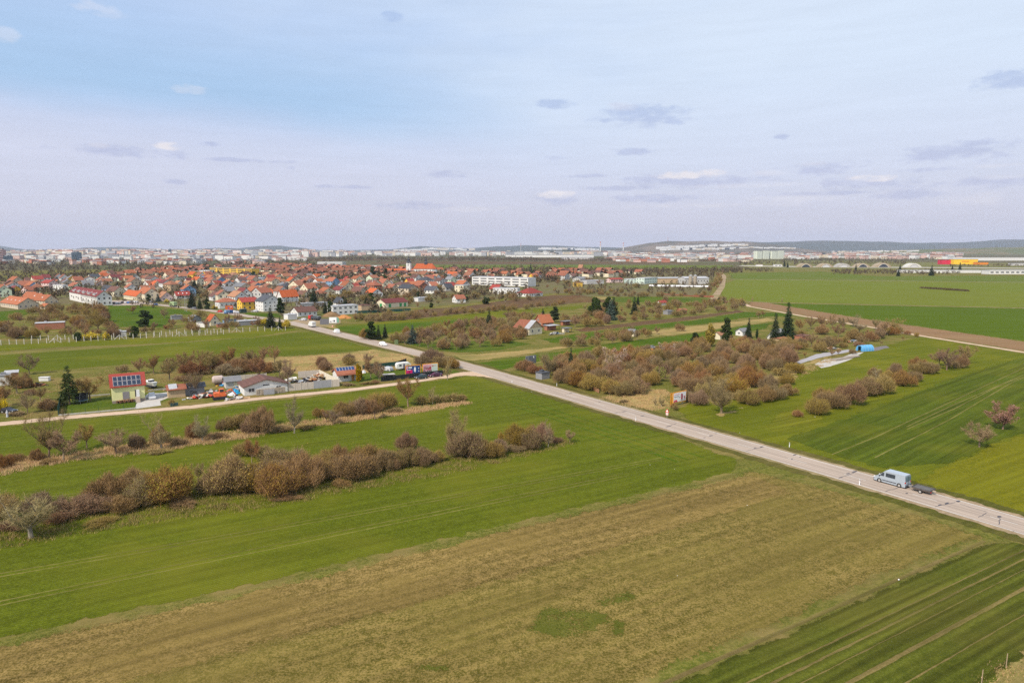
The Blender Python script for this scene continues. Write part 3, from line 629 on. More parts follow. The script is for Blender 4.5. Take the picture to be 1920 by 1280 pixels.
P['orange'] = [shrub(51, 4.6, 6.5, 'brown', 'orange', .5, 10000), shrub(52, 4.4, 6.2, 'red', 'orange', .5, 10000)]
P['olive'] = [shrub(61, 4.6, 6.5, 'brown', 'olive', .35, 10000), shrub(62, 4.4, 6.0, 'orange', 'olive', .4)]
P['red'] = [shrub(71, 3.8, 6.0, 'red', 'red', .3), shrub(72, 3.6, 5.6, 'purple', 'purple', .3), shrub(73, 4.0, 6.0, 'purple', 'red', .3)]
P['low'] = [shrub(81, 2.0, 4.4, 'brown', 'brown', .2, 3500, 5, .04), shrub(82, 1.8, 4.8, 'red', 'brown', .2, 3500, 6, .04)]
P['spruce'] = [conifer(91, 10, 4.6, 'spruce', .1), conifer(92, 11, 4.4, 'spruce', .25)]
P['wildspruce'] = [conifer(93, 10.5, 5.4, 'pine', .55, .85, 40, .17)]
P['bluespruce'] = [conifer(94, 8, 4.4, 'blue', .1)]
P['pine'] = [blob_tree(101, 9, 6, 'pine', 18, 8000, .12), blob_tree(102, 8, 5, 'pine', 15, 6500, .15)]
P['evergreen'] = [blob_tree(103, 6, 5.5, 'evergreen', 14, 6500, .05), blob_tree(104, 5, 5.5, 'evergreen', 12, 6000, .05)]
P['column'] = [blob_tree(105, 5, 1.8, 'thuja', 12, 3000, column=True, size=.11)]
P['gold'] = [blob_tree(106, 4.5, 3.2, 'gold', 12, 4000, column=True, size=.13)]
P['pink'] = [bare_tree(111, 5.2, 6.6, .22, 'red', 'pink', 4200, .8, .3)]
P['white'] = [bare_tree(112, 7, 6, .15, 'grey', 'white', 3600, 1.0, .5), shrub(113, 4.2, 6, 'purple', 'white', .45, 7000)]
P['magenta'] = [shrub(114, 5, 6.5, 'red', 'magenta', 1.0, 7000)]
P['forsythia'] = [shrub(115, 2.6, 3.6, 'olive', 'yellow', 1.6, 4500)]
P['willow'] = [bare_tree(116, 6, 5, .15, 'olive', 'lime', 3600, 1.0, .4)]
NAME = dict(fruit='fruit_tree', tall='bare_tree', pale='pale_bare_tree', shrub='shrub', orange='shrub', olive='shrub', red='shrub', low='low_shrub', spruce='spruce_tree', wildspruce='spruce_tree', bluespruce='spruce_tree',
            pine='pine_tree', evergreen='evergreen_tree', column='columnar_thuja', gold='golden_thuja', pink='blossom_tree', white='blossom_tree', magenta='blossom_shrub', forsythia='forsythia_bush', willow='leafing_tree')
LOOK = dict(fruit='bare purplish-brown fruit tree', tall='tall bare twiggy tree', pale='pale thin leafless tree', shrub='bare brown shrub', orange='orange-brown budding shrub', olive='olive-tinged budding shrub',
            red='dark reddish bare shrub', low='low twiggy shrub', spruce='dark green spruce', wildspruce='ragged drooping spruce', bluespruce='bluish spruce', pine='dark clumpy pine', evergreen='round dark evergreen',
            column='slim columnar green thuja', gold='golden-brown thuja', pink='pink blossoming tree', white='pale blossoming tree', magenta='dark pink flowering shrub', forsythia='bright yellow forsythia', willow='lime-green leafing tree')
CAT = dict(fruit='tree', tall='tree', pale='tree', shrub='shrub', orange='shrub', olive='shrub', red='shrub', low='shrub', spruce='conifer', wildspruce='conifer', bluespruce='conifer', pine='conifer', evergreen='tree',
           column='conifer', gold='conifer', pink='tree', white='tree', magenta='shrub', forsythia='bush', willow='tree')
GRP = dict(tree='bare trees around the fields and gardens', shrub='bare shrubs in the hedgerows and scrub', conifer='conifers among the gardens', bush='yellow forsythia bushes')
NT = [0]
def plant(kind, x, y, h=None, w=None, ctx=None, look=None, var=None, g=None):
    """a plant whose foot is at photo point x,y; h and w are its size in photo pixels there"""
    lst = P[kind]; t = lst[(NT[0] if var is None else var) % len(lst)]; NT[0] += 1
    # the height in the picture also holds the depth of a wide crown seen from above
    tn = (y-HZ)/FPX; bush = t.trunk.name.startswith('stems')
    if h and w:
        h = max(h-w*tn*(.55 if bush else .35), .4*h)
        if bush: y -= w*tn*.33
    p = G(x, y); s = ppm(y); hs = (h/s/t.H) if h else rnd.uniform(.8, 1.2); ws = (w/s/t.W)*(1.08 if bush else 1) if w else hs
    o = empty(NAME[kind], (p.x, p.y, OZ), rnd.uniform(0, 2*PI)); o.scale = (ws, ws, hs)
    link('stems' if t.trunk.name.startswith('stems') else 'trunk', t.trunk, o); link('crown', t.crown, o)
    return tag(o, look or LOOK[kind], CAT[kind], g or GRP[CAT[kind]], ctx=ctx)
OCC = []     # occupied circles on the ground
def scatter(poly, n, kinds, hr, space=3.0, ctx=None, g=None):
    """n plants spread over a photo polygon, evenly in ground area"""
    W = [G(*q) for q in poly]; wp = [(v.x, v.y) for v in W]; xs = [v.x for v in W]; ys = [v.y for v in W]; k = 0; tries = 0; mine = []
    r = random.Random(int(sum(xs)))
    while k < n and tries < n*60:
        tries += 1; x = r.uniform(min(xs), max(xs)); y = r.uniform(min(ys), max(ys))
        if not inpoly(x, y, wp): continue
        if any((x-a)**2+(y-b)**2 < space**2 for a, b in mine) or any((x-a)**2+(y-b)**2 < c*c for a, b, c in OCC): continue
        mine.append((x, y)); px, py = proj((x, y, 0)); kd = r.choice(kinds); h = r.uniform(*hr)
        o = plant(kd, px, py, ctx=ctx, g=g); f = h/P[kd][0].H; q = r.uniform(.85, 1.15); o.scale = (f*q, f*q, f); k += 1
# ================================================================== BUILDINGS
ROOFC = dict(orange=(.40, .135, .062), bright=(.55, .125, .038), red=(.34, .060, .045), brown=(.17, .085, .065), dark=(.105, .06, .06), maroon=(.20, .048, .045), grey=(.24, .24, .25), slate=(.085, .09, .105), rust=(.36, .13, .075), silver=(.50, .50, .52), tan=(.40, .20, .11), terra=(.32, .135, .078))
WALLC = dict(white=(.70, .69, .66), cream=(.72, .64, .46), beige=(.56, .47, .35), grey=(.50, .49, .47), yellow=(.80, .50, .07), pale=(.74, .72, .36), pink=(.70, .52, .48), tan=(.50, .36, .22), brick=(.36, .15, .09), blue=(.22, .36, .52), green=(.60, .68, .50), orange=(.66, .26, .07), darkgrey=(.26, .26, .27), mint=(.58, .68, .60))
def roofm(c): return tile('roof_'+c, ROOFC[c])
def wallm(c): return plain('wall_'+c, WALLC[c], .9, .16, .35)
GLASS = plain('window_glass', (.045, .055, .07), .15, .2, 2, spec=.6)
FRAME = plain('window_frame', (.72, .71, .68), .6, .05)
DARKF = plain('dark_frame', (.12, .08, .06), .7, .1)
DOORM = plain('door_wood', (.20, .09, .04), .7, .2)
CHIM = plain('chimney_brick', (.34, .17, .12), .9, .2)
CHIMW = plain('chimney_render', (.60, .57, .52), .9, .2)
SOLAR = plain('solar_cell', (.018, .028, .055), .18, .3, 4, spec=.6)
METAL = plain('galvanised_metal', (.42, .43, .44), .5, .2, metal=.3)
def unit_box(name, m, d=.08):
    return MB().box(-.5, -d/2, -.5, .5, d/2, .5).mesh(name, m)
WIN = {}
def winmesh(w, h, frame=True, fm=None):
    k = (w, h, frame, fm)
    if k not in WIN:
        f = MB(); t = .09
        f.box(-w/2, -.05, -h/2, -w/2+t, .04, h/2).box(w/2-t, -.05, -h/2, w/2, .04, h/2).box(-w/2+t, -.05, -h/2, w/2-t, .04, -h/2+t).box(-w/2+t, -.05, h/2-t, w/2-t, .04, h/2)
        if w > 1.0: f.box(-.03, -.045, -h/2+t, .03, .03, h/2-t)
        WIN[k] = (f.mesh('window', fm or FRAME), MB().box(-w/2+.05, -.02, -h/2+.05, w/2-.05, .03, h/2-.05).mesh('pane', GLASS), MB().box(-w/2, -.04, -h/2, w/2, .04, h/2).mesh('window', GLASS))
    return WIN[k]
def add_window(root, face, u, z, w, h, W, L, near=True, fm=None):
    """face: 'f' = y=0 side, 'l' = x=0 side, 'r' = x=W side, 'b' = y=L side"""
    fr, pn, sm = winmesh(w, h, True, fm)
    loc, rz = {'f': ((u, 0, z), 0), 'l': ((0, u, z), -PI/2), 'r': ((W, u, z), PI/2), 'b': ((u, L, z), PI)}[face]
    if near: o = link('window', fr, root, loc, rz); link('pane', pn, o)
    else: o = link('window', sm, root, loc, rz)
    return o
def roof_gable(mb, W, L, wh, rh, ridge, ov=.45, th=.16):
    """two slabs and the ridge; ridge 'L' runs along y, 'R' runs along x"""
    S = W if ridge == 'L' else L; N = L if ridge == 'L' else W; e = ov*rh/(S/2)
    a = [(-ov, wh-e), (S/2, wh+rh), (S+ov, wh-e)]; t = th
    pts = [a[0], (a[0][0], a[0][1]+t), (S/2, wh+rh+t*1.15), (a[2][0], a[2][1]+t), a[2], a[1]]
    pts = pts[::-1]
    if ridge == 'L': mb.prism(pts, 1, -ov, N+ov)
    else: mb.prism(pts, 0, -ov, N+ov)
def house(x, y, xl=None, xr=None, wh=3.0, rh=3.5, ridge='L', az=-34.0, wall='white', roof='orange', W=None, L=None, yl=None, look=None, wins=True, storeys=1, chim=True, name='house', cat='house', group=None, ctx=None,
          door=False, skyl=0, kind='gable', near=None, fm=None, wallr=None, occ=True, xy=None, gableroof=None, winw=1.1, gwin=True):
    Pn = G(x, y) if xy is None else Vector((xy[0], xy[1], 0))
    if yl is not None:
        q = G(xl, yl); az = math.degrees(math.atan2(q.x-Pn.x, q.y-Pn.y)); L = (q-Pn).length
    a = math.radians(az); Ld = Vector((math.sin(a), math.cos(a), 0)); Rd = Vector((math.cos(a), -math.sin(a), 0))
    def solve(d, xt):
        k = (xt-960)/FPX; cth = math.cos(TH)
        dep = Pn.y*cth+CAMH*math.sin(TH); den = d.x-k*d.y*cth
        return (k*dep-Pn.x)/den if abs(den) > .05 else 10
    if L is None: L = min(max(abs(solve(Ld, xl)), 5), 90)
    if W is None: W = min(max(abs(solve(Rd, xr)), 5), 120)
    rz = math.atan2(Rd.y, Rd.x); root = empty(name, (Pn.x, Pn.y, OZ), rz)
    s = FPX/max(Pn.y, 50); near = (s > 1.9) if near is None else near
    mb = MB(); mb.box(0, 0, -.3, W, L, wh)
    if kind == 'gable':
        if ridge == 'L': mb.prism([(0, wh), (W, wh), (W/2, wh+rh)][::1], 1, .002, L-.002)
        else: mb.prism([(0, wh), (L, wh), (L/2, wh+rh)], 0, .002, W-.002)
    mb.build('wall', wallm(wall), root)
    rb = MB()
    if kind == 'gable': roof_gable(rb, W, L, wh, rh, ridge)
    elif kind == 'hip':
        o = .5; i = min(W, L)/2
        A = [(-o,-o,wh),(W+o,-o,wh),(W+o,L+o,wh),(-o,L+o,wh)]
        B = [(W/2, i, wh+rh), (W/2, L-i, wh+rh)] if L > W else [(i, L/2, wh+rh), (W-i, L/2, wh+rh)]
        rb.add(A+B, [(0,3,2,1), (0,1,4), (1,2,5,4), (2,3,5), (3,0,4,5)] if L > W else [(0,3,2,1), (0,1,5,4), (1,2,5), (2,3,4,5), (3,0,4)])
    elif kind == 'flat':
        rb.box(-.15, -.15, wh, W+.15, L+.15, wh+.25); rb.box(W*.3, L*.4, wh+.25, W*.3+1.2, L*.4+1.2, wh+.8)
    elif kind == 'mono':
        rb.prism([(-.4, wh-.1), (W+.4, wh+rh), (W+.4, wh+rh+.15), (-.4, wh+.05)], 1, -.4, L+.4)
    rf = rb.build('roof', roofm(roof), root)
    zr_ = wh+rh
    if chim and kind in ('gable', 'hip'):
        cb = MB(); cx, cy = (W/2+.6, L*.35) if ridge == 'L' else (W*.4, L/2+.6)
        cb.box(cx-.3, cy-.3, wh+rh*.45, cx+.3, cy+.3, zr_+.75).box(cx-.38, cy-.38, zr_+.75, cx+.38, cy+.38, zr_+.87)
        cb.build('chimney', CHIM if (int(Pn.x) % 3) else CHIMW, rf)
    if skyl:
        for i in range(skyl):
            if ridge == 'L': z = wh+rh*.5; xx = W*.25; ob = MB().box(-.05, -.4, -.6, .06, .4, .6).build('skylight', FRAME, rf); ob.location = (xx-.12, L*(i+.7)/(skyl+.4), z+.12); ob.rotation_euler = (0, math.atan2(W/2, rh), 0)
            else: z = wh+rh*.5; yy = L*.25; ob = MB().box(-.4, -.06, -.6, .4, .05, .6).build('skylight', FRAME, rf); ob.location = (W*(i+.7)/(skyl+.4), yy-.12, z+.12); ob.rotation_euler = (-math.atan2(L/2, rh), 0, 0)
    if wins:
        sh = wh/storeys; side = 'l' if Pn.dot(Rd) > 0 else 'r'
        for st in range(storeys):
            z = sh*(st+.55); hh = min(1.4, sh*.48)
            nf = max(1, int(W/(3.2 if near else 3.6))); nl = max(1, int(L/(3.4 if near else 3.8)))
            for i in range(min(nf, 14)): add_window(root, 'f', W*(i+.5)/nf, z, winw, hh, W, L, near, fm)
            for i in range(min(nl, 14)): add_window(root, side, L*(i+.5)/nl, z, winw, hh, W, L, near, fm)
        if gwin and rh > 2.4 and kind == 'gable':
            if ridge == 'L': add_window(root, 'f', W/2, wh+rh*.32, 1.0, 1.0, W, L, near, fm)
            else: add_window(root, side, L/2, wh+rh*.32, 1.0, 1.0, W, L, near, fm)
    if door: d = MB().box(-.5, -.07, 0, .5, .06, 2.1).build('door', DOORM, root); d.location = (W*.72, 0, OZ-OZ)
    if occ: c = root.matrix_basis @ Vector((W/2, L/2, 0)); OCC.append((c.x, c.y, max(W, L)*.55+1))
    root['W'] = W; root['L'] = L
    tag(root, look or f'{wall} house with {roof} roof', cat, group or 'houses of the village', ctx=ctx)
    return root
def rel(root, *p): return root.matrix_basis @ Vector(p)
# ---- the village and its surroundings, the buildings one can single out (photo pixels of the near corner, left end, right end)
H_ = house
H_(34,580, 1,72, 3.4,4.2,'L', yl=575, wall='beige', roof='orange', look='wide low house with orange roof and skylights at the left edge', skyl=4, W=13)
H_(84,571, 66,110, 3.0,4.0,'L', az=-62, wall='beige', roof='orange', look='nearest of three orange-roofed row houses with beige gables', L=14, skyl=1)
H_(70,567.5, 60,92, 3.0,4.0,'L', az=-62, wall='beige', roof='orange', look='middle one of three stepped orange-roofed row houses', L=14, skyl=1)
H_(59,564.5, 45,80, 3.0,4.0,'L', az=-62, wall='beige', roof='orange', look='farthest of three stepped orange-roofed row houses', L=14)
H_(84.5,580, 74,93,2.2,1.6,'L', az=-62, wall='beige', roof='orange', look='small orange-roofed annex below the three row houses', L=6, chim=False, wins=False)
rowb = H_(182,573.5, 131,211, 6.9,4.0,'L', yl=562, wall='white', roof='maroon', storeys=2, look='long white terrace block with dark red roof and balconies', name='apartment_building', cat='building', skyl=6, fm=DARKF)
for i in range(5):     # roof dormers and balconies along the terrace
    Lr = rowb['L']; y0 = Lr*(i+.6)/5.4
    rf = [c for c in rowb.children if c.name.startswith('roof')][0]
    MB().box(.4, y0-3.4, 7.0, 3.4, y0+3.4, 8.6).build('dormer', wallm('white'), rf)
    d2 = MB().box(.1, y0-3.8, 8.62, 3.6, y0+3.8, 8.8).build('dormer_roof', plain('dormer_metal', (.45,.43,.45), .6), rf)
    for u in (-1.8, 1.8): MB().box(.32, y0+u-.6, 7.4, .40, y0+u+.6, 8.4).build('window', GLASS, rowb)
    for z in (3.4,): MB().box(-1.5, y0-2.6, z, -.01, y0-.2, z+.15).box(-1.5, y0-2.6, z+.15, -1.42, y0-.2, z+1.1).build('balcony', DARKF, rowb)
H_(52,551, 28,54, 3.2,3.4,'R', az=-62, wall='pink', roof='rust', look='pink-gabled house behind the three row houses', L=11, W=9)
H_(118,546, 88,126, 6,0.5,'L', az=-60, wall='white', roof='silver', kind='flat', look='white flat-roofed modern house behind the terrace block', storeys=2, L=18)
H_(205,552, 193,216, 5.2,3,'L', az=-60, wall='blue', roof='slate', look='blue house with dark roof behind the white terrace', L=12)
H_(214.5,557, 205,240, 5.0,4.0,'L', az=-60, wall='cream', roof='brown', look='cream gabled house right of the white terrace', L=13, W=11)
H_(256,564, 232,262, 3.8,3.6,'L', yl=560, wall='cream', roof='bright', look='low cream house with bright orange roof beside the car park road', W=8)
H_(272,565, 257.5,294, 6.2,4.2,'L', yl=561.5, wall='cream', roof='orange', storeys=2, look='tall cream two-storey house with orange roof beside the street', W=11)
H_(302,565, 297,324, 3.2,4.2,'L', az=-40, wall='pink', roof='tan', look='pale pink gabled house with orange-brown roof beside the street', L=15, W=9.5)
H_(331,561, 326,352, 3.0,3.2,'R', az=-38, wall='white', roof='red', look='low white house with red roof facing the street', L=9, W=11, skyl=3)
H_(412,579, 407.5,446, 4.6,2.6,'R', az=-42, wall='white', roof='rust', kind='hip', look='white house with faded hipped roof beside the junction', L=9, W=13)
H_(454,581.5, 445,480, 5.6,2.7,'R', az=-42, wall='yellow', roof='red', storeys=2, look='orange-yellow two-storey house with red roof', L=9, W=11, fm=DARKF)
H_(494,584.5, 480,527.5, 7.0,3.6,'L', az=-43, wall='white', roof='slate', storeys=3, look='large white three-storey house with dark grey roof', W=13, L=13)
H_(529,567, 524,560, 4.4,5.0,'R', az=-44, wall='white', roof='bright', look='white house with steep bright orange-red roof', L=9, W=14, storeys=2)
H_(559,594, 547,597.5, 2.9,2.7,'R', az=-44, wall='white', roof='brown', look='white bungalow with brown roof beside the gravel yard', W=13, L=10)
H_(624,591, 620.5,676.5, 5.6,.3,'R', az=-40, wall='white', roof='silver', kind='flat', storeys=2, look='white flat-roofed modern house behind the hedge', W=18, L=8, winw=1.8)
H_(678,585, 676,697, 4.2,.3,'R', az=-40, wall='tan', roof='brown', kind='flat', look='small tan flat-roofed block beside the white modern house', W=7.5, L=7, wins=False)
dep = H_(722.5,577, 710,773, 3.4,2.5,'R', az=-45, wall='cream', roof='maroon', look='long cream depot building with brown roof and green doors', name='depot_building', cat='building', W=20, L=12, chim=False, wins=False)
for u in (3, 12.5, 16.5): MB().box(u, -.06, 0, u+2.0, .05, 2.6).build('door', plain('green_paint', (.04,.30,.10), .6), dep)
MB().box(-.06, 4, 0, .05, 7, 2.7).build('door', plain('green_paint', (.04,.30,.10), .6), dep)
H_(563,577, 553,612, 2.8,.3,'R', az=-45, wall='grey', roof='silver', kind='flat', look='long low grey garage row behind the brown-roofed bungalow', W=22, L=6, wins=False, name='garage_row', cat='garage')
H_(634,573, 630,644, 2.4,3.4,'L', az=-40, wall='white', roof='slate', look='tiny white cottage with steep dark gable', W=6, L=8)
H_(784,566, 778,800, 3.0,.3,'R', az=-45, wall='white', roof='silver', kind='flat', look='low white flat shed with open red canopy', W=12, L=6, wins=False)
H_(856,568, 853,872, 3.2,2.8,'R', az=-30, wall='white', roof='rust', look='small white house with rusty roof at the village edge', W=8, L=8)
H_(395,611, 383,406, 3.0,3.0,'L', az=-44, wall='cream', roof='bright', look='small cabin with steep orange roof beyond the concrete posts', W=5, L=6, chim=False, near=True)
H_(384,614, 368,388, 2.3,.2,'L', az=-60, wall='white', roof='grey', kind='flat', look='white shed beside the orange-roofed cabin', W=3, L=7, wins=False, chim=False, name='shed', cat='shed')
H_(540,600, 530,553, 3.0,.2,'L', az=-46, wall='white', roof='silver', kind='flat', look='white flat container with red door beside the conifers', W=6, L=5, wins=False, chim=False, name='container', cat='container')
rs = H_(992,628.5, 963,1015, 3.3,3.4,'L', az=-45, wall='cream', roof='rust', look='cream farmhouse with half red, half silver tin roof', W=9.5, L=10.5, near=True, wins=True, chim=False)
rf = [c for c in rs.children if c.name.startswith('roof')][0]
MB().prism([(-.5, 3.08), (4.75, 6.96), (4.75, 7.0), (-.5, 3.12)], 1, -.48, 3.2).build('tin_sheet', roofm('silver'), rf)
MB().prism([(0, 3.3), (9.5, 3.3), (4.75, 6.75)], 1, -.04, 0).build('gable_cladding', wallm('tan'), rs)
for u in (2.2, 6.6): add_window(rs, 'f', u, 4.2 if u < 5 else 4.2, .9, .9, 9.5, 10.5)
H_(1017,613, 1010,1040, 2.4,3.8,'R', az=-40, wall='brick', roof='orange', look='brick cottage with orange tiled roof behind the tin-roofed farmhouse', W=8, L=7, near=True)
for (x, y, W, L, h, lk) in ((1031,620.5,7,4.5,2.5,'grey open carport roof beside the tin-roofed farmhouse'), (1062,624,4,3.5,2.2,'small cream hut right of the carport roof'), (1060,611,6,4,2.3,'dark shed behind the farmhouse carport')):
    r = empty('canopy', (*G(x, y).xy, OZ), math.radians(42)); s = MB()
    for a in (0, W-.15):
        for b in (0, L-.15): s.box(a, b, 0, a+.15, b+.15, h)
    s.build('post', DARKF, r); MB().box(-.3, -.3, h, W+.3, L+.3, h+.15).build('roof', roofm('silver' if 'grey' in lk else 'grey'), r)
    MB().box(.2, L*.5, 0, W-.2, L-.2, h-.02).build('wall', wallm('cream' if 'cream' in lk else 'brick'), r)
    tag(r, lk, 'shed', 'garden sheds')
H_(992,557, 965,1029, 3.0,4.4,'R', az=-50, wall='white', roof='red', kind='hip', look='large white house with broad red hipped roof near the silage bag', W=20, L=14, near=True)
H_(970,552, 930,975, 5.5,.3,'L', az=-75, wall='white', roof='silver', kind='flat', look='white two-storey flat row left of the red hipped roof', W=10, L=24, storeys=2)
H_(933,549, 921,940, 3.6,4.0,'L', az=-48, wall='cream', roof='red', look='cream gabled house left of the white flat row', W=9, L=11)
sch = H_(990,537.5, 885,1002, 9.5,.4,'L', yl=534, wall='white', roof='silver', kind='flat', look='long white school block with dark window bands', name='school_building', cat='school', wins=False, W=18, chim=False)
for z in (1.3, 4.2, 7.2):
    for i in range(7):
        Lr = sch['L']; MB().box(-.08, Lr*(i+.12)/7, z, .02, Lr*(i+.88)/7, z+1.1).build('window', GLASS, sch)
hot = H_(472,517.5, 394,476, 11.5,.4,'L', yl=514.5, wall='yellow', roof='grey', kind='flat', look='long yellow four-storey block with dark window bands behind the village', name='apartment_building', cat='building', wins=False, W=14, chim=False)
for z in (1.2, 4.0, 6.8, 9.4):
    for i in range(6):
        Lr = hot['L']; MB().box(-.12, Lr*(i+.08)/6, z, .02, Lr*(i+.92)/6, z+1.3).build('window', GLASS, hot)
H_(393,517.5, 376,394, 9,.4,'L', az=-75, wall='white', roof='grey', kind='flat', look='white three-storey block at the left end of the yellow block', storeys=3, W=12, L=18)
H_(447,549, 388,449, 4.2,1.2,'L', az=-72, wall='brick', roof='silver', look='long brick hall with pale roof among the village gardens', name='hall', cat='hall', W=14, L=32, chim=False, wins=False)
H_(742,503, 668,742, 5.5,.3,'L', az=-76, wall='white', roof='silver', kind='flat', look='long white hall above the village roofs left of the church', name='hall', cat='hall', W=18, L=70, chim=False)
H_(700,505.5, 664,700, 5,.3,'L', az=-76, wall='white', roof='grey', kind='flat', look='pale workshop hall left of the church', name='hall', cat='hall', W=18, L=34, chim=False)
H_(642,498.5, 600,642, 10,.3,'L', az=-76, wall='grey', roof='silver', kind='flat', look='grey flat factory hall behind the village roofs', name='hall', cat='hall', W=20, L=70, chim=False)
# industrial yard
H_(1208,532.5, 1174,1234, 7,.3,'R', az=-46, wall='mint', roof='silver', kind='flat', look='pale green two-storey office block in the industrial yard', name='office_building', cat='building', storeys=2, W=30, L=12, chim=False)
H_(1176,532, 1174,1210, 5.5,.3,'R', az=-10, wall='mint', roof='silver', kind='flat', look='pale green annex of the industrial office', name='office_building', cat='building', storeys=2, W=20, L=12, chim=False)
H_(1234,531, 1232,1280, 6,1.0,'R', az=-12, wall='tan', roof='silver', look='long open barn with grey roof in the industrial yard', name='barn', cat='barn', W=30, L=18, chim=False, wins=False)
H_(1284,533, 1280,1340, 7,1.8,'R', az=-14, wall='silver' if False else 'grey', roof='silver', look='grey corrugated barn right of the silos', name='barn', cat='barn', W=32, L=18, chim=False)
H_(1088,529, 1064,1100, 4,2.5,'R', az=-40, wall='grey', roof='grey', look='grey workshop with shallow roof left of the pale green office', name='workshop', cat='workshop', W=16, L=14)
H_(1100,533, 1090,1130, 4,.4,'R', az=-30, wall='grey', roof='silver', kind='flat', look='flat pale warehouse left of the pale green office', name='warehouse', cat='warehouse', W=26, L=14, wins=False)
H_(1145,530, 1130,1172, 4,1.5,'R', az=-30, wall='pink', roof='red', look='low pinkish workshop left of the pale green office', name='workshop', cat='workshop', W=20, L=10)
H_(1080,538, 1074,1092, 4.5,.3,'R', az=-30, wall='yellow', roof='tan', kind='flat', look='orange-yellow container block left of the industrial yard', name='container', cat='container', W=9, L=6, wins=False)
for i, x in enumerate((1294.5, 1303)):
    p = G(x, 533.5); r = empty('silo', (p.x, p.y, OZ)); mb = MB(); mb.tube((0,0,0), (0,0,10.5), 2.3, 2.3, 16)
    mb.build('tank', plain('silo_concrete', (.36,.31,.24), .9, .3, .6), r, smooth=False); MB().tube((0,0,10.5), (0,0,11.6), 2.4, .5, 16).build('cap', METAL, r)
    tag(r, ('left' if i == 0 else 'right')+' one of two tall concrete silos', 'silo', 'two concrete silos')
mb = MB(); a = G(1217,537); b = G(1328,538.5); n = 30
for i in range(n):
    p = a.lerp(b, i/n); q = a.lerp(b, (i+1)/n); mb.tube((p.x,p.y,OZ+.6), (q.x,q.y,OZ+.6), 1.25+.08*math.sin(i*1.7), 1.25+.08*math.sin((i+1)*1.7), 10)
tag(mb.build('silage_bag', plain('white_film', (.80,.79,.80), .5, .1)), 'long white silage bag lying before the barns', 'silage bag')
# church
p = G(800, 514.5); ch = empty('church', (p.x, p.y, OZ), math.radians(-8)); cw = wallm('white')
MB().box(-20, -9, -.3, 12, 9, 9.5).build('wall', cw, ch)
mb = MB(); mb.add([(12,-9,-.3),(17,-5,-.3),(17,5,-.3),(12,9,-.3),(12,-9,9.4),(17,-5,9.4),(17,5,9.4),(12,9,9.4)], [(0,1,5,4),(1,2,6,5),(2,3,7,6),(4,5,6,7),(0,4,7,3)]); mb.build('apse', cw, ch)
mb = MB(); mb.add([(-20.5,-9.8,9.5),(12,-9.8,9.5),(18,-5.4,9.5),(18,5.4,9.5),(12,9.8,9.5),(-20.5,9.8,9.5),(-17,0,18),(10,0,18)], [(0,1,7,6),(1,2,7),(2,3,7),(3,4,7),(4,5,6,7),(5,0,6),(0,5,4,3,2,1)])
crf = mb.build('roof', roofm('bright'), ch)
for u in (-15,-9,-3,3,9): MB().box(u-.6,-9.12,4.5,u+.6,-9.0,7.8).build('window', GLASS, ch)
def tower(x, y, b, h, sp, nm, par=None, body=True):
    t = MB().box(x-b/2, y-b/2, -.3 if body else 16.5, x+b/2, y+b/2, h).build(nm, cw if body else roofm('slate'), ch)
    m = MB(); prof = ((.62,0),(.70,.04),(.60,.16),(.30,.26),(.34,.30),(.34,.38),(.42,.42),(.16,.54),(.05,.75),(.015,1))
    for (r0, t0), (r1, t1) in zip(prof, prof[1:]): m.tube((x,y,h+sp*t0), (x,y,h+sp*t1), r0*b, r1*b, 8)
    m.build('spire', roofm('slate'), t)
    return t
tw = tower(-30, -2, 7.0, 19, 14, 'bell_tower')
for z in (7, 14.5): MB().box(-30.6,-5.6,z,-29.4,-5.48,z+2.6).build('window', GLASS, tw)
tower(-1, 0, 4.6, 18.5, 14, 'ridge_turret', body=False)
MB().box(-26.5, -4, -.3, -20, 4, 7).build('porch', cw, ch)
tag(ch, 'white church with orange roof and two dark onion spires', 'church')
OCC.append((p.x, p.y, 38))
H_(777,514, 712,777, 5,3.5,'L', az=-80, wall='cream', roof='bright', look='long orange-roofed rectory wing left of the church', W=10, L=52, wins=False, ctx=None)
H_(1090,511, 1083,1094, 6,8,'L', az=-40, wall='tan', roof='tan', look='small tan chapel-like house with pointed gable right of the village', W=8, L=10)
# ---- random houses of the village
VIL = [(-60,552),(0,534),(70,530),(140,524),(250,509),(350,503),(560,499),(700,503),(790,507),(1000,512),(1095,509),(1215,508),(1222,514),(1100,523),(1045,527),(1005,530),(990,522),(900,524),(872,552),(800,553),(720,556),(640,566),(560,560),(520,566),(440,573),(400,572),(350,560),(300,556),(235,548),(215,538),(130,544),(60,548),(0,560),(-60,585)]
Wp = [G(*q) for q in VIL]; wp2 = [(v.x, v.y) for v in Wp]
rh_ = random.Random(21); cand = []
aA = math.radians(-42); ux, uy = math.sin(aA), math.cos(aA); vx, vy = math.cos(aA), -math.sin(aA)
i0 = 0
for i in range(-30, 60):
    for j in range(-70, 60):
        d1 = i*31+rh_.uniform(-4, 4)+(7 if j % 2 else 0); d2 = j*17.5+rh_.uniform(-3, 3)
        x = d1*ux+d2*vx; y = 700+d1*uy+d2*vy
        if y < 250 or not inpoly(x, y, wp2): continue
        if any((x-a)**2+(y-b)**2 < (c+7)**2 for a, b, c in OCC): continue
        pj = proj((x, y, 0)); keep = .78 if y < 900 else .5
        if rh_.random() > keep: continue
        cand.append((y, x))
cand.sort()
rc = ['orange','orange','bright','terra','terra','red','rust','rust','tan','brown','maroon','rust','slate','grey','terra','orange','brown','tan','rust']
wc = ['white','white','cream','cream','beige','grey','pink','tan','white','white','cream','beige','grey','white','brick','cream','tan','yellow','white','green','beige','cream','white','grey','blue','beige']
far = cand[250:]; FAROOF = {}
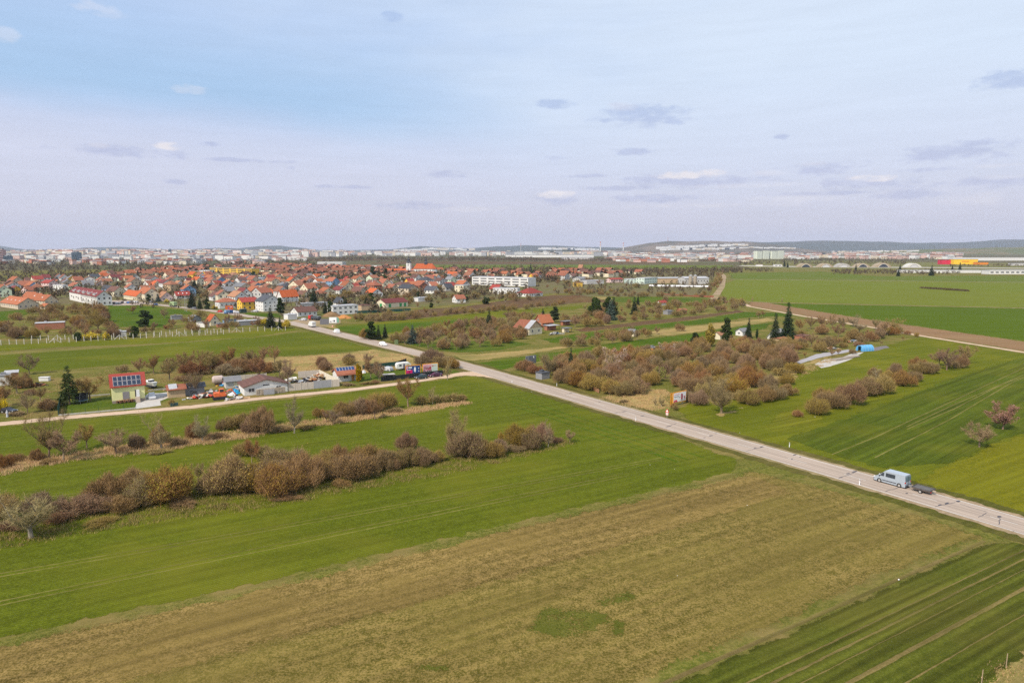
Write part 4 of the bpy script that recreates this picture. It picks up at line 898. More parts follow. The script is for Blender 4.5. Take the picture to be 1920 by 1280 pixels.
for k, (y, x) in enumerate(cand[:250]):
    ro = rh_.choice(rc); wa = rh_.choice(wc); st = 2 if rh_.random() < .42 else 1; rg = rh_.choice('LLR')
    azh = rh_.choice((-42,-42,-50,-36,-58))+rh_.uniform(-4,4)
    L = rh_.uniform(9, 15); W = rh_.uniform(8.5, 12); kd = 'gable' if rh_.random() < .85 else ('hip' if rh_.random() < .6 else 'flat')
    house(0, 0, wh=3.1*st+rh_.uniform(0,.6), rh=rh_.uniform(2.9,4.4), ridge=rg, az=azh, wall=wa, roof=ro if kd != 'flat' else 'silver', W=W, L=L, xy=(x, y), kind=kd, storeys=st,
          look=f"{'two-storey' if st == 2 else 'low'} {wa} {'hipped' if kd == 'hip' else ('flat-roofed' if kd == 'flat' else 'gabled')} house{' with '+dict(bright='bright orange', terra='terracotta', tan='tan-orange', silver='silver', rust='rusty red').get(ro, ro)+' roof' if kd != 'flat' else ''}",
          chim=y < 900, wins=y < 1000, near=False, occ=y < 900, gwin=y < 800)
fm_ = {c: MB() for c in ('orange','terra','rust','brown')}; fw = MB()
for (y, x) in far:
    a = math.radians(90-42-90+rh_.uniform(-8,8)) ; Wd, Ld, wh, rr2 = rh_.uniform(8,12), rh_.uniform(9,16), rh_.uniform(3,6), rh_.uniform(3,4.2)
    m4 = Matrix.Translation((x, y, OZ)) @ Matrix.Rotation(a+(PI/2 if rh_.random() < .4 else 0), 4, 'Z')
    fw.box(0, 0, -.2, Wd, Ld, wh, mat=m4)
    b = fm_[rh_.choice(('orange','terra','terra','rust','rust','brown','brown'))]; t = MB(); roof_gable(t, Wd, Ld, wh, rr2, 'L'); b.add([m4 @ Vector(v) for v in t.v], t.f)
if far:
    allm = MB(); allm.add(fw.v, fw.f, 0)
    for i, c in enumerate(fm_): allm.add(fm_[c].v, fm_[c].f, i+1)
    tag(allm.build('distant_houses', [wallm('cream')]+[roofm(c) for c in fm_]), 'orange-roofed houses crowded at the far side of the village', 'houses', kind='stuff')
# ---- airfield and store at the far right
def shelter(x, col, hood, lk, w=27):
    p = G(x, 501); s = FPX/p.y; W = w/s; h = W*.27; r = empty('aircraft_shelter', (p.x, p.y, OZ), math.atan2(-p.x, p.y)*.3); N = 14
    def arch(W, h, k=1): return [(-W/2*k+(W*k)*i/N, h*math.sin(PI*i/N)**.75) for i in range(N+1)]
    mb = MB(); o = arch(W, h); mb.prism([(a, b) for a, b in o][::-1], 1, 0, 26); mb.build('shell', plain('shelter_'+col, dict(tan=(.34,.27,.18), pale=(.36,.32,.26), grey=(.36,.34,.31))[col], .9, .3, .1), r)
    mb = MB(); i_ = [(a*.52, b*.66) for a, b in o]; mb.prism(i_[::-1], 1, -.25, -.02); mb.build('door', plain('shelter_door_'+hood, dict(dark=(.03,.04,.06), white=(.50,.50,.50))[hood], .8), r)
    mb = MB(); i2 = [(a*.60, b*.76) for a, b in o]
    for (a, b), (c, d) in zip(i2, i2[1:]): mb.tube((a,-.6,b), (c,-.6,d), .55, .55, 6)
    mb.build('door_frame', plain('shelter_pale', (.55,.53,.48), .9), r)
    tag(r, lk, 'aircraft shelter', 'arched aircraft shelters on the airfield')
shelter(1511,'tan','dark','leftmost arched aircraft shelter with dark opening'); shelter(1549,'tan','white','second arched aircraft shelter from left, door pale'); shelter(1582,'grey','white','third arched aircraft shelter from left, greyish shell')
shelter(1618,'tan','dark','fourth arched aircraft shelter from left, brown shell'); shelter(1656.5,'tan','dark','largest arched aircraft shelter with wide dark mouth, fifth from left', 30); shelter(1714,'pale','white','rightmost arched aircraft shelter, pale and apart', 27)
def block(x0, x1, y, h, wall, roof, lk, nm='hall', cat='hall', d=20, bands=0, az=-88):
    p0 = G(x1, y); q = G(x0, y); L = (p0-q).length
    r = empty(nm, (q.x, q.y, OZ), 0); MB().box(0, 0, -.2, L, d, h).build('wall', wall, r); MB().box(-.4, -.4, h, L+.4, d+.4, h+.5).build('roof', roof, r)
    n = bands
    for i in range(n): MB().box(L*(i+.2)/n, -.15, h*.35, L*(i+.8)/n, .02, h*.65).build('window', GLASS, r)
    if lk: tag(r, lk, cat)
    return r
block(1766,1787.5,495.6,12, plain('store_red', (.62,.02,.06), .7), roofm('red'), 'bright red cube of the big store', 'store_building', 'store')
st = block(1788,1833,495.8,14, plain('store_yellow', (.85,.55,.02), .7), roofm('grey'), 'long yellow store front beside the red cube', 'store_building', 'store')
MB().box(22, -.3, 7, 42, -.05, 9.5).build('sign', plain('store_orange', (.75,.25,.02), .7), st)
block(1834,1853,496.2,6, plain('store_orange', (.70,.36,.03), .7), roofm('tan'), 'low orange wing right of the yellow store', 'store_building', 'store')
block(1787,2010,488.5,11, wallm('white'), roofm('silver'), 'very long white logistics hall behind the yellow store', 'warehouse', 'warehouse', bands=0)
block(1687,1839,511.6,4.6, wallm('white'), roofm('silver'), 'very long low white shed beyond the green fields', 'shed', 'shed', d=9)
block(1855,1990,514.2,6.5, wallm('white'), roofm('silver'), 'white industrial house with small dark windows at the right edge', 'factory_building', 'factory', bands=14)
block(1900,2010,498,6, wallm('grey'), roofm('grey'), 'low grey hall at the right edge beyond the runway', 'hall', 'hall', bands=0)
block(1419,1430,499.5,4.5, wallm('white'), roofm('tan'), 'small cream block at the airfield edge, left one', 'hut', 'hut', d=8)
block(1452,1466,500,5, wallm('white'), roofm('silver'), 'small white block at the airfield edge, right one', 'hut', 'hut', d=8, bands=2)
for i, x0 in enumerate((1417,1430,1444.5,1457)):
    r = block(x0, x0+12, 485.3, 34+(i % 2), plain('tower_green_white', (.72,.76,.62), .9), roofm('grey'), f'{("first","second","third","fourth")[i]} from left of the four pale tower blocks', 'tower_block', 'tower block', d=30)
    for z in range(9): MB().box(5, -.3, 3+z*3.5, 33, -.02, 4.6+z*3.5).build('window', plain('far_window', (.32,.36,.34), .6), r)
    r['group'] = 'four pale tower blocks'
# far city landmarks
def tall(x, y, ytop, wpx, wall, lk, nm='tower_block', cat='tower block', d=None):
    p = G(x, y); D = p.y; h = CAMH+(HZ-ytop)/FPX*D; w = wpx/FPX*D; r = empty(nm, (p.x, p.y, 0)); MB().box(-w/2, 0, -1, w/2, d or w, h).build('wall', wall, r); n = 7
    for i in range(n): MB().box(-w*.45, -2, h*(i+.4)/n, w*.45, -.5, h*(i+.65)/n).build('window_band', plain('far_glass', (.10,.14,.18), .5), r)
    MB().box(-w*.3, w*.2, h, w*.3, w*.7, h+4).build('roof', roofm('grey'), r)
    tag(r, lk, cat)
GL = plain('far_glass_tower', (.10,.15,.19), .4)
tall(140.5,489,473,12,GL,'dark glass office tower standing above the left of the city')
tall(2,491,468,9,plain('far_red_tower', (.42,.25,.22), .8),'reddish high-rise tower at the left edge of the city')
tall(11,491,480,9,GL,'dark lower tower next to the reddish high-rise')
tall(19,490,480,5,GL,'slim dark tower second from the reddish high-rise')
tall(318,480,467.5,4,GL,'dark twin-spired cathedral tower on the city skyline', 'cathedral_tower', 'tower')
tall(381,477,468.5,5,GL,'left one of two bluish towers on the city skyline'); tall(390,477,468.5,5,GL,'right one of two bluish towers on the city skyline')
tall(398,485,478,8,GL,'dark blue office block low in the city')
for i, (x, y, yt) in enumerate(((1125.5,478,453.5),(1168.5,476,455),(976.5,474,456.5),(1251.5,470,445))):
    p = G(x, y) if i < 3 else G(x, 471.5); D = p.y; h = CAMH+(HZ-yt)/FPX*D; w = (1.7 if i < 2 else .9)/FPX*D
    mb = MB(); mb.tube((0,0,-1), (0,0,h), w*.62, w*.4, 8); r = empty('chimney_stack' if i < 2 else 'mast', (p.x, p.y, 0)); mb.build('shaft', wallm('white') if i < 2 else wallm('grey'), r)
    mb = MB()
    for t in (.72, .88, .97): mb.tube((0,0,h*t), (0,0,h*(t+.04)), w*.62, w*.6, 8)
    mb.build('band', plain('band_red', (.5,.1,.08), .8), r)
    tag(r, ('tall white chimney with red bands left of the quarry hill', 'tall chimney close to the quarry hill foot', 'thin mast rising from the wooded hill', 'thin mast on top of the quarry hill')[i], 'chimney' if i < 2 else 'mast')
# ================================================================== DETAILS
TYRE = plain('tyre', (.025,.025,.025), .85, .1); RIM = plain('rim', (.50,.49,.47), .4, .1, metal=.4)
LAMPW = plain('lamp_clear', (.75,.75,.72), .2, .05); LAMPR = plain('lamp_red', (.45,.02,.02), .3, .05); BLACKP = plain('black_plastic', (.03,.03,.035), .6, .1)
def paint(name, c): return plain('paint_'+name, c, .32, .06, .8, spec=.5, gloss_coat=.4)
def quadmesh(ps, off, inset):
    """a thin pane lying on the quad ps, shrunk by inset and standing off by off"""
    ps = [Vector(p) for p in ps]; c = sum(ps, Vector())/4; n = (ps[1]-ps[0]).cross(ps[2]-ps[0]).normalized()
    q = [c+(p-c)*inset+n*off for p in ps]; b = [c+(p-c)*inset-n*.01 for p in ps]
    m = MB(); m.add(q+b, [(0,1,2,3), (0,4,5,1), (1,5,6,2), (2,6,7,3), (3,7,4,0)]); return m
def vehicle(name, pt, head, m, L=4.4, Wd=1.8, belt=.92, H=1.5, hood=1.35, hoodz=.80, wsl=.75, rear=.25, rsl=.5, wheel=.33, wb=None, label='', cat='car', group=None, tap=.84, z=None, sidewin=3, solid_from=None, bump=True, rearwin=True, wx=None, trunk=0, trunkz=.95):
    """front at +Y. hood: length of the bonnet, wsl: run of the windscreen, rear: y of the rear belt end, rsl: run of the rear window"""
    p = G(*pt) if len(pt) == 2 else Vector(pt); a = math.radians(head); o = empty(name, (p.x, p.y, OZ if z is None else z), math.atan2(math.cos(a), math.sin(a))-PI/2)
    hw = Wd/2; y0, y1 = -L/2, L/2; wb = wb or L*.6; g = wheel*.62
    lo = MB(); prof = [(y0, g+.15), (y0+.06, g), (y1-.1, g), (y1, g+.2), (y1-.03, hoodz-.18), (y1-.22, hoodz-.04), (y1-hood, belt), (y0+rear+trunk, belt), (y0+.05, trunkz if trunk else belt), (y0, belt-.25)]
    lo.prism([(a_, b_) for a_, b_ in prof], 0, -hw, hw)
    gh = MB(); f0, r0 = y1-hood, y0+rear+trunk; f1, r1 = f0-wsl, r0+rsl; t = hw*tap; bw = hw*.97
    v = [(-bw,f0,belt-.01),(bw,f0,belt-.01),(bw,r0,belt-.01),(-bw,r0,belt-.01),(-t,f1,H),(t,f1,H),(t,r1,H),(-t,r1,H)]
    lo.add(v, [(4,7,6,5),(0,4,5,1),(1,5,6,2),(2,6,7,3),(3,7,4,0)])
    me = lo.build('body', m, o)
    V = [Vector(q) for q in v]
    quadmesh([V[0],V[1],V[5],V[4]], .012, .88).build('windscreen', GLASS, o)
    if rearwin: quadmesh([V[2],V[3],V[7],V[6]], .012, .82).build('rear_window', GLASS, o)
    for s, (A, B, Cc, D) in ((1, (V[1],V[2],V[6],V[5])), (-1, (V[3],V[0],V[4],V[7]))):
        n = sidewin; nn = n if solid_from is None else solid_from
        for i in range(nn):
            ta, tb = (i+.06)/n, (i+.94)/n
            if s > 0: q = [A.lerp(B, ta), A.lerp(B, tb), D.lerp(Cc, tb), D.lerp(Cc, ta)]
            else: q = [B.lerp(A, tb), B.lerp(A, ta), Cc.lerp(D, ta), Cc.lerp(D, tb)]
            quadmesh([q[0].lerp(q[3], .08), q[1].lerp(q[2], .08), q[2].lerp(q[1], .14), q[3].lerp(q[0], .14)], .012, .97).build('side_window', GLASS, o)
    for s in (-1, 1):
        for yy in ((wb/2 if wx is None else wx[0]), (-wb/2 if wx is None else wx[1])):
            w = MB().tube((s*(hw-.20), yy, wheel), (s*(hw+.015), yy, wheel), wheel, wheel, 14).build('wheel', TYRE, o)
            MB().tube((s*(hw-.05), yy, wheel), (s*(hw+.03), yy, wheel), wheel*.66, wheel*.6, 12).build('rim', RIM, w)
            MB().tube((s*(hw-.22), yy, wheel), (s*(hw+.005), yy, wheel), wheel*1.18, wheel*1.18, 14).build('wheel_arch', BLACKP, o)
        MB().box(s*hw-s*.05-(.17), y1-.16, hoodz-.24, s*hw-s*.05+(.17) if s < 0 else s*hw-.0, y1+.015, hoodz-.08).build('headlight', LAMPW, o)
        MB().box(min(s*hw, s*(hw-.16))-.01, y0-.015, belt-.28, max(s*hw, s*(hw-.16))+.01, y0+.12, belt-.05).build('taillight', LAMPR, o)
        MB().box(min(s*hw, s*(hw+.2)), f0-.35, belt, max(s*hw, s*(hw+.2)), f0-.22, belt+.16).build('mirror', BLACKP, o)
    if bump: MB().box(-hw*.98, y1-.06, g-.03, hw*.98, y1+.04, g+.24).box(-hw*.98, y0-.04, g-.03, hw*.98, y0+.08, g+.24).build('bumper', BLACKP if bump == 1 and Wd > 1.95 else m, o)
    tag(o, label, cat, group); return o
RDA = -34.6
# the van and its trailer on the road
pf, pr = G(1649.6, 903.5, RZ), G(1688, 914, RZ); dv = (pf-pr).normalized(); rt = Vector((dv.y, -dv.x, 0)); cv = pr+dv*(1.95)+rt*.98
head = math.degrees(math.atan2(dv.x, dv.y)); VP = paint('pale_blue', (.35,.40,.45))
van = vehicle('van', tuple(cv), head, VP, L=5.5, Wd=2.02, belt=1.22, H=2.32, hood=.72, hoodz=1.05, wsl=1.15, rear=.04, rsl=.10, wheel=.36, wx=(1.75,-1.72), label='pale blue delivery van towing a flat trailer down the road', cat='van', tap=.90, z=RZ, sidewin=5, solid_from=0, rearwin=False, bump=True)
for s in (-1, 1):
    def sp(y, zz): t = (zz-1.22)/(2.32-1.22); return (s*(1.01*.97+(1.01*.90-1.01*.97)*t+.012), y, zz)
    for nm, pts in (('side_window', [(1.75,1.32),(.98,1.32),(.98,1.96),(1.22,1.96)]), ('side_window', [(.70,1.32),(-.95,1.32),(-.95,2.0),(.70,2.0)])):
        P_ = [Vector(sp(*q)) for q in pts]; m = MB(); off = Vector((s*.02, 0, 0)); m.add([q+off for q in P_]+[q-off for q in P_], [(0,1,2,3) if s > 0 else (3,2,1,0), (0,4,5,1), (1,5,6,2), (2,6,7,3), (3,7,4,0)]); m.build(nm, GLASS, van)
    MB().box(min(s*1.0, s*1.03), -1.2, .52, max(s*1.0, s*1.03), 1.25, .66).build('side_trim', BLACKP, van)
    MB().box(s*.48-.42, -2.785, 1.35, s*.48+.42, -2.74, 2.12).build('rear_window', plain('van_rear_glass', (.13,.20,.24), .2, .1), van)
MB().box(-1.0, 2.5, .42, 1.0, 2.80, .80).build('front_bumper', plain('grey_plastic', (.09,.10,.12), .6), van)
MB().box(-1.0, -2.88, .36, 1.0, -2.70, .62).build('rear_bumper', plain('grey_plastic', (.09,.10,.12), .6), van)
MB().box(-.012, -2.79, .6, .012, -2.745, 2.2).build('door_gap', BLACKP, van)
tc_ = cv-dv*5.25; tr_ = empty('trailer', (tc_.x, tc_.y, RZ), van.rotation_euler.z)
MB().box(-.95, -1.55, .52, .95, 1.45, .66).build('bed', plain('trailer_wood', (.16,.12,.09), .9, .4), tr_)
m = MB().box(-1.0,-1.6,.66,-.95,1.5,.88).box(.95,-1.6,.66,1.0,1.5,.88).box(-.95,1.45,.66,.95,1.5,.88).box(-.95,-1.6,.66,.95,-1.55,.88); m.build('side_board', plain('trailer_steel', (.10,.095,.095), .6, .3), tr_)
MB().box(-.85,-1.4,.67,.85,1.35,.80).build('folded_cover', plain('trailer_cover', (.12,.115,.11), .8, .4), tr_)
m = MB(); m.tube((-.6,1.45,.5),(0,2.6,.5),.05,.05,6).tube((.6,1.45,.5),(0,2.6,.5),.05,.05,6); m.build('drawbar', METAL, tr_)
for s in (-1, 1):
    for yy in (-.05,):
        w = MB().tube((s*.96,yy,.31),(s*1.16,yy,.31),.31,.31,14).build('wheel', TYRE, tr_); MB().tube((s*1.1,yy,.31),(s*1.175,yy,.31),.2,.19,12).build('rim', RIM, w)
    MB().box(s*.7-.15,-1.66,.45,s*.7+.15,-1.6,.58).build('taillight', LAMPR, tr_)
m = MB(); m.box(-.12,-2.1,.55,.12,-1.6,.75); m.build('rear_bracket', plain('trailer_wood2', (.42,.35,.26), .9), tr_)
tag(tr_, 'low flat dark trailer towed behind the pale blue van', 'trailer')
# traffic and parked vehicles
CARW = paint('white', (.80,.80,.79)); CARS = paint('silver', (.52,.52,.54)); CARB = paint('dark_teal', (.02,.045,.055)); CARP = paint('dark_purple', (.055,.012,.045)); CARBL = paint('blue', (.04,.12,.32)); CARR = paint('red', (.55,.03,.02)); CARG = paint('grey', (.16,.17,.19)); CARK = paint('black', (.02,.02,.025))
vehicle('car', (718,648), 144, CARW, L=4.5, Wd=1.85, H=1.65, belt=.98, hoodz=.95, label='white car driving on the road towards the viewer', z=RZ)
vehicle('minivan', (631,624.3), -36, CARW, L=4.7, Wd=1.95, H=1.95, belt=1.05, hood=.95, hoodz=1.0, rear=.1, rsl=.15, label='small white van on the road just past the bend', cat='van', z=RZ)
bt = empty('box_truck', (*G(585.5,613.2).xy, RZ), math.radians(38)); MB().box(-1.05,-2.6,.7,1.05,1.6,3.0).build('cargo_box', wallm('white'), bt); c_ = MB().box(-1.0,1.62,.45,1.0,3.0,1.6); c_.prism([(1.62,1.6),(3.0,1.6),(2.5,2.2),(1.62,2.2)],0,-.95,.95); c_.build('cab', CARW, bt); MB().box(-.8,-2.64,1.7,.8,-2.6,2.7).build('rear_door', wallm('grey'), bt)
MB().box(-1.0,-2.6,.5,1.0,3.0,.7).build('chassis', BLACKP, bt)
for s in (-1, 1):
    for yy in (-1.6,2.2): MB().tube((s*.8,yy,.38),(s*1.03,yy,.38),.38,.38,12).build('wheel', TYRE, bt)
tag(bt, 'cream boxy camper truck driving ahead of the small white van', 'truck')
vehicle('car', (789.5,710.5), -122, CARB, L=4.0, Wd=1.75, H=1.5, belt=.92, hood=1.15, rear=.12, rsl=.35, label='dark teal hatchback parked under the left roadside billboard', z=OZ)
vehicle('car', (816.5,706.3), -122, CARP, L=4.5, Wd=1.78, H=1.43, belt=.90, hood=1.2, rear=.2, rsl=.6, trunk=.55, label='dark purple saloon parked under the right roadside billboard', z=OZ)
vehicle('car', (285,747), 150, CARS, L=4.1, Wd=1.75, H=1.5, label='silver car parked on the concrete drive of the yellow house')
vehicle('estate_car', (725,695), -60, CARS, L=4.6, Wd=1.75, H=1.48, rear=.1, rsl=.3, label='old silver estate car standing in the garden near the caravan')
vehicle('estate_car', (568,601), -70, CARS, L=4.5, H=1.5, label='silver car parked on the yellow gravel yard')
tk = empty('tipper_truck', (*G(590,600.3).xy, OZ), math.radians(62)); MB().box(-1.2,2.2,.6,1.2,4.0,2.8).build('cab', CARR, tk); MB().box(-1.05,4.0,1.7,1.05,4.03,2.5).build('windscreen', GLASS, tk); MB().box(-1.2,-4.2,1.2,1.2,2.0,2.4).build('tipper_body', paint('slate', (.06,.075,.09)), tk); MB().box(-1.0,-4.2,.6,1.0,2.2,1.15).build('chassis', BLACKP, tk)
for s in (-1, 1):
    for yy in (-3.2,-2.0,2.9): MB().tube((s*.9,yy,.5),(s*1.22,yy,.5),.5,.5,12).build('wheel', TYRE, tk)
tag(tk, 'tipper truck with red cab and dark body beside the bungalow', 'truck')
gt = empty('box_truck', (*G(325,575).xy, OZ), math.radians(50)); MB().box(-1.2,-4,1.0,1.2,2.2,3.6).build('cargo_box', plain('pale_green', (.32,.42,.22), .7), gt); MB().box(-1.15,2.25,.5,1.15,3.8,2.4).build('cab', paint('green', (.20,.38,.12)), gt); MB().box(-1,-4,.5,1,3.8,.95).build('chassis', BLACKP, gt)
for s in (-1, 1):
    for yy in (-2.8,2.9): MB().tube((s*.9,yy,.45),(s*1.2,yy,.45),.45,.45,12).build('wheel', TYRE, gt)
tag(gt, 'pale green box truck on the village street', 'truck')
bt2 = empty('tow_truck', (*G(428,588.5).xy, OZ), math.radians(-30)); MB().box(-1.1,-2.6,.6,1.1,1.4,1.2).build('bed', CARBL, bt2); MB().box(-1.1,1.4,.5,1.1,3.0,2.4).build('cab', CARBL, bt2); MB().box(-.9,-2.2,1.2,.9,.8,2.6).build('load', wallm('blue'), bt2)
for s in (-1, 1):
    for yy in (-1.6,2.2): MB().tube((s*.85,yy,.4),(s*1.12,yy,.4),.4,.4,12).build('wheel', TYRE, bt2)
tag(bt2, 'small blue lorry standing near the orange hoarding', 'truck')
vehicle('car', (291,572.3), -62, CARBL, L=4.2, label='dark blue car driving on the village street', z=RZ)
pk = [CARK, CARS, CARG, CARK, CARS, CARBL, CARG, CARW, CARS]
for i in range(9):
    x = 214+i*5.4; vehicle('car', (x, 569.5+(i % 3)*.5-(i*.35)), -20, pk[i], L=4.3, label=f'{("black","silver","grey","second black","pale silver","blue","dark grey","white","last silver")[i]} car in the parking row right of the terrace block', group='cars in the parking row', sidewin=2)
vehicle('car', (283,567.5), -60, CARG, L=4.3, label='grey car parked before the tall cream house', sidewin=2); vehicle('car', (363,579.5), -62, CARG, L=4.3, label='grey car beside the yellow forsythia in the street', sidewin=2)
vehicle('car', (412,585.5), -60, CARR, L=4.0, label='red car near the small blue lorry', sidewin=2); vehicle('car', (437,586.5), -60, CARW, L=4.3, label='white car right of the small blue lorry', sidewin=2); vehicle('car', (444,587.3), -40, CARS, L=4.3, label='silver car parked below the orange-yellow house', sidewin=2); vehicle('car', (478,585), -70, CARS, L=4.4, label='silver car beside the big white house', sidewin=2)
bus = empty('kiosk', (*G(456,586.5).xy, OZ), math.radians(40)); MB().box(-2,-1.2,0,2,1.2,2.5).build('wall', plain('dark_green_paint', (.04,.07,.06), .7), bus); MB().box(-2.2,-1.4,2.5,2.2,1.4,2.65).build('roof', roofm('grey'), bus); tag(bus, 'dark kiosk in front of the orange-yellow house', 'kiosk')
# ---- billboards
def billboard(x0, y0, x1, y1, zb, Hm, poles, lk, art, frame='billboard_orange', fc=(.72,.30,.02), group=None, back=None):
    a, b = G(x0, y0, zb), G(x1, y1, zb); d = b-a; Wm = d.length; o = empty('billboard', (a.x, a.y, OZ), math.atan2(d.y, d.x)); fm = plain(frame, fc, .6, .1)
    z0 = zb-OZ; t = .22
    MB().box(-t,-.02,z0-t,Wm+t,.16,z0+Hm+t).build('frame', fm, o)
    MB().box(0,-.05,z0,Wm,-.022,z0+Hm).build('poster', art[0], o)
    for (u0, v0, u1, v1, m) in art[1]: MB().box(Wm*u0,-.07,z0+Hm*v0,Wm*u1,-.052,z0+Hm*v1).build('printed_panel', m, o)
    for u in poles: MB().tube((Wm*u,.3,-.2),(Wm*u,.3,z0+Hm*.8),.09,.09,8).build('pole', METAL, o)
    tag(o, lk, 'billboard', group); print('BB', round(Wm, 2), Hm); return o, Wm, z0
PR = plain('print_red', (.72,.02,.05), .6, .1); PM = plain('print_magenta', (.70,.02,.16), .6, .25, 1.5); PB = plain('print_navy', (.02,.07,.22), .6, .5, .7); PW = plain('print_white', (.88,.88,.88), .6, .05); PG = plain('print_pale_green', (.58,.68,.58), .6, .1); PD = plain('print_dark', (.05,.04,.05), .6, .1); PP = plain('print_pink', (.80,.38,.42), .6, .1)
b1, W1, z1 = billboard(761.3,700.6,787.5,698.3,1.35,2.5,(.2,.8),'left of two orange-framed roadside billboards, blue and magenta poster', (PB, [(.02,.62,.13,.95,PP),(.02,.03,.45,.45,PM),(.18,.70,.42,.86,PW),(.05,.46,.34,.52,PW),(.88,.55,.93,.68,PW),(.88,.2,.93,.3,PW),(.20,.10,.26,.38,PD)]), group='two orange-framed roadside billboards')
fg = MB(); fg.sphere((W1*.64,-.08,z1+1.15), .34,.03,.85, nu=14, nv=10); fg.sphere((W1*.64,-.08,z1+2.15), .10,.03,.12, nu=10, nv=6); fg.build('printed_figure', PW, b1)
b2, W2, z2 = billboard(793.5,697.2,820.5,694.6,1.25,2.5,(.2,.8),'right of two orange-framed roadside billboards, red and pale green poster', (PG, [(.01,.03,.57,.98,PP),(.02,.24,.54,.66,PR),(.02,.70,.52,.80,PW),(.03,.54,.44,.60,PW),(.03,.40,.32,.46,PW),(.03,.28,.22,.34,PW),(.25,.05,.58,.19,PD),(.03,.05,.20,.12,PW),(.28,.09,.54,.15,PW),(.70,.72,.90,.76,PR)]), group='two orange-framed roadside billboards')
rg = MB()
for i in range(12):
    a_, c_ = 2*PI*i/12, 2*PI*(i+1)/12; rg.tube((W2*.645+.17*math.cos(a_),-.08,z2+1.9+.17*math.sin(a_)), (W2*.645+.17*math.cos(c_),-.08,z2+1.9+.17*math.sin(c_)), .045,.045,4)
rg.tube((W2*.645,-.08,z2+1.7), (W2*.645,-.08,z2+1.5), .05,.02,4); rg.build('printed_pin', PR, b2)
b3, W3, z3 = billboard(1262.6,754.6,1285.6,749.6,1.0,2.5,(.2,.8),'white roadside billboard with a big red 0% and orange edge', (PW, [(.03,.78,.46,.85,PP),(.04,.58,.40,.62,PD),(.40,.47,.50,.51,PD),(.01,.03,.30,.17,PR),(.05,.20,.27,.24,PR),(.56,.10,.92,.13,PD)]))
def lettering(txt, parent, x, z, size, m, y=-.10, sx=1.0, bold=.02):
    cu = bpy.data.curves.new('lettering', 'FONT'); cu.body = txt; cu.size = size; cu.extrude = .012; cu.offset = bold; cu.materials.append(m)
    t_ = bpy.data.objects.new('lettering', cu); me = bpy.data.meshes.new_from_object(t_); bpy.data.objects.remove(t_); me.materials.clear(); me.materials.append(m); o = bpy.data.objects.new('lettering', me); C.objects.link(o); o.parent = parent; o.location = (x, y, z); o.rotation_euler = (PI/2, 0, 0); o.scale = (sx, 1, 1); return o
CRIM = plain('print_crimson', (.42,.01,.05), .6, .05)
lettering('0', b3, W3*.58, z3+.55, 2.2, CRIM, sx=.7, bold=.07); lettering('%', b3, W3*.82, z3+.6, 1.0, CRIM, sx=.7, bold=.04)
MB().box(-.9,.3,-.2,-.35,.36,z3+2.7).build('side_board', plain('billboard_orange', (.72,.30,.02), .6), b3)
bb4, W4, z4 = billboard(986.8,681.5,1004.5,679.2,.9,2.5,(.2,.8),'dark roadside billboard seen from its bare grey back', (plain('board_back', (.14,.155,.18), .7), [(.0,.50,1.0,.53,METAL),(.15,.2,.21,.98,METAL),(.72,.72,.82,.98,PW)]), frame='board_back_frame', fc=(.20,.20,.22))
bb5, W5, z5 = billboard(617.8,605.0,631.5,604.8,1.0,2.9,(.2,.8),'white hoarding with small dark pictures beside the hedge by the gravel yard', (PW, [(.08,.14,.28,.32,PD),(.36,.20,.42,.5,plain('print_grey', (.3,.32,.33), .6)),(.54,.18,.76,.52,PD),(.97,.0,1.0,1,PB)]), frame='hoarding_frame', fc=(.55,.55,.53))
MB().box(W5+.25,-.02,z5,W5+1.1,.10,z5+2.9).build('side_panel', plain('print_green', (.15,.42,.30), .6, .5, 1), bb5)
MB().box(-5.2,.0,-.1,-.3,.12,3.1).build('grey_boarding', plain('grey_boarding', (.16,.16,.18), .8), bb5)
bb6, W6, z6 = billboard(423,580.6,437,580,1.4,2.6,(.2,.8),'orange hoarding beside the small blue lorry', (plain('print_orange', (.75,.18,.04), .6, .4, .8), [(.3,.2,.5,.6,plain('print_violet', (.3,.10,.35), .6)), (.6,.5,.9,.8,PP)]), frame='hoarding_frame2', fc=(.4,.1,.05))
gp = empty('sign_panel', (*G(743.5,647).xy, OZ), math.radians(50)); MB().box(-1,-.04,.3,1,.04,2.3).build('panel', plain('panel_green', (.36,.45,.20), .8), gp); MB().box(-.95,-.02,0,-.87,.02,.3).box(.87,-.02,0,.95,.02,.3).build('post', METAL, gp); tag(gp, 'small pale green panel at the roadside beyond the junction', 'sign')
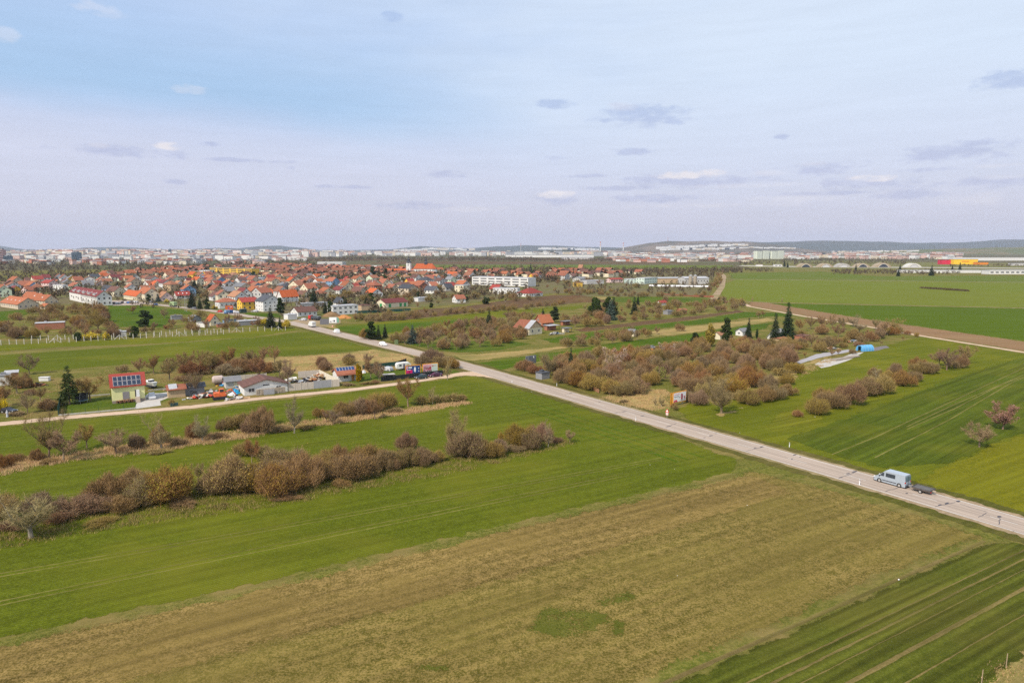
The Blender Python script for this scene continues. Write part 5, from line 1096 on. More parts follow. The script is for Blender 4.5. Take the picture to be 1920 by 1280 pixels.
# warning signs, marker posts, poles
def roadsign(x, y, h, lk, tri=True, small=False):
    o = empty('road_sign', (*G(x, y).xy, OZ), math.radians(-30)); MB().tube((0,.04,-.2),(0,.04,h+.3),.035,.035,6).build('post', METAL, o)
    w = .48 if not small else .3; mb = MB(); mb.prism([(-w,h),(w,h),(0,h+w*1.75)],1,-.04,.0); mb.build('red_border', PR, o); mb = MB(); mb.prism([(-w*.62,h+.13),(w*.62,h+.13),(0,h+w*1.3)],1,-.052,-.041); mb.build('plate', PW, o)
    if tri: MB().box(-.3,-.03,h-.75,.3,.0,h-.1).build('lower_plate', plain('sign_pink', (.72,.50,.48), .6), o)
    tag(o, lk, 'road sign')
roadsign(1250.5, 784, 1.5, 'triangular warning sign with a plate below, before the 0% billboard'); roadsign(623.5, 618, 1.5, 'small warning sign beside the small white van', False)
for i, (x, y, lk) in enumerate(((1611.5,909,'white marker post left of the delivery van'),(960,717.5,'white marker post near the track mouth'),(1192,789,'white marker post midway along the near kerb'),(1129,732,'white marker post before the scrub'),(1480,838.5,'white marker post on the far kerb of the road'),(1044,724,'white marker post between scrub and road'))):
    o = empty('marker_post', (*G(x, y).xy, OZ), math.radians(30)); MB().prism([(-.07,0),(.07,0),(.07,.95),(-.07,1.05)],1,-.05,.05).build('post', PW, o); MB().box(-.071,-.052,.75,.071,.052,.88).build('black_band', PD, o); tag(o, lk, 'marker post', 'white roadside marker posts')
# low scatter of litter
for i, (x, y, s, lk) in enumerate(((1310,750,.7,'white rubbish bag beside the 0% billboard'),(1313,753,.5,'smaller white rubbish bag beside the 0% billboard'),(997,735,.35,'white scrap of litter on the verge near the track mouth'),(1401,948,.25,'tiny white scrap in the brown grass'),(1685,1088,.5,'thin white scrap on the edge of the striped crop'),(1270,1080,.2,'tiny white scrap in the dry field'),(1528,782,.35,'white scrap beside the round bush'),(1387,812,.3,'white scrap in the meadow right of the road'),(1219,872,.25,'white scrap in the green wheat by the brown patch'),(1265,880,.2,'second white scrap in the green wheat by the brown patch'))):
    s *= .6; m = MB(); m.sphere((0,0,s*.25), s*.5, s*.35, s*.3, nu=7, nv=4, z0=-.7); o = m.build('litter', plain('litter_white', (.75,.74,.72), .7)); o.location = (*G(x, y).xy, OZ); o.rotation_euler.z = i; tag(o, lk, 'litter', 'scraps of white litter')
# ---- yellow house with its garden
yh = house(211.5, 757.2, W=7.9, L=6.4, wh=4.75, rh=2.75, ridge='R', az=-31.7, wall='pale', roof='red', wins=False, chim=False, look='pale yellow house with twelve solar panels on its red roof', occ=True)
W_, L_, wh_, rh_m = 7.9, 6.4, 4.75, 2.75
sl = math.atan2(rh_m, L_/2); rfy = [c for c in yh.children if c.name.startswith('roof')][0]
for i in range(6):
    for j in range(2):
        p = MB().box(-.52,-.80,0,.52,.80,.05).build('solar_panel', plain('panel_frame', (.62,.63,.64), .4), rfy); q = MB().box(-.475,-.755,.05,.475,.755,.062).build('cells', SOLAR, p)
        n_ = Vector((0, -math.sin(sl), math.cos(sl))); along = Vector((0, math.cos(sl), math.sin(sl)))
        base = Vector((0.95+i*1.13, 0, wh_))+along*(.62+j*1.72)+n_*.28; p.location = base; p.rotation_euler = (sl, 0, 0)
MB().box(-.05,-.05,-.3,W_+.05,L_,.75).build('plinth', plain('stone_plinth', (.33,.27,.22), .9, .4, 2), yh)
MB().box(2.5,-.08,.95,4.1,.04,3.0).build('shuttered_window', plain('shutter_grey', (.26,.24,.25), .7, .2, 3), yh)
MB().box(5.5,-.07,1.35,5.75,.05,3.3).build('door_opening', BLACKP, yh); dr = MB().box(5.8,-.5,1.35,6.6,-.02,3.3).build('door', plain('door_white', (.80,.80,.80), .5), yh); MB().box(6.45,-.55,2.2,6.52,-.5,2.3).build('handle', METAL, dr)
st_ = MB()
for i in range(6): st_.box(5.5,-.5-.28*(i+1),-.1,6.6,-.5-.28*i,1.3-.2*i-.05)
st_.box(5.5,-.5,-.1,6.6,-.051,1.35); st_.build('steps', plain('steps_wood', (.48,.40,.32), .9, .3), yh)
wp_ = MB(); rr_ = random.Random(4)
for i in range(70): x0 = rr_.uniform(.9, 5.0); wp_.tube((x0,-.9+rr_.uniform(0,.15),.1+rr_.uniform(0,.8)), (x0+.02,-.12,.1+rr_.uniform(0,.8)), .09,.09,6)
o = wp_.build('firewood_pile', plain('firewood', (.30,.15,.08), .9, .5, 3)); o.location = yh.location; o.rotation_euler = yh.rotation_euler; tag(o, 'reddish pile of firewood stacked along the yellow house wall', 'firewood')
tp = empty('trampoline', (*G(151,755).xy, OZ)); N = 12; R_ = 1.9; fr_ = MB(); net = MB(); leg = MB()
for i in range(N):
    a, b = 2*PI*i/N, 2*PI*(i+1)/N; A_ = (R_*math.cos(a), R_*math.sin(a)); B_ = (R_*math.cos(b), R_*math.sin(b)); fr_.tube((*A_,.8),(*B_,.8),.09,.09,5); net.add([(*A_,.85),(*B_,.85),(*B_,2.45),(*A_,2.45)],[(0,1,2,3)])
fr_.build('frame', plain('trampoline_blue', (.12,.22,.34), .6), tp); net.build('safety_net', plain('net_dark', (.02,.022,.03), .9), tp); m = MB(); m.add([(R_*.95*math.cos(2*PI*i/N), R_*.95*math.sin(2*PI*i/N), .8) for i in range(N)], [tuple(range(N))]); m.build('mat', BLACKP, tp)
for i in range(6): MB().tube((R_*math.cos(i*PI/3), R_*math.sin(i*PI/3), 0), (R_*math.cos(i*PI/3), R_*math.sin(i*PI/3), 2.5), .04,.04,5).build('leg', METAL, tp)
tag(tp, 'round trampoline with dark safety net beside the ragged spruce', 'trampoline')
bo = empty('boat', (*G(284,728).xy, OZ), math.radians(55)); m = MB()
for (y0_, h0, w0), (y1_, h1, w1) in zip(((-2.3,1.2,.8),(-1,1.1,1.0),(.8,1.1,.95),(1.9,1.25,.55),(2.5,1.45,.05)), ((-1,1.1,1.0),(.8,1.1,.95),(1.9,1.25,.55),(2.5,1.45,.05))):
    m.add([(-w0,y0_,h0+.9),(w0,y0_,h0+.9),(w1,y1_,h1+.9),(-w1,y1_,h1+.9),(-w0*.3,y0_,.9),(w0*.3,y0_,.9),(w1*.3,y1_,.95),(-w1*.3,y1_,.95)], [(0,1,2,3),(4,7,6,5),(0,3,7,4),(1,5,6,2),(0,4,5,1)])
m.build('hull', wallm('white'), bo); MB().box(-.6,-.7,2.0,.6,.6,2.6).build('cabin', GLASS, bo); MB().box(-.62,-.75,2.6,.62,.65,2.7).build('cabin_roof', wallm('white'), bo); MB().box(-.9,-1.8,.45,.9,1.8,.85).build('cradle', BLACKP, bo)
tag(bo, 'white motorboat on a dark trailer behind the silver car', 'boat')
def fence(pts, h, m, lk, step=2.5, panel=True, pm=None, gap=0.0, name='fence', cat='fence', th=.05, pr=.04, low=None):
    P_ = [G(*q) for q in pts]; o = empty(name, (P_[0].x, P_[0].y, OZ)); base = Vector((P_[0].x, P_[0].y, 0)); pan = MB(); np_ = 0
    for a, b in zip(P_, P_[1:]):
        d = b-a; n = max(1, round(d.length/step)); u = d.normalized(); nr = Vector((-u.y, u.x, 0))*th/2
        for i in range(n+1):
            if np_ > 95 or (i == n and b is not P_[-1]): continue
            q = a+d*i/n-base; MB().tube((q.x,q.y,-.2),(q.x,q.y,h+.05),pr,pr,5).build('post', pm or m, o); np_ += 1
        if panel:
            a_, b_ = a-base, b-base; pan.add([(*(a_-nr).xy,gap),(*(b_-nr).xy,gap),(*(b_+nr).xy,gap),(*(a_+nr).xy,gap),(*(a_-nr).xy,h),(*(b_-nr).xy,h),(*(b_+nr).xy,h),(*(a_+nr).xy,h)], [(0,3,2,1),(4,5,6,7),(0,1,5,4),(1,2,6,5),(2,3,7,6),(3,0,4,7)])
        if low:
            a_, b_ = a-base, b-base; n2 = nr*5; lb = MB(); lb.add([(*(a_-n2).xy,-.1),(*(b_-n2).xy,-.1),(*(b_+n2).xy,-.1),(*(a_+n2).xy,-.1),(*(a_-n2).xy,low),(*(b_-n2).xy,low),(*(b_+n2).xy,low),(*(a_+n2).xy,low)], [(0,3,2,1),(4,5,6,7),(0,1,5,4),(1,2,6,5),(2,3,7,6),(3,0,4,7)]); lb.build('kerb_wall', CONC, o)
    if panel: pan.build('panel', m, o)
    tag(o, lk, cat); return o
GRN = plain('fence_green', (.02,.07,.055), .8, .2); DKF = plain('fence_dark', (.025,.03,.03), .85, .3); CPAN = plain('concrete_panel', (.56,.49,.42), .9, .2, 1.5); CPAN2 = plain('concrete_panel_grey', (.36,.36,.38), .9, .15, 1.5)
fence([(110,779.5),(185,772.8),(255,766.2)], 1.5, GRN, 'thin green fence posts on a pale kerb before the yellow house', step=2.6, panel=False, low=.28)
fence([(109,778),(115,750)], 1.9, GRN, 'dark green mesh fence at the left side of the yellow house garden', step=2.5)
fence([(115,748),(160,744),(206,740)], .35, CONC, 'low pale kerb wall behind the ragged spruce', panel=True, step=6); fence([(278,733.5),(316,729.5)], .4, CONC, 'low pale kerb wall behind the drive', step=6)
fence([(320,762.5),(334,760.5)], .9, plain('bin_green', (.05,.10,.10), .8), 'dark green gate panel at the drive entrance', step=1.2)
fence([(541,733.5),(588,729.0)], 2.15, CPAN, 'tall concrete panel wall along the track, left of the grey gate', step=2.1, name='concrete_wall', cat='wall', pr=.10)
fence([(588.5,729.0),(622,725.6)], 2.35, CPAN2, 'grey sheet gate in the concrete panel wall', step=2.6, name='gate', cat='gate', pr=.06)
fence([(622.5,725.6),(636,724.4)], 2.2, CPAN, 'short concrete wall panel right of the grey gate', step=2, name='concrete_wall', cat='wall', pr=.10)
fence([(636.2,724.2),(599.5,706)], 2.2, plain('concrete_cream', (.66,.60,.48), .9, .1), 'cream concrete wall on the right side of the scrap yard', step=2.4, name='concrete_wall', cat='wall', pr=.10)
fence([(599,705.8),(560,709)], 2.2, CPAN, 'concrete wall at the back of the scrap yard', step=2.2, name='concrete_wall', cat='wall', pr=.10)
fence([(403,716),(500,708)], 1.5, CPAN, 'long low concrete wall behind the junk yard', step=2.2, name='concrete_wall', cat='wall', pr=.08)
fence([(714.5,715.5),(782,707.8),(835,701.5)], 1.5, DKF, 'dark screening fence below the two billboards', step=2.6)
fence([(680,693),(745,686)], 1.6, GRN, 'dark green screening fence behind the silver estate car', step=3); fence([(745,686),(762,680)], 1.6, DKF, 'dark fence rising behind the caravan', step=3)
fence([(1123,737),(1112,731.5)], 1.1, plain('fence_brown', (.34,.17,.09), .8, .3), 'short brown board fence at the roadside scrub', step=1.5)
fence([(820,590.5),(772,582.5)] if False else [(670,588),(770,583)], 1.8, GRN, 'dark green fence before the long cream depot', step=4)
fence([(1440,658),(1520,668)] if False else [(1300,556.5),(1338,557.5)], 1.5, plain('fence_rust', (.26,.09,.05), .8, .3), 'rust-red fence beyond the scrub near the field path', step=5)
fence([(1300,556),(1240,552)], .9, plain('fence_rust', (.40,.10,.04), .8, .3), 'thin rust-red fence half hidden by bushes', step=5)
# concrete posts of the long wire fences
CPO = plain('concrete_post', (.56,.52,.46), .9, .15, 3); WIRE = plain('wire', (.30,.30,.29), .6)
def wirefence(pts, n, lk, h=2.3, braces=()):
    P_ = [G(*q) for q in pts]; o = empty('wire_fence', (P_[0].x, P_[0].y, OZ)); b0 = P_[0]; tot = sum((b-a).length for a, b in zip(P_, P_[1:])); Q = []
    for i in range(n):
        s = tot*i/(n-1)
        for a, b in zip(P_, P_[1:]):
            if s <= (b-a).length+1e-4: q = a+(b-a).normalized()*s; break
            s -= (b-a).length
        Q.append(q-b0)
    pm_ = MB().box(-.11,-.11,-.3,.11,.11,h).mesh('post', CPO)
    for q in Q: link('post', pm_, o, (q.x+rnd.uniform(-.2,.2), q.y+rnd.uniform(-.3,.3), 0), rnd.uniform(-.2,.2))
    w = MB()
    for a, b in zip(Q, Q[1:]):
        for z in (.5, 1.2, 1.9): w.tube((a.x,a.y,z),(b.x,b.y,z),.012,.012,3,cap=False)
    w.build('wire', WIRE, o)
    for bx in braces:
        q = min(Q, key=lambda v: abs(proj(v+b0)[0]-bx)); i = Q.index(q); u = (Q[min(i+1, n-1)]-Q[max(i-1, 0)]).normalized()
        m = MB(); m.tube((q.x-u.x*2.2,q.y-u.y*2.2,.0),(q.x,q.y,2.0),.10,.10,4).tube((q.x+u.x*2.2,q.y+u.y*2.2,.0),(q.x,q.y,2.0),.10,.10,4); m.build('brace', CPO, o)
    tag(o, lk, 'fence')
wirefence([(-40,648.5),(60,644.8),(200,638),(330,630.5),(420,626.5)], 36, 'nearer row of pale concrete fence posts along the green field', braces=(101,224,338))
wirefence([(60,638.5),(235,633),(330,627),(440,623),(535,619.5)], 34, 'farther row of pale concrete fence posts before the gardens', braces=(113,447,528))
for (x, y) in ((1840,1283),(1886,1252),(1925,1232)):
    o = MB().tube((0,0,-.2),(.04,.02,1.5),.05,.045,6).build('wooden_post', plain('weathered_wood', (.36,.27,.17), .9)); o.location = (*G(x, y).xy, OZ); tag(o, 'thin wooden post in the bottom right corner', 'post', 'wooden posts in the bottom right corner')
# ---- junk yard
sh1 = house(316, 747, W=4.4, L=4.5, wh=2.4, rh=.9, ridge='R', az=-31, wall='tan', roof='rust', wins=False, chim=False, kind='gable', name='shed', cat='shed', look='brown plank shed with tilted panels right of the drive', group='garden sheds')
m = MB(); m.box(-1.1,-.9,0,1.1,.9,.06); o_ = m.build('tilted_panel', plain('grey_panel', (.45,.46,.48), .3, .2, 2), sh1); o_.location = (1.3,.7,3.15); o_.rotation_euler = (.75,0,.1)
sh2 = house(338, 743, W=6.5, L=5, wh=2.3, rh=.7, ridge='R', az=-31, wall='darkgrey', roof='slate', wins=False, chim=False, name='shed', cat='shed', look='low dark shed half hidden by the bare tree beside the junk yard', group='garden sheds')
sh3 = house(424, 729, W=4.2, L=4.4, wh=2.2, rh=1.0, ridge='R', az=-31, wall='grey', roof='grey', wins=False, chim=False, name='shed', cat='shed', look='small grey-roofed shed behind the blue tarpaulin', group='garden sheds'); MB().box(2.2,-.05,.3,3.6,.03,2.0).build('door', wallm('cream'), sh3)
tk_ = empty('tank', (*G(409.5,723).xy, OZ), .5); m = MB(); m.tube((-1.2,0,1.9),(1.2,0,1.9),1.25,1.25,14); m.tube((-1.7,0,1.9),(-1.2,0,1.9),.8,1.25,14).tube((1.2,0,1.9),(1.7,0,1.9),1.25,.8,14); m.build('shell', plain('tank_pink_grey', (.48,.38,.34), .8), tk_); MB().box(-1,-.7,0,1,.7,1.0).build('stand', DARKF, tk_); tag(tk_, 'big rounded greyish-pink tank behind the orange machine', 'tank')
ws_ = house(458.5, 742.5, W=12.2, L=8.5, wh=2.5, rh=1.7, ridge='L', az=-31.7, wall='white', roof='brown', wins=False, chim=False, name='workshop', cat='workshop', look='white workshop with low brown gabled roof beside the concrete panel wall')
for u, w_ in ((2.0,1.8),(9.6,1.5)): add_window(ws_, 'f', u, 1.45, w_, 1.2, 12.2, 9.5)
MB().box(5.2,-.06,2.5,7.0,-.003,2.75).build('vent_strip', BLACKP, ws_)
m = MB()
for i in range(9):
    for j in range(5): m.box(3.0+i*.92,-1.5+rr_.uniform(-.06,.06),.05+j*.36,3.84+i*.92,-1.15,.33+j*.36)
o = m.build('stone_slab_stack', plain('slab_stone', (.44,.37,.29), .9, .4, 2)); o.location = ws_.location; o.rotation_euler = ws_.rotation_euler; tag(o, 'stacks of beige slabs lined up before the white workshop', 'slab stack')
o = MB().box(5.0,-1.85,0,8.0,-1.65,1.5).build('sheet_panel', CPAN2); o.location = ws_.location; o.rotation_euler = ws_.rotation_euler; tag(o, 'grey metal sheet leaning on the slab stacks', 'panel')
dg = empty('excavator', (*G(413,748.5).xy, OZ), math.radians(30)); OR = plain('machine_orange', (.72,.16,.05), .6, .35, 1.5)
MB().box(-1.6,-.9,.9,1.4,.9,2.0).build('body', OR, dg); cb_ = MB().box(-.2,-.9,2.0,1.0,.3,3.0).build('cab', OR, dg); MB().box(-.1,-.93,2.2,.9,-.9,2.9).build('window', GLASS, cb_)
m = MB(); m.tube((1.2,0,1.8),(3.0,0,2.6),.22,.18,6).tube((3.0,0,2.6),(4.3,0,.8),.18,.14,6); m.build('boom', OR, dg); MB().prism([(3.9,.1),(4.8,.1),(4.7,.9),(4.1,.9)],1,-.4,.4).build('bucket', BLACKP, dg)
for s in (-1, 1): MB().box(-1.9,s*.95-.25,0,1.7,s*.95+.25,.85).build('track', BLACKP, dg)
tag(dg, 'orange-red excavator standing by the track in the junk yard', 'excavator')
BT = plain('blue_tarp', (.02,.34,.62), .5, .3, 2); TARPC = [(442,738,2.6,1.4,BT,'bright blue tarpaulin over a heap in the junk yard'), (436,741,3.0,.9,plain('white_tarp', (.62,.62,.62), .7, .3, 2),'pale tarpaulin beside the bright blue one')]
def heap(x, y, w, h, m, lk, nm='covered_heap', cat='heap', seed=1, jag=.3):
    r = random.Random(seed+int(x)); mb = MB(); nu, nv = 12, 5; vs = []
    for j in range(nv+1):
        for i in range(nu):
            t = j/nv; q = (1-t)**.7; k = 1+r.uniform(-jag, jag); vs.append((w/2*q*k*math.cos(2*PI*i/nu), w*.38*q*k*math.sin(2*PI*i/nu), max(0, h*t*(1+r.uniform(-jag, jag)*.5)) if j else -.1))
    fs = [(j*nu+i, j*nu+(i+1) % nu, (j+1)*nu+(i+1) % nu, (j+1)*nu+i) for j in range(nv) for i in range(nu)]
    mb.add(vs, fs); o = mb.build(nm, m); o.location = (*G(x, y).xy, OZ); o.rotation_euler.z = r.uniform(-.5, .8); tag(o, lk, cat); return o
for t in TARPC: heap(*t[:5], t[5], 'tarpaulin', 'tarpaulin')
JM = [plain('junk_rust', (.30,.12,.05), .9, .4, 3), plain('junk_grey', (.34,.33,.32), .9, .4, 3), plain('junk_white', (.66,.64,.60), .9, .2, 3), plain('junk_wood', (.40,.26,.14), .9, .3, 3), plain('junk_dark', (.05,.045,.045), .9, .3, 3), plain('junk_red', (.50,.07,.04), .7, .3, 3), plain('junk_blue', (.05,.25,.50), .7, .3, 3), plain('junk_yellow', (.60,.38,.06), .7, .3, 3)]
def junk(x, y, n, w, d, h, lk, seed, cols=(0,1,2,3,4,5,6,7)):
    r = random.Random(seed); mb = MB()
    for i in range(n):
        a, b = r.gauss(0, w*.28), r.gauss(0, d*.28); z = h*r.random()*max(.1, 1-abs(a)/w*1.6); s = [r.uniform(.12,.9), r.uniform(.1,.7), r.uniform(.05,.4)]
        m4 = Matrix.Translation((a, b, z)) @ Matrix.Rotation(r.uniform(0,3), 4, 'Z') @ Matrix.Rotation(r.uniform(-.6,.6), 4, 'X'); mb.box(-s[0],-s[1],-s[2]/2,s[0],s[1],s[2]/2, r.choice(cols), mat=m4)
    o = mb.build('junk_pile', JM); o.location = (*G(x, y).xy, OZ); o.rotation_euler.z = math.radians(31); tag(o, lk, 'junk pile', kind=None, group='heaps of scrap and rubble')
junk(455,733,60,7,4,1.6,'colourful heap of scrap left of the white workshop',1); junk(380,745,70,9,3,1.1,'long heap of rusty scrap left of the orange excavator',2,(0,1,3,4,5,2)); junk(490,716,50,12,3,1.6,'scrap and pallets stacked behind the white workshop',3,(1,2,3,4,7))
junk(578,715,90,9,5,1.4,'mixed rubble heap inside the concrete walled yard',4,(2,3,3,1,0,4)); junk(597,711,60,6,4,2.0,'higher wooden rubble heap in the back corner of the walled yard',5,(3,3,0,2)); junk(445,748,25,6,1.5,.7,'low line of stones and boards right of the orange excavator',6,(1,2,3)); junk(60,725,40,7,4,1.5,'dark heap of branches beside the white garden box',7,(0,3,4,0)); junk(358,740,30,5,3,1.4,'grey scrap and barrels beside the low dark shed',8,(1,1,4,2))
junk(1040,627,40,7,3,1.3,'heap of junk and old cars before the grey carport roof',9,(1,2,6,1,4)); junk(1675,625,50,12,4,1.6,'colourful clutter at the end of the garden row by the dirt path',10,(5,6,1,2,3,0)); junk(1560,655,30,9,4,1.0,'clutter of boards beside the grey gravel strip',11,(1,3,4)); junk(1600,641,24,7,3,1.2,'clutter beside the blue drum behind the polytunnel',12,(3,0,6,1))
junk(545,717,40,7,3,1.3,'pale boards and boxes between white workshop and walled yard',13,(2,2,3,1)); junk(430,722,36,6,2,1.8,'upright red, blue and yellow clutter behind the small grey-roofed shed',14,(5,6,7,2)); junk(400,739,40,6,3,1.2,'grey and pale scrap before the rounded tank',15,(1,2,0,4)); junk(345,729,30,8,3,1.0,'dark boards heaped behind the low dark shed',16,(4,1,3))
# small cottage with panels at the junction
sc_ = house(634, 716.5, W=6.1, L=5.5, wh=2.5, rh=1.35, ridge='R', az=-31.7, wall='white', roof='rust', wins=False, chim=False, name='cottage', cat='cottage', look='tiny white cottage with a row of blue solar panels beside the golden thuja')
add_window(sc_, 'f', 2.6, 1.5, 1.8, 1.2, 6.1, 5.5); MB().box(4.4,-.06,.05,5.3,.04,2.1).build('door', plain('door_orange_wood', (.50,.22,.06), .7), sc_)
rfs = [c for c in sc_.children if c.name.startswith('roof')][0]; sl2 = math.atan2(1.35, 2.75)
for i in range(6):
    p = MB().box(-.47,-.75,0,.47,.75,.05).build('solar_panel', plain('panel_frame', (.62,.63,.64), .4), rfs); MB().box(-.43,-.71,.05,.43,.71,.062).build('cells', plain('solar_blue', (.02,.05,.16), .2, .2, 3, spec=.6), p); p.location = Vector((.6+i*.99, 1.9, 3.75)); p.rotation_euler = (sl2+.25, 0, 0)
MB().box(-.6,-1.2,2.15,6.6,-.4,2.25).build('porch_roof', roofm('rust'), sc_)
cvn = empty('caravan', (*G(756,692.8).xy, OZ), math.radians(28)); m = MB(); prof = [(-2.5,.55),(2.4,.55),(2.65,1.1),(2.45,2.1),(1.9,2.5),(.4,2.55),(-1.9,2.5),(-2.55,2.1),(-2.6,1.1)]; m.prism(prof, 1, -1.05, 1.05); m.build('body', wallm('white'), cvn)
MB().box(-1.8,-1.08,1.4,-.9,-1.04,2.0).build('window', GLASS, cvn); MB().box(.9,-1.08,1.4,1.9,-1.04,2.0).build('window', plain('caravan_blind', (.40,.38,.28), .7), cvn); MB().box(-.35,-1.09,.6,.35,-1.04,2.2).build('door', plain('caravan_door', (.15,.13,.18), .7), cvn); MB().box(2.42,-.8,1.2,2.68,.8,1.9).build('front_window', GLASS, cvn)
for s in (-1, 1): MB().tube((0,s*.85,.32),(0,s*1.05,.32),.32,.32,12).build('wheel', TYRE, cvn)
tag(cvn, 'white rounded caravan parked behind the left billboard', 'caravan')
o = empty('flat_trailer', (*G(729,704.5).xy, OZ), math.radians(25)); MB().box(-2,-1,.4,2,1,.6).build('bed', CONC, o); MB().box(-2,-1,.0,-1.2,1,.4).box(1.2,-1,0,2,1,.4).build('support', DARKF, o); tag(o, 'low pale flat platform behind the dark screening fence', 'platform')
heap(682,699,1.8,1.0,CARS,'small silver covered object beside the golden thuja','covered_heap','heap',jag=.15)
gb = empty('garden_box', (*G(84,714).xy, OZ), math.radians(8)); MB().box(-1.4,-.7,0,1.4,.7,1.1).build('box', wallm('white'), gb); MB().box(-1.5,-.8,1.1,1.5,.8,1.25).build('lid', plain('lid_pale', (.62,.60,.60), .8), gb); tag(gb, 'small white garden box beyond the bare fruit trees', 'box')
o = house(-6, 724, W=3.5, L=4, wh=3.0, rh=.3, ridge='R', az=-31, wall='white', roof='grey', wins=False, chim=False, kind='flat', name='hut', cat='hut', look='white hut cut off by the left edge', occ=False); o = house(12, 713, W=3.0, L=3, wh=2.4, rh=.4, ridge='R', az=-31, wall='brick', roof='silver', wins=False, chim=False, name='hut', cat='hut', look='small dark red hut with pale roof near the left edge', occ=False)
dc = vehicle('car', (17,774), 100, CARK, L=3.8, Wd=1.7, H=1.4, label='black car half hidden under branches at the left edge'); 
pn = empty('garden_figure', (*G(14,782).xy, OZ)); m = MB(); m.tube((0,0,0),(0,0,1.0),.28,.18,8).tube((0,0,1.0),(0,0,1.5),.30,.22,8); m.sphere((0,0,1.66),.14,.14,.17); m.build('figure', plain('figure_grey', (.50,.50,.54), .8), pn); tag(pn, 'pale bluish standing figure before the black car at the left edge', 'garden figure')
pb = vehicle('car', (194,742), 60, BLACKP, L=1.6, Wd=.8, H=.9, belt=.6, hood=.4, hoodz=.55, wsl=.2, wheel=.18, label='small dark garden cart beside the yellow house') if False else None
# ---- polytunnel garden
pt = empty('polytunnel', (*G(1621.5,657.5).xy, OZ), math.radians(20)); BP = plain('polytunnel_blue', (.10,.36,.66), .45, .25, 1.2); N = 10; rr2_, Lh = 1.85, 3.0; m = MB()
arc = [(rr2_*math.cos(PI*i/N), 2.4*math.sin(PI*i/N)**.8) for i in range(N+1)]
for (a, b), (c_, d_) in zip(arc, arc[1:]): m.add([(-Lh,a,b),(Lh,a,b),(Lh,c_,d_),(-Lh,c_,d_)], [(0,1,2,3)])
m.build('cover', BP, pt)
for xx, nm in ((-Lh,'front_end'),(Lh,'back_end')):
    m = MB(); m.add([(xx,a,b) for a, b in arc if abs(a) >= .8]+[], []) ; m = MB(); L1 = [(a, b) for a, b in arc if a > .7]; m.add([(xx,.75,0)]+[(xx,a,b) for a, b in L1]+[(xx,.75,2.2)], [tuple(range(len(L1)+2))]); L2 = [(a, b) for a, b in arc if a < -.7]; m.add([(xx,-.75,2.2)]+[(xx,a,b) for a, b in L2]+[(xx,-.75,0)], [tuple(range(len(L2)+2))]); m.add([(xx,-.75,2.0),(xx,.75,2.0),(xx,.75,2.3),(xx,-.75,2.3)], [(0,1,2,3)]); m.build(nm, BP, pt)
for k in range(5):
    m = MB(); xx = -Lh+k*Lh/2
    for (a, b), (c_, d_) in zip(arc, arc[1:]): m.tube((xx,a*1.01,b*1.01),(xx,c_*1.01,d_*1.01),.05,.05,4,cap=False)
    m.build('rib', plain('rib_pale', (.35,.52,.68), .5), pt)
tag(pt, 'bright blue arched polytunnel in the allotments', 'polytunnel'); OCC.append((pt.location.x, pt.location.y, 6))
field('gravel_slab', [(1527,683),(1545,674),(1578,670),(1600,662),(1620,660),(1590,676),(1556,687),(1540,690)], plain('pale_slab', (.44,.41,.37), .9, .2, .5), .1)
field('gravel_strip', [(1490,679),(1530,664),(1590,655),(1600,658),(1540,670),(1500,682)], plain('grey_gravel', (.34,.32,.33), .9, .2, .5), .2)
field('gravel_strip', [(1636,652),(1662,648),(1668,652),(1640,658)], plain('dark_bed', (.16,.14,.14), .9, .2, .5), .2)
o = MB().box(-9,-1.3,0,9,1.3,.35).build('raised_bed', plain('bed_boards', (.30,.25,.20), .9, .4, 1)); o.location = (*G(1585,672).xy, OZ); o.rotation_euler.z = math.radians(36); tag(o, 'long boarded garden bed leading to the blue polytunnel', 'garden bed')
af = house(1461, 637.5, W=7.5, L=6, wh=.9, rh=3.6, ridge='R', az=-40, wall='white', roof='silver', wins=False, chim=False, name='cabin', cat='cabin', look='A-frame cabin with steep grey roof below the two tall spruces'); MB().box(-.05,2.2,.4,.0,3.8,2.6).build('window', GLASS, af)
hs_ = house(1464, 645, W=6, L=4, wh=2, rh=.5, ridge='R', az=-40, wall='tan', roof='rust', wins=False, chim=False, name='shed', cat='shed', look='flat rusty-roofed shed below the A-frame cabin')
house(1504, 640, W=7, L=4, wh=2.2, rh=.4, ridge='R', az=-35, wall='brick', roof='brown', wins=False, chim=False, kind='flat', name='shed', cat='shed', look='dark brown pergola-like shed right of the A-frame cabin'); house(1392, 630, W=5, L=4, wh=2.2, rh=1.2, ridge='R', az=-35, wall='white', roof='grey', chim=False, name='cabin', cat='cabin', look='small white cabin beside the clumpy pine among the scrub'); house(1350, 637, W=4, L=4, wh=2.2, rh=1.2, ridge='R', az=-35, wall='cream', roof='tan', chim=False, wins=False, name='cabin', cat='cabin', look='small cream cabin right of the golden conifer')
house(1224, 663, W=3.4, L=3, wh=2.2, rh=.3, ridge='R', az=-40, wall='orange', roof='grey', chim=False, wins=False, kind='flat', name='hut', cat='hut', look='small orange-tan hut with grey flat roof behind the scrub'); house(1016, 712, W=3.4, L=3, wh=2.0, rh=.2, ridge='R', az=-40, wall='darkgrey', roof='slate', chim=False, wins=False, kind='flat', name='hut', cat='hut', look='dark hut with flat roof by the roadside scrub')
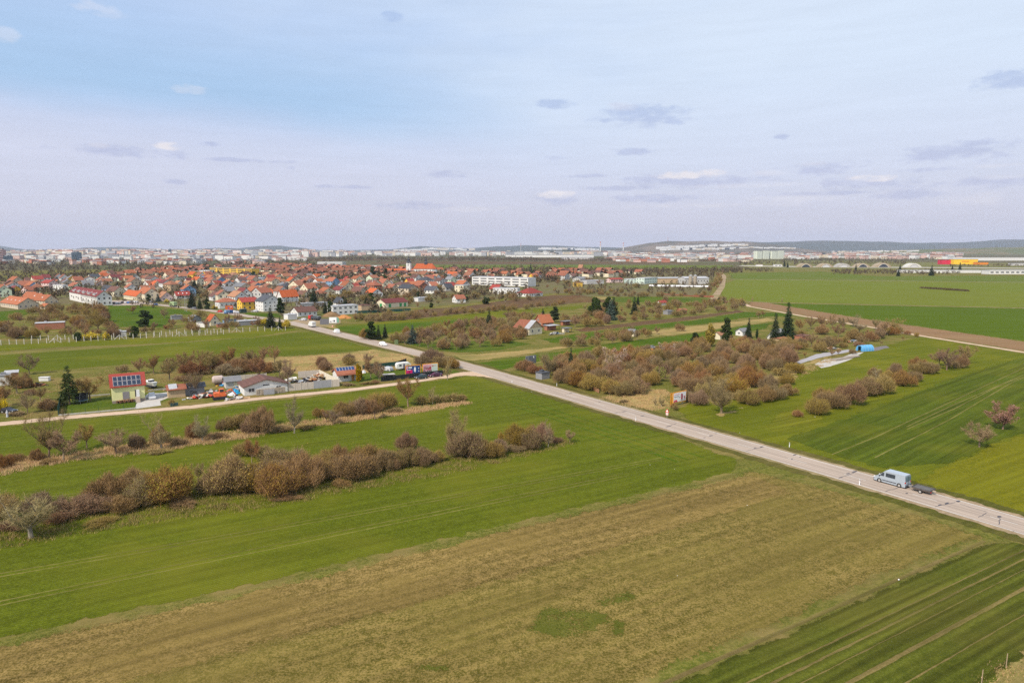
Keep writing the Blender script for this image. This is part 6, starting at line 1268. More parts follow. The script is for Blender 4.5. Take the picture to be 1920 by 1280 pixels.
house(1188, 631, W=4, L=3, wh=2.2, rh=1.0, ridge='L', az=-60, wall='cream', roof='grey', chim=False, wins=False, name='hut', cat='hut', look='small pale hut among bushes between the two green strips'); house(1238, 573, W=7, L=4, wh=2.2, rh=1.4, ridge='R', az=-35, wall='white', roof='red', chim=False, wins=False, name='cabin', cat='cabin', look='white cabin with dark red roof in the far orchard'); house(1252, 590, W=6, L=4, wh=2.2, rh=.4, ridge='R', az=-35, wall='darkgrey', roof='grey', chim=False, wins=False, kind='flat', name='shed', cat='shed', look='dark shed in the orchard above the long green strip'); house(1276, 589, W=6, L=4, wh=2.4, rh=.9, ridge='R', az=-35, wall='brick', roof='rust', chim=False, wins=False, name='shed', cat='shed', look='reddish shed in the orchard above the long green strip')
house(66, 619, W=13, L=5, wh=3.4, rh=.3, ridge='R', az=-28, wall='brick', roof='silver', chim=False, wins=False, kind='flat', name='brick_shed', cat='shed', look='long brick shed with pale flat roof inside the left scrub'); house(217, 632, W=4.5, L=3, wh=2.4, rh=.2, ridge='R', az=-28, wall='grey', roof='silver', chim=False, wins=False, kind='flat', name='hut', cat='hut', look='pale grey garden hut right of the forsythias'); house(322, 600, W=6, L=4, wh=2.2, rh=.2, ridge='R', az=-35, wall='darkgrey', roof='grey', chim=False, wins=False, kind='flat', name='shed', cat='shed', look='small dark open shed at the foot of the village green'); house(360, 603, W=5.5, L=5, wh=1.8, rh=1.6, ridge='L', az=-50, wall='darkgrey', roof='grey', chim=False, wins=False, name='shed', cat='shed', look='grey-roofed shed beside the dark pink flowering shrub')
house(420, 608, W=7, L=3, wh=2.2, rh=.2, ridge='R', az=-35, wall='blue', roof='slate', chim=False, wins=False, kind='flat', name='shed', cat='shed', look='dark blue shed right of the orange-roofed cabin'); house(448, 611, W=12, L=5, wh=2.4, rh=.2, ridge='R', az=-35, wall='darkgrey', roof='silver', chim=False, wins=False, kind='flat', name='shed', cat='shed', look='long dark canopy with pale roof before the yellow forsythias'); house(408, 614, W=4, L=3, wh=1.8, rh=.2, ridge='R', az=-35, wall='brick', roof='grey', chim=False, wins=False, kind='flat', name='shed', cat='shed', look='low red shed beside the dark blue shed')
pts_ = [(174,581,9,'left one of two tall grey lamp posts near the scrub'),(181,582,9,'right one of two tall grey lamp posts near the scrub'),(155,580,9,'lamp post left of the terrace block'),(347,584,8,'left one of two poles at the street bend'),(350,585,8,'right one of two poles at the street bend')]
for x, y, h, lk in pts_:
    o = empty('lamp_post', (*G(x, y).xy, OZ)); MB().tube((0,0,0),(0,0,h),.12,.08,6).build('pole', METAL, o); MB().box(-.1,-.8,h-.1,.1,.1,h).build('lamp_head', METAL, o); tag(o, lk, 'lamp post', 'lamp posts of the village')
heap(621,593,13,3.0,SOIL,'light brown mound of earth behind the white hoarding','earth_mound','mound',jag=.12); heap(1085,564,46,4.5,SOILD,'long dark brown spoil mound on the fallow field','earth_mound','mound',jag=.12); heap(1101,618.5,8,1.6,SOILD,'dark compost heap at the edge of the green strip','earth_mound','mound',jag=.15); heap(645,596.5,10,2.2,plain('autumn_brown', (.45,.2,.06), .9, .3),'reddish-brown mound beside the hoarding','earth_mound','mound',jag=.15)
# ================================================================== PLANTING
pl = plant; N1 = 'in the nearest hedgerow'; N2 = 'in the second hedgerow'; N3 = 'in the hedgerow right of the road'; ORC = 'in the row behind the junk yard'
# nearest hedgerow, left to right
for k, x, y, h, w in (('tall',58,1008,112,120),('low',15,1005,38,70),('orange',-12,985,75,80),('low',110,985,34,60),('red',85,975,60,80),('red',155,975,58,115),('red',205,945,66,85),('red',225,968,45,70),('olive',268,955,70,80),('olive',312,950,88,125),('low',345,955,25,70),('shrub',258,930,62,70),('low',190,992,24,70),
    ('fruit',372,905,45,35),('orange',402,930,58,60),('orange',440,932,88,112),('orange',480,925,74,85),('shrub',505,915,62,80),('olive',530,895,62,110),('orange',525,938,78,90),('shrub',570,922,80,90),('orange',600,905,50,60),('olive',612,885,48,60),('shrub',640,878,50,55),('orange',665,905,72,85),('shrub',690,880,60,60),('red',722,885,50,62),
    ('red',743,882,34,40),('olive',763,880,46,56),('red',762,850,44,44),('red',798,876,44,60),('shrub',818,868,30,34),('olive',880,866,66,84),('shrub',918,862,44,54),('red',935,855,34,40),('red',850,838,40,34),('low',968,850,20,55),('shrub',975,842,58,60),('olive',996,845,46,52),('red',1012,832,44,50),('pale',1028,838,50,30),('low',1045,834,18,30),('fruit',1068,830,28,30),('olive',938,830,22,14),('low',895,850,26,60),
    ('shrub',458,858,36,44),('shrub',490,860,32,42),('fruit',472,868,50,40),('low',640,915,20,50),('low',540,945,20,60)): pl(k, x, y, h, w, ctx=N1)
pl('tall', 851, 842, 78, 50, look='tall bare twiggy tree with broken crown', ctx=N1)
# second hedgerow
for k, x, y, h, w in (('red',8,880,34,34),('low',28,868,22,40),('red',68,868,30,34),('low',90,872,16,40),('fruit',119,864,66,78),('tall',92,858,90,60),('fruit',163,840,54,50),('fruit',218,850,56,82),('red',256,843,32,34),('pale',303,842,74,52),('orange',300,835,42,36),('low',335,838,20,40),('pale',380,828,54,48),('red',366,825,36,40),('low',410,826,18,40),
    ('shrub',417,808,24,26),('shrub',447,806,38,56),('red',485,818,58,62),('shrub',497,800,44,36),('red',470,815,36,36),('pale',552,812,72,42),('low',530,812,18,50),('shrub',598,784,24,24),('fruit',626,795,32,44),('fruit',612,792,26,26),('shrub',648,782,36,44),('shrub',672,780,38,48),('red',690,778,34,40),('fruit',703,786,42,40),('orange',718,772,50,52),('fruit',765,762,62,60),('shrub',795,760,24,42),('pale',811,758,34,24),('shrub',822,758,20,34),('shrub',850,755,24,40),('low',868,752,14,26),('low',580,806,14,50),('low',740,776,14,40),('low',300,852,14,50)): pl(k, x, y, h, w, ctx=N2)
# hedgerow right of the road
for k, x, y, h, w in (('orange',1531,779,42,42),('low',1497,783,18,26),('orange',1560,768,44,56),('orange',1592,763,50,62),('shrub',1545,756,36,40),('olive',1622,745,42,50),('shrub',1648,741,44,60),('shrub',1640,710,26,26),('pale',1642,722,34,36),('orange',1694,726,34,42),('shrub',1668,722,34,40),('red',1680,706,28,34),('orange',1712,716,26,30),('shrub',1720,702,28,34),('orange',1738,702,32,38),('red',1722,692,26,34),('fruit',1775,694,46,50),('fruit',1760,686,34,40),('red',1800,690,30,30),('fruit',1812,681,38,44),('shrub',1790,692,18,30),('low',1748,700,12,20)): pl(k, x, y, h, w, ctx=N3)
for k, x, y, h, w, lk in (('olive',1404,762,36,44,'olive-brown shrub at the left end of the dark low hedge in the meadow'),('shrub',1432,756,36,44,'brown shrub, second in the dark low hedge in the meadow'),('shrub',1455,750,32,44,'brown shrub, third in the dark low hedge in the meadow'),('red',1478,742,24,38,'reddish shrub at the right end of the dark low hedge in the meadow'),
    ('fruit',1836,838,52,74,'bare twiggy fruit tree left of the pink blossoming tree'),('pink',1880,805,52,66,'round pink blossoming tree in the flowering meadow'),('tall',1352.5,775,74,62,'bare reddish-brown tree standing alone beyond the 0% billboard'),('orange',1425,722,32,26,'small rounded reddish tree at the meadow edge beyond the lone bare tree'),
    ('wildspruce',131,758,76,40,'tall ragged drooping spruce beside the trampoline'),('fruit',169,751,52,66,'wide bare fruit tree behind the trampoline'),('gold',672.5,715,36,17,'golden-brown thuja beside the tiny white cottage'),('fruit',695,711,40,44,'bare tree in the garden right of the golden thuja'),('fruit',711,716,40,34,'bare tree at the left end of the dark screening fence'),
    ('forsythia',2,774,28,26,'bright yellow forsythia cut off by the left edge'),('forsythia',168,637,15,30,'wide bright yellow forsythia beyond the concrete posts'),('forsythia',200,638,16,12,'small yellow forsythia right of the wide one'),('column',148,639,18,13,'dark columnar thuja left of the wide forsythia'),('column',143.5,639,17,9,'slim columnar thuja touching the wide one'),
    ('pale',839,712,50,22,'thin white-stemmed sapling at the track mouth'),('shrub',812,684,34,48,'large brown bush behind the billboards beside the road'),('orange',832,690,30,44,'orange-brown bush at the road edge right of the billboards'),('shrub',848,692,24,30,'small brown bush at the corner of track and road'),('red',793,688,26,34,'reddish bush behind the gap of the two billboards'),
    ('pale',1141,706,54,34,'pale pinkish blossoming tree rising from the scrub'),('white',1148,700,46,44,'white-pink blossoming tree rising from the scrub'),('white',1135,722,34,50,'lower blossoming tree at the front of the scrub'),('spruce',1070,697,46,16,'dark spruce rising from the roadside scrub'),('willow',1236,716,28,24,'lime-green leafing bush at the front of the scrub'),('white',1247,668,24,30,'pale pink blossoming bush beside the orange-tan hut'),
    ('gold',1331,650,46,24,'golden-brown conifer among the scrub'),('pine',1362,640,46,30,'clumpy dark pine right of the golden conifer'),('pine',1304,648,26,26,'low bluish pine left of the golden conifer'),('spruce',1403,634,38,15,'narrow spruce right of the clumpy pine'),('spruce',1453,640,54,24,'left one of two tall spruces above the A-frame cabin'),('spruce',1476,637,70,30,'right and taller one of two spruces above the A-frame cabin'),('column',1419,635,20,7,'slim columnar thuja left of the two tall spruces'),
    ('pine',696,637,36,30,'dark pine beside the road beyond the white car'),('spruce',710,637,28,14,'small dark spruce touching the roadside pine'),('spruce',722,633,26,12,'slim spruce right of the roadside pine'),('shrub',684,636,24,22,'brown bush at the left foot of the roadside pine'),('bluespruce',774,644,36,24,'bluish spruce in the orchard right of the roadside pine'),('white',766,635,16,14,'small white blossoming bush beside the bluish spruce'),
    ('spruce',917,618,36,22,'dark spruce left of the tin-roofed farmhouse'),('evergreen',1118,592,36,34,'broad dark evergreen, left in the dark conifer clump'),('evergreen',1140,590,34,24,'dark conifer in the middle of the conifer clump'),('bluespruce',1145,600,40,26,'bluish conifer in front of the conifer clump'),('spruce',1150,589,32,22,'dark spruce behind the bluish conifer'),('spruce',1189,590,34,16,'dark spruce right of the conifer clump'),('spruce',1196,572,20,8,'slim tall spruce behind the right dark spruce'),('pine',1040,604,30,24,'dark evergreen behind the brick cottage'),('spruce',1018,598,20,12,'spruce left behind the brick cottage'),
    ('spruce',508,614,38,24,'dark spruce left of the road fork'),('spruce',525,616,22,12,'slim spruce at the road fork'),('pine',527,591,34,22,'broad dark conifer beside the large white house'),('forsythia',535,616,18,18,'yellow forsythia right of the road fork spruces'),('forsythia',497,611,16,14,'yellow forsythia left of the road fork spruces'),('evergreen',272,612,32,34,'dark leafy evergreen at the foot of the village green'),('evergreen',252,632,22,24,'low dark evergreen beyond the fence posts'),
    ('spruce',360,578,34,18,'tall conical spruce beside the village street'),('spruce',375,580,24,12,'smaller conical spruce right of the tall one'),('evergreen',388,580,20,16,'dark evergreen right of the conical spruces'),('forsythia',361,577,9,10,'yellow forsythia at the foot of the conical spruces'),('forsythia',403,580,8,10,'yellow forsythia right of the conical spruces'),('forsythia',312,568,8,9,'yellow forsythia before the pale pink gabled house'),('evergreen',279,565,14,12,'dark shrub before the tall cream house'),('bluespruce',297,566,16,12,'bluish spruce right of the tall cream house'),
    ('magenta',377,600,22,24,'dark pink flowering shrub by the grey-roofed shed'),('fruit',249,588,16,26,'lone bare tree on the village green'),('fruit',308,597,20,24,'bare tree at the lower edge of the village green'),('tall',184,620,46,40,'tall bare tree beside the village green'),('evergreen',586,568,18,20,'dark evergreen right of the steep orange-roofed house'),('spruce',589,574,36,20,'big dark spruce behind the brown-roofed bungalow'),('white',572,572,14,16,'pink-white tree beside the big dark spruce'),
    ('forsythia',222,556,12,14,'yellow flowering bush right of the white terrace'),('spruce',365,541,20,12,'dark spruce among the roofs above the street'),('spruce',414,547,18,14,'left dark spruce before the brick hall'),('pine',395,549,16,20,'dark pine left before the brick hall'),('spruce',610,588,24,12,'spruce left of the white flat-roofed house'),('pine',620,590,26,20,'dark pine touching the white flat-roofed house'),('spruce',648,576,18,16,'dark conifer behind the white flat-roofed house'),('spruce',687,573,18,14,'dark conifer above the small tan block'),('spruce',703,576,14,12,'conifer left of the long cream depot'),
    ('pine',699,523,24,18,'big dark pine left below the church'),('spruce',711,521,20,10,'spruce beside the big dark pine below the church'),('pine',724,521,18,14,'round dark conifer below the church'),('pine',737,520,16,10,'right dark conifer below the church'),('willow',748,526,12,12,'lime-green tree below the church'),('evergreen',22,552,14,20,'round dark evergreen among the roofs at far left'),('evergreen',68,539,9,9,'small dark tree on the brown field at far left'),('spruce',995,510,16,8,'slim dark spruce right of the village church')): pl(k, x, y, h, w, look=lk)
# row behind the junk yard and around the gardens
for i, (k, x, y, h, w) in enumerate((('fruit',262,701,34,34),('fruit',288,701,38,36),('shrub',229,699,18,26),('fruit',318,712,46,48),('fruit',345,700,46,56),('red',362,705,34,50),('fruit',375,690,36,40),('fruit',395,700,48,56),('red',412,698,34,48),('fruit',430,690,42,44),('red',445,698,30,40),('fruit',468,690,38,44),('red',460,700,28,46),('fruit',492,684,36,40),('fruit',515,680,34,36),('red',480,696,26,44),
    ('fruit',365,740,50,50),('fruit',487,712,44,46),('fruit',540,722,50,44),('fruit',524,705,34,34),('fruit',527,726,30,30),('shrub',655,686,22,28),('red',602,690,24,30),('red',612,696,24,34),('fruit',690,684,24,30),('shrub',655,682,20,26),('red',500,700,24,40),('red',428,706,26,50),('low',380,704,14,50),('low',345,716,16,40))): pl(k, x, y, h, w, ctx=ORC)
for k, x, y, h, w in (('fruit',55,702,42,52),('fruit',32,738,46,60),('red',45,730,32,30),('fruit',10,762,46,44),('fruit',52,775,44,40),('fruit',76,752,30,34),('red',88,772,26,38),('low',62,742,16,30),('low',100,765,16,30),('low',150,724,10,40),('low',30,782,12,40),('fruit',-15,770,50,50),('low',215,720,12,30),('shrub',322,762,16,14),('low',600,706,10,30),('low',655,724,8,30),('low',690,722,8,30),('low',705,720,10,20)): pl(k, x, y, h, w, ctx='in the garden at the left edge' if x < 220 else ORC)
LS = 'in the left scrub'
scatter([(-60,625),(0,606),(40,594),(75,580),(150,576),(200,575),(203,612),(225,622),(230,632),(120,637),(60,636),(0,636),(-60,645)], 74, ['red','shrub','fruit','tall','shrub','orange'], (3.5,6.5), 5.5, ctx=LS)
scatter([(225,625),(300,614),(335,606),(450,600),(495,603),(490,616),(420,619),(330,624),(250,631)], 30, ['fruit','fruit','shrub','red'], (3,5), 5, ctx='in the gardens beyond the concrete posts')
SCB = 'in the big scrub beyond the road'
scatter([(962,700),(1000,690),(1040,682),(1100,672),(1160,664),(1230,662),(1300,652),(1400,646),(1450,648),(1520,650),(1600,640),(1640,630),(1690,622),(1640,640),(1560,655),(1500,668),(1460,700),(1430,716),(1380,735),(1330,742),(1290,728),(1240,722),(1205,735),(1160,744),(1130,742),(1080,728),(1020,712),(985,704)], 140, ['shrub','red','shrub','red','shrub','red','orange','fruit','red'], (3.6,5.6), 4.3, ctx=SCB)
for k, x, y, h, w in (('shrub',1060,722,38,56),('orange',1085,728,36,50),('shrub',1112,734,40,54),('olive',1145,742,34,44),('shrub',1165,744,34,50),('orange',1190,740,36,50),('shrub',985,697,24,40),('red',1005,702,22,36),('tall',1030,705,48,40),('shrub',1310,762,34,40),('shrub',1290,755,28,30),('red',1266,770,12,16),('orange',1330,748,42,50),('olive',1380,740,38,50),('orange',1300,738,40,50),('low',1262,766,12,16),('low',1170,756,8,20),('shrub',1465,706,22,40),('orange',1490,700,26,36),('orange',1406,728,44,50),('shrub',1385,752,24,36),('shrub',1440,735,36,40),('shrub',1475,722,24,30),('pale',1240,762,22,16),('pale',1228,760,20,14)): pl(k, x, y, h, w, ctx=SCB)
scatter([(1500,672),(1540,664),(1590,648),(1640,640),(1700,632),(1712,634),(1650,648),(1600,658),(1640,650),(1600,664),(1560,676)], 10, ['low','fruit'], (1.5,3), 6, ctx='among the allotments')
ALT = 'along the dirt path by the allotments'
for k, x, y, h, w in (('fruit',1500,622,26,26),('fruit',1520,617,26,28),('fruit',1540,618,28,30),('fruit',1560,616,28,28),('fruit',1580,618,26,26),('tall',1610,624,30,32),('fruit',1655,628,26,28),('tall',1678,622,26,30),('tall',1600,612,24,26),('red',1540,628,20,30),('red',1500,634,18,30),('fruit',1572,632,26,34),('red',1600,640,24,34),('fruit',1650,636,22,26),('low',1700,628,10,16),('low',1718,632,10,12),('fruit',1642,618,22,24),('shrub',1620,640,18,24)): pl(k, x, y, h, w, ctx=ALT)
scatter([(1230,592),(1300,584),(1395,576),(1400,580),(1300,591),(1200,602),(1120,612),(1060,616),(1030,604),(1100,595),(1160,592)], 40, ['fruit','fruit','red','shrub'], (3.5,5.5), 5, ctx='in the orchard above the long green strip')
scatter([(1100,578),(1160,572),(1250,566),(1330,566),(1400,570),(1395,576),(1300,582),(1200,590),(1110,594),(1090,586)], 42, ['fruit','red','shrub','tall'], (3.5,6), 5.5, ctx='in the far orchard')
scatter([(640,600),(720,592),(830,588),(960,578),(1060,570),(1060,573),(960,583),(860,592),(760,600),(660,606)], 52, ['shrub','red','shrub','tall'], (3,5.2), 4.5, ctx='in the hedge along the dark fallow field')
scatter([(735,642),(800,636),(900,626),(960,618),(990,632),(940,648),(860,658),(800,652)], 40, ['fruit','fruit','fruit','red','shrub'], (3.8,5.2), 6.5, ctx='in the orchard beyond the junction')
scatter([(740,630),(800,622),(900,606),(960,596),(1010,596),(990,610),(950,622),(880,628),(800,636)], 44, ['fruit','red','shrub','tall'], (3.8,6), 6, ctx='in the trees left of the tin-roofed farmhouse')
scatter([(1045,646),(1090,640),(1150,630),(1220,624),(1240,628),(1200,638),(1130,648),(1060,652)], 24, ['fruit','shrub','olive','shrub'], (3,5.5), 5, ctx='between the two green strips')
scatter([(1190,552),(1240,552),(1330,553),(1330,557),(1230,557),(1150,558),(1060,552),(1060,546),(1130,546)], 40, ['shrub','red','shrub'], (3,5), 6, ctx='in the bushes below the silage bag')
scatter([(1340,556),(1350,540),(1352,524),(1356,512),(1346,514),(1338,530),(1325,552)], 22, ['shrub','tall','fruit'], (4,7), 7, ctx='along the pale field path')
scatter([(1010,545),(1060,520),(1160,536),(1200,540),(1130,552),(1040,552)], 20, ['shrub','tall','fruit'], (4,7), 10, ctx='below the industrial yard')
scatter([(1350,562),(1400,568),(1395,574),(1340,572)], 10, ['red','shrub','evergreen'], (3,5), 6, ctx='at the end of the field path')
for k, x, y, h, w in (('fruit',1422,597,16,18),('shrub',1274,621,18,20),('fruit',1430,594,12,12)): pl(k, x, y, h, w)
VT = 'among the village houses'
scatter([(0,560),(60,548),(140,545),(210,540),(300,556),(350,560),(400,572),(440,573),(560,562),(640,568),(720,558),(800,555),(870,556),(870,545),(560,535),(300,528),(150,533),(0,548)], 78, ['shrub','fruit','tall','shrub','evergreen','spruce','tall','pine'], (4,8.5), 9, ctx=VT)
scatter([(560,566),(640,566),(720,560),(800,560),(880,556),(1000,560),(1000,566),(880,572),(780,580),(700,572),(600,574)], 40, ['shrub','red','tall','evergreen'], (3.5,7), 6, ctx='behind the long cream depot')
scatter([(0,540),(150,528),(300,520),(560,515),(900,515),(1100,515),(1200,515),(1200,522),(1000,530),(560,535),(300,530),(150,535)], 56, ['spruce','evergreen','tall','pine','shrub','tall'], (6,11), 24, ctx='among the farther village roofs')
scatter([(1390,495),(1920,508),(1920,514),(1560,511)], 7, ['spruce'], (10,17), 60, ctx='below the airfield')
pl('spruce', 1746, 517, 20, 11, look='tall dark spruce before the long low white shed'); pl('spruce', 1684, 518, 14, 8, look='smaller dark spruce left of the long low white shed')
pl('pale', 1410.5, 566, 10, 6, look='thin sapling on the edge of the pale green field, left'); pl('pale', 1466, 567, 9, 6, look='thin sapling on the edge of the pale green field, right')
# ---- dry reeds and rough grass: uncountable, one object for each strip
def tufts(name, poly, n, h, mats, lk, seed, w=.05, lean=.35):
    W = [G(*q) for q in poly]; wp = [(v.x, v.y) for v in W]; xs = [v.x for v in W]; ys = [v.y for v in W]; R = np.random.default_rng(seed); pts = []
    # clumped
    nc = max(20, n//45); cc = []
    while len(cc) < nc:
        x, y = R.uniform(min(xs), max(xs)), R.uniform(min(ys), max(ys))
        if inpoly(x, y, wp): cc.append((x, y, R.uniform(.5, 1.1)))
    cc = np.array(cc); idx = R.integers(0, nc, n); sp_ = .55
    B = np.stack([cc[idx, 0]+R.normal(size=n)*sp_, cc[idx, 1]+R.normal(size=n)*sp_, np.full(n, OZ-.03)], 1); D = R.normal(size=(n, 3))*lean; D[:, 2] = 1
    T = twigs(R, B, D, R.uniform(.5, 1.1, n)*h*cc[idx, 2], w*R.uniform(.7, 1.4, n)); k = len(mats); a = [T[i::k] for i in range(k)]
    o = bpy.data.objects.new(name, sliv(a, name, mats)); C.objects.link(o); tag(o, lk, kind='stuff')
RE = [foliage('reed_straw', (.58,.39,.20), (.66,.46,.25), 0), foliage('reed_brown', (.42,.25,.13), (.50,.31,.16), 0)]
ROU = [foliage('rough_straw', (.33,.25,.09), (.42,.31,.12), 0), foliage('rough_green', (.11,.13,.018), (.16,.17,.028), 0), foliage('rough_brown', (.22,.14,.06), (.27,.18,.08), 0)]
tufts('dry_grass', [(-60,905),(0,866),(60,858),(150,846),(260,830),(400,812),(520,795),(640,782),(780,764),(872,752),(880,757),(780,775),(640,793),(520,812),(400,832),(260,852),(120,868),(0,892),(-60,915)], 34000, .85, RE, 'dry straw-coloured grass in the second hedgerow', 3)
tufts('rough_grass', [(-60,1050),(0,985),(120,965),(250,940),(380,920),(520,905),(700,880),(850,855),(960,838),(1060,826),(1075,832),(960,862),(860,885),(700,915),(520,948),(380,968),(250,985),(120,1008),(0,1030),(-60,1060)], 36000, .6, ROU, 'rough mixed grass under the nearest hedgerow', 4)
tufts('dry_grass', [(1300,745),(1400,722),(1500,694),(1540,676),(1560,668),(1570,672),(1510,705),(1400,742),(1330,760)], 9000, .7, RE+ROU[:2], 'dry tufts along the scrub edge in the meadow', 5)
tufts('dry_grass', [(1120,746),(1200,730),(1255,732),(1262,766),(1225,770),(1170,760)], 9000, .6, RE+ROU[:1], 'dry straw grass in front of the 0% billboard', 6)
tufts('dry_grass', [(470,676),(560,668),(640,663),(740,660),(800,668),(820,684),(700,700),(600,700),(500,700)], 14000, .8, RE, 'dry straw grass behind the walled yard', 7)
tufts('dry_grass', [(1836,1290),(1855,1252),(1925,1212),(2000,1300),(1840,1400)], 1500, .32, RE+ROU, 'dry grass in the bottom right corner', 8)
tufts('rough_grass', [(0,720),(110,705),(250,690),(330,696),(420,706),(400,712),(300,730),(110,745),(60,785),(0,790)], 16000, .6, ROU+RE, 'rough grass in the gardens left of the yellow house', 9)
def clump(name, poly, n, hgt, mats, lk, seed, ln=.22, w=.05):
    W = [G(*q) for q in poly]; wp = [(v.x, v.y) for v in W]; xs = np.array([v.x for v in W]); ys = np.array([v.y for v in W]); R = np.random.default_rng(seed); B = []
    while len(B) < n:
        x = R.uniform(xs.min(), xs.max(), 4000); y = R.uniform(ys.min(), ys.max(), 4000)
        # nearer ground gets more blades
        keep = R.uniform(size=4000) < np.minimum(1, (90/np.hypot(x, y))**2)
        ins = np.zeros(4000, bool); m = len(wp)
        for i in range(m):
            (ax, ay), (bx, by) = wp[i], wp[i-1]; c1 = (ay > y) != (by > y); xi = (bx-ax)*(y-ay)/((by-ay) if by != ay else 1e-9)+ax; ins ^= c1 & (x < xi)
        ok = ins & keep; B += list(zip(x[ok], y[ok]))
    B = np.array(B[:n]); Z = np.full((n, 1), OZ-.12); B = np.concatenate([B, Z], 1); D = R.normal(size=(n, 3))*.75; D[:, 2] = .55
    T = twigs(R, B, D, hgt*R.uniform(.6, 1.5, n), w*R.uniform(.7, 1.6, n)); k = len(mats); a = [T[i::k] for i in range(k)]
    o = bpy.data.objects.new(name, sliv(a, name, mats)); C.objects.link(o); tag(o, lk, kind='stuff')

clump('stubble_grass', [(0,1206),(500,1100),(1000,980),(1370,895),(1560,922),(1800,992),(1850,1010),(1540,1140),(1240,1278),(700,1500),(-300,1500),(-300,1280)], 110000, .13, [foliage('tuft_straw', (.30,.22,.08), (.40,.29,.11), 0), foliage('tuft_green', (.085,.085,.014), (.13,.12,.022), 0), foliage('tuft_brown', (.16,.105,.035), (.24,.16,.055), 0)], 'short dry and green tufts all over the foreground field', 11, w=.07)
# past about 300 shrubs in view the smallest ones become one object
bpy.context.view_layer.update()
SH = [t for t in ALL if t[0].get('category') == 'shrub']
def pxsize(o): d = max(o.location.y, 30); return FPX/d*o.scale[2]
SH.sort(key=lambda t: -pxsize(t[0])); rest = SH[285:]; acc = []; RM = np.random.default_rng(77); cache = {}
for t in rest:
    o = t[0]; cr = [c for c in o.children if c.name.startswith('crown')][0]; me = cr.data
    if me.name not in cache:
        V = np.empty(len(me.vertices)*3, np.float32); me.vertices.foreach_get('co', V); V = V.reshape(-1, 3, 3); n_ = len(V)
        k_ = RM.permutation(n_)[:1300]; W3 = V[k_]; c3 = W3.mean(1, keepdims=True); cache[me.name] = c3+(W3-c3)*np.array([2.4, 2.4, 1.5])
    W3 = cache[me.name]; a = o.rotation_euler.z; ca, sa = math.cos(a), math.sin(a); s3 = np.array(o.scale); Q = W3*s3
    Q = np.stack([Q[..., 0]*ca-Q[..., 1]*sa, Q[..., 0]*sa+Q[..., 1]*ca, Q[..., 2]], -1)+np.array(o.location); acc.append((Q, NT[0]))
    ALL.remove(t)
    for c in list(o.children): bpy.data.objects.remove(c)
    bpy.data.objects.remove(o)
if acc:
    grp = [np.concatenate([q for i, (q, _) in enumerate(acc) if i % 4 == k]) for k in range(4) if len(acc) > k]
    o = bpy.data.objects.new('distant_shrubs', sliv(grp, 'distant_shrubs', [TW['brown'], TW['purple'], TW['red'], TW['orange']][:len(grp)])); C.objects.link(o); tag(o, 'small bare shrubs massed along the farther gardens and hedges', 'shrubs', kind='stuff')
print('shrubs merged', len(rest))
# ================================================================== FAR CITY, WOODS, HILLS
HILLM = crop('wooded_hill_surface', (.040,.055,.030), (.070,.080,.045), (.09,.085,.05), rowamt=0, fine=.02, big=.0012, streak=.1)
QUARRY = crop('quarry_hill_surface', (.10,.095,.06), (.14,.12,.075), (.30,.22,.15), rowamt=0, fine=.02, big=.002, streak=.2)
def ridge(name, D, prof, mat, depth=2600, seed=1, back=.2):
    """a hill range: crest heights from photo pixels (x, y) at distance D"""
    r = random.Random(seed); mb = MB(); xs = [p[0] for p in prof]; nx = max(30, int((xs[-1]-xs[0])/5)); ny = 12; vs = []
    for j in range(ny+1):
        t = j/ny; k = math.sin(PI*min(1, t*1.0))**.8 if 0 < t < 1 else 0
        for i in range(nx+1):
            px = xs[0]+(xs[-1]-xs[0])*i/nx; py = np.interp(px, xs, [p[1] for p in prof]); h = max(0, CAMH+(HZ-py)/FPX*D)
            h *= k; h += (h*.05*math.sin(px*.09+j*1.3+seed)+r.uniform(-.012, .012)*h+h*.04*math.sin(px*.031+j*2.1))*(1 if abs(t-.5) > .1 else .5)
            Y = D-depth/2+depth*t; X = (px-960)/FPX*D*(Y/D)*.96+(px-960)/FPX*D*.04
            vs.append((X, Y, h-1 if k == 0 else h))
    fs = [(j*(nx+1)+i, j*(nx+1)+i+1, (j+1)*(nx+1)+i+1, (j+1)*(nx+1)+i) for j in range(ny) for i in range(nx)]
    mb.add(vs, fs); o = mb.build(name, mat, smooth=True); o['kind'] = 'structure'
    def foot(px, py):
        """the point of the slope that shows at photo point px, py"""
        for q in range(1, 200):
            t = q/400; Y = D-depth/2+depth*t; cr = max(0, CAMH+(HZ-np.interp(px, xs, [p[1] for p in prof]))/FPX*D)*math.sin(PI*t)**.8
            z = CAMH+(HZ-py)/FPX*Y
            if z <= cr: return (px-960)/FPX*Y, Y, z
        return (px-960)/FPX*D, D, CAMH+(HZ-py)/FPX*D
    return foot
ridge('hills', 15500, [(-400,476),(-200,462),(-60,460),(10,461),(40,466),(75,470),(110,476)], HILLM, seed=2)
ridge('hills', 17000, [(60,474),(130,469),(165,464),(230,463),(290,466),(330,470),(360,474)], HILLM, seed=3)
ridge('hills', 16000, [(300,474),(370,467),(410,464.5),(450,466),(490,461.5),(530,461),(570,465),(610,470),(680,474)], HILLM, seed=4)
ridge('hills', 18500, [(560,473),(620,470),(700,468),(770,467),(900,468),(1000,470),(1060,474)], HILLM, seed=5, depth=2000)
NH = ridge('hills', 14500, [(690,474),(740,467),(790,461.5),(840,464),(880,465.5),(930,462.5),(985,460),(1040,461),(1090,463),(1150,464),(1200,466),(1260,474)], HILLM, seed=6)
QH = ridge('hills', 9500, [(1080,472),(1140,469),(1180,462),(1215,455.5),(1250,453),(1330,452.5),(1400,454),(1440,458),(1500,466),(1560,473)], QUARRY, seed=7, depth=2400)
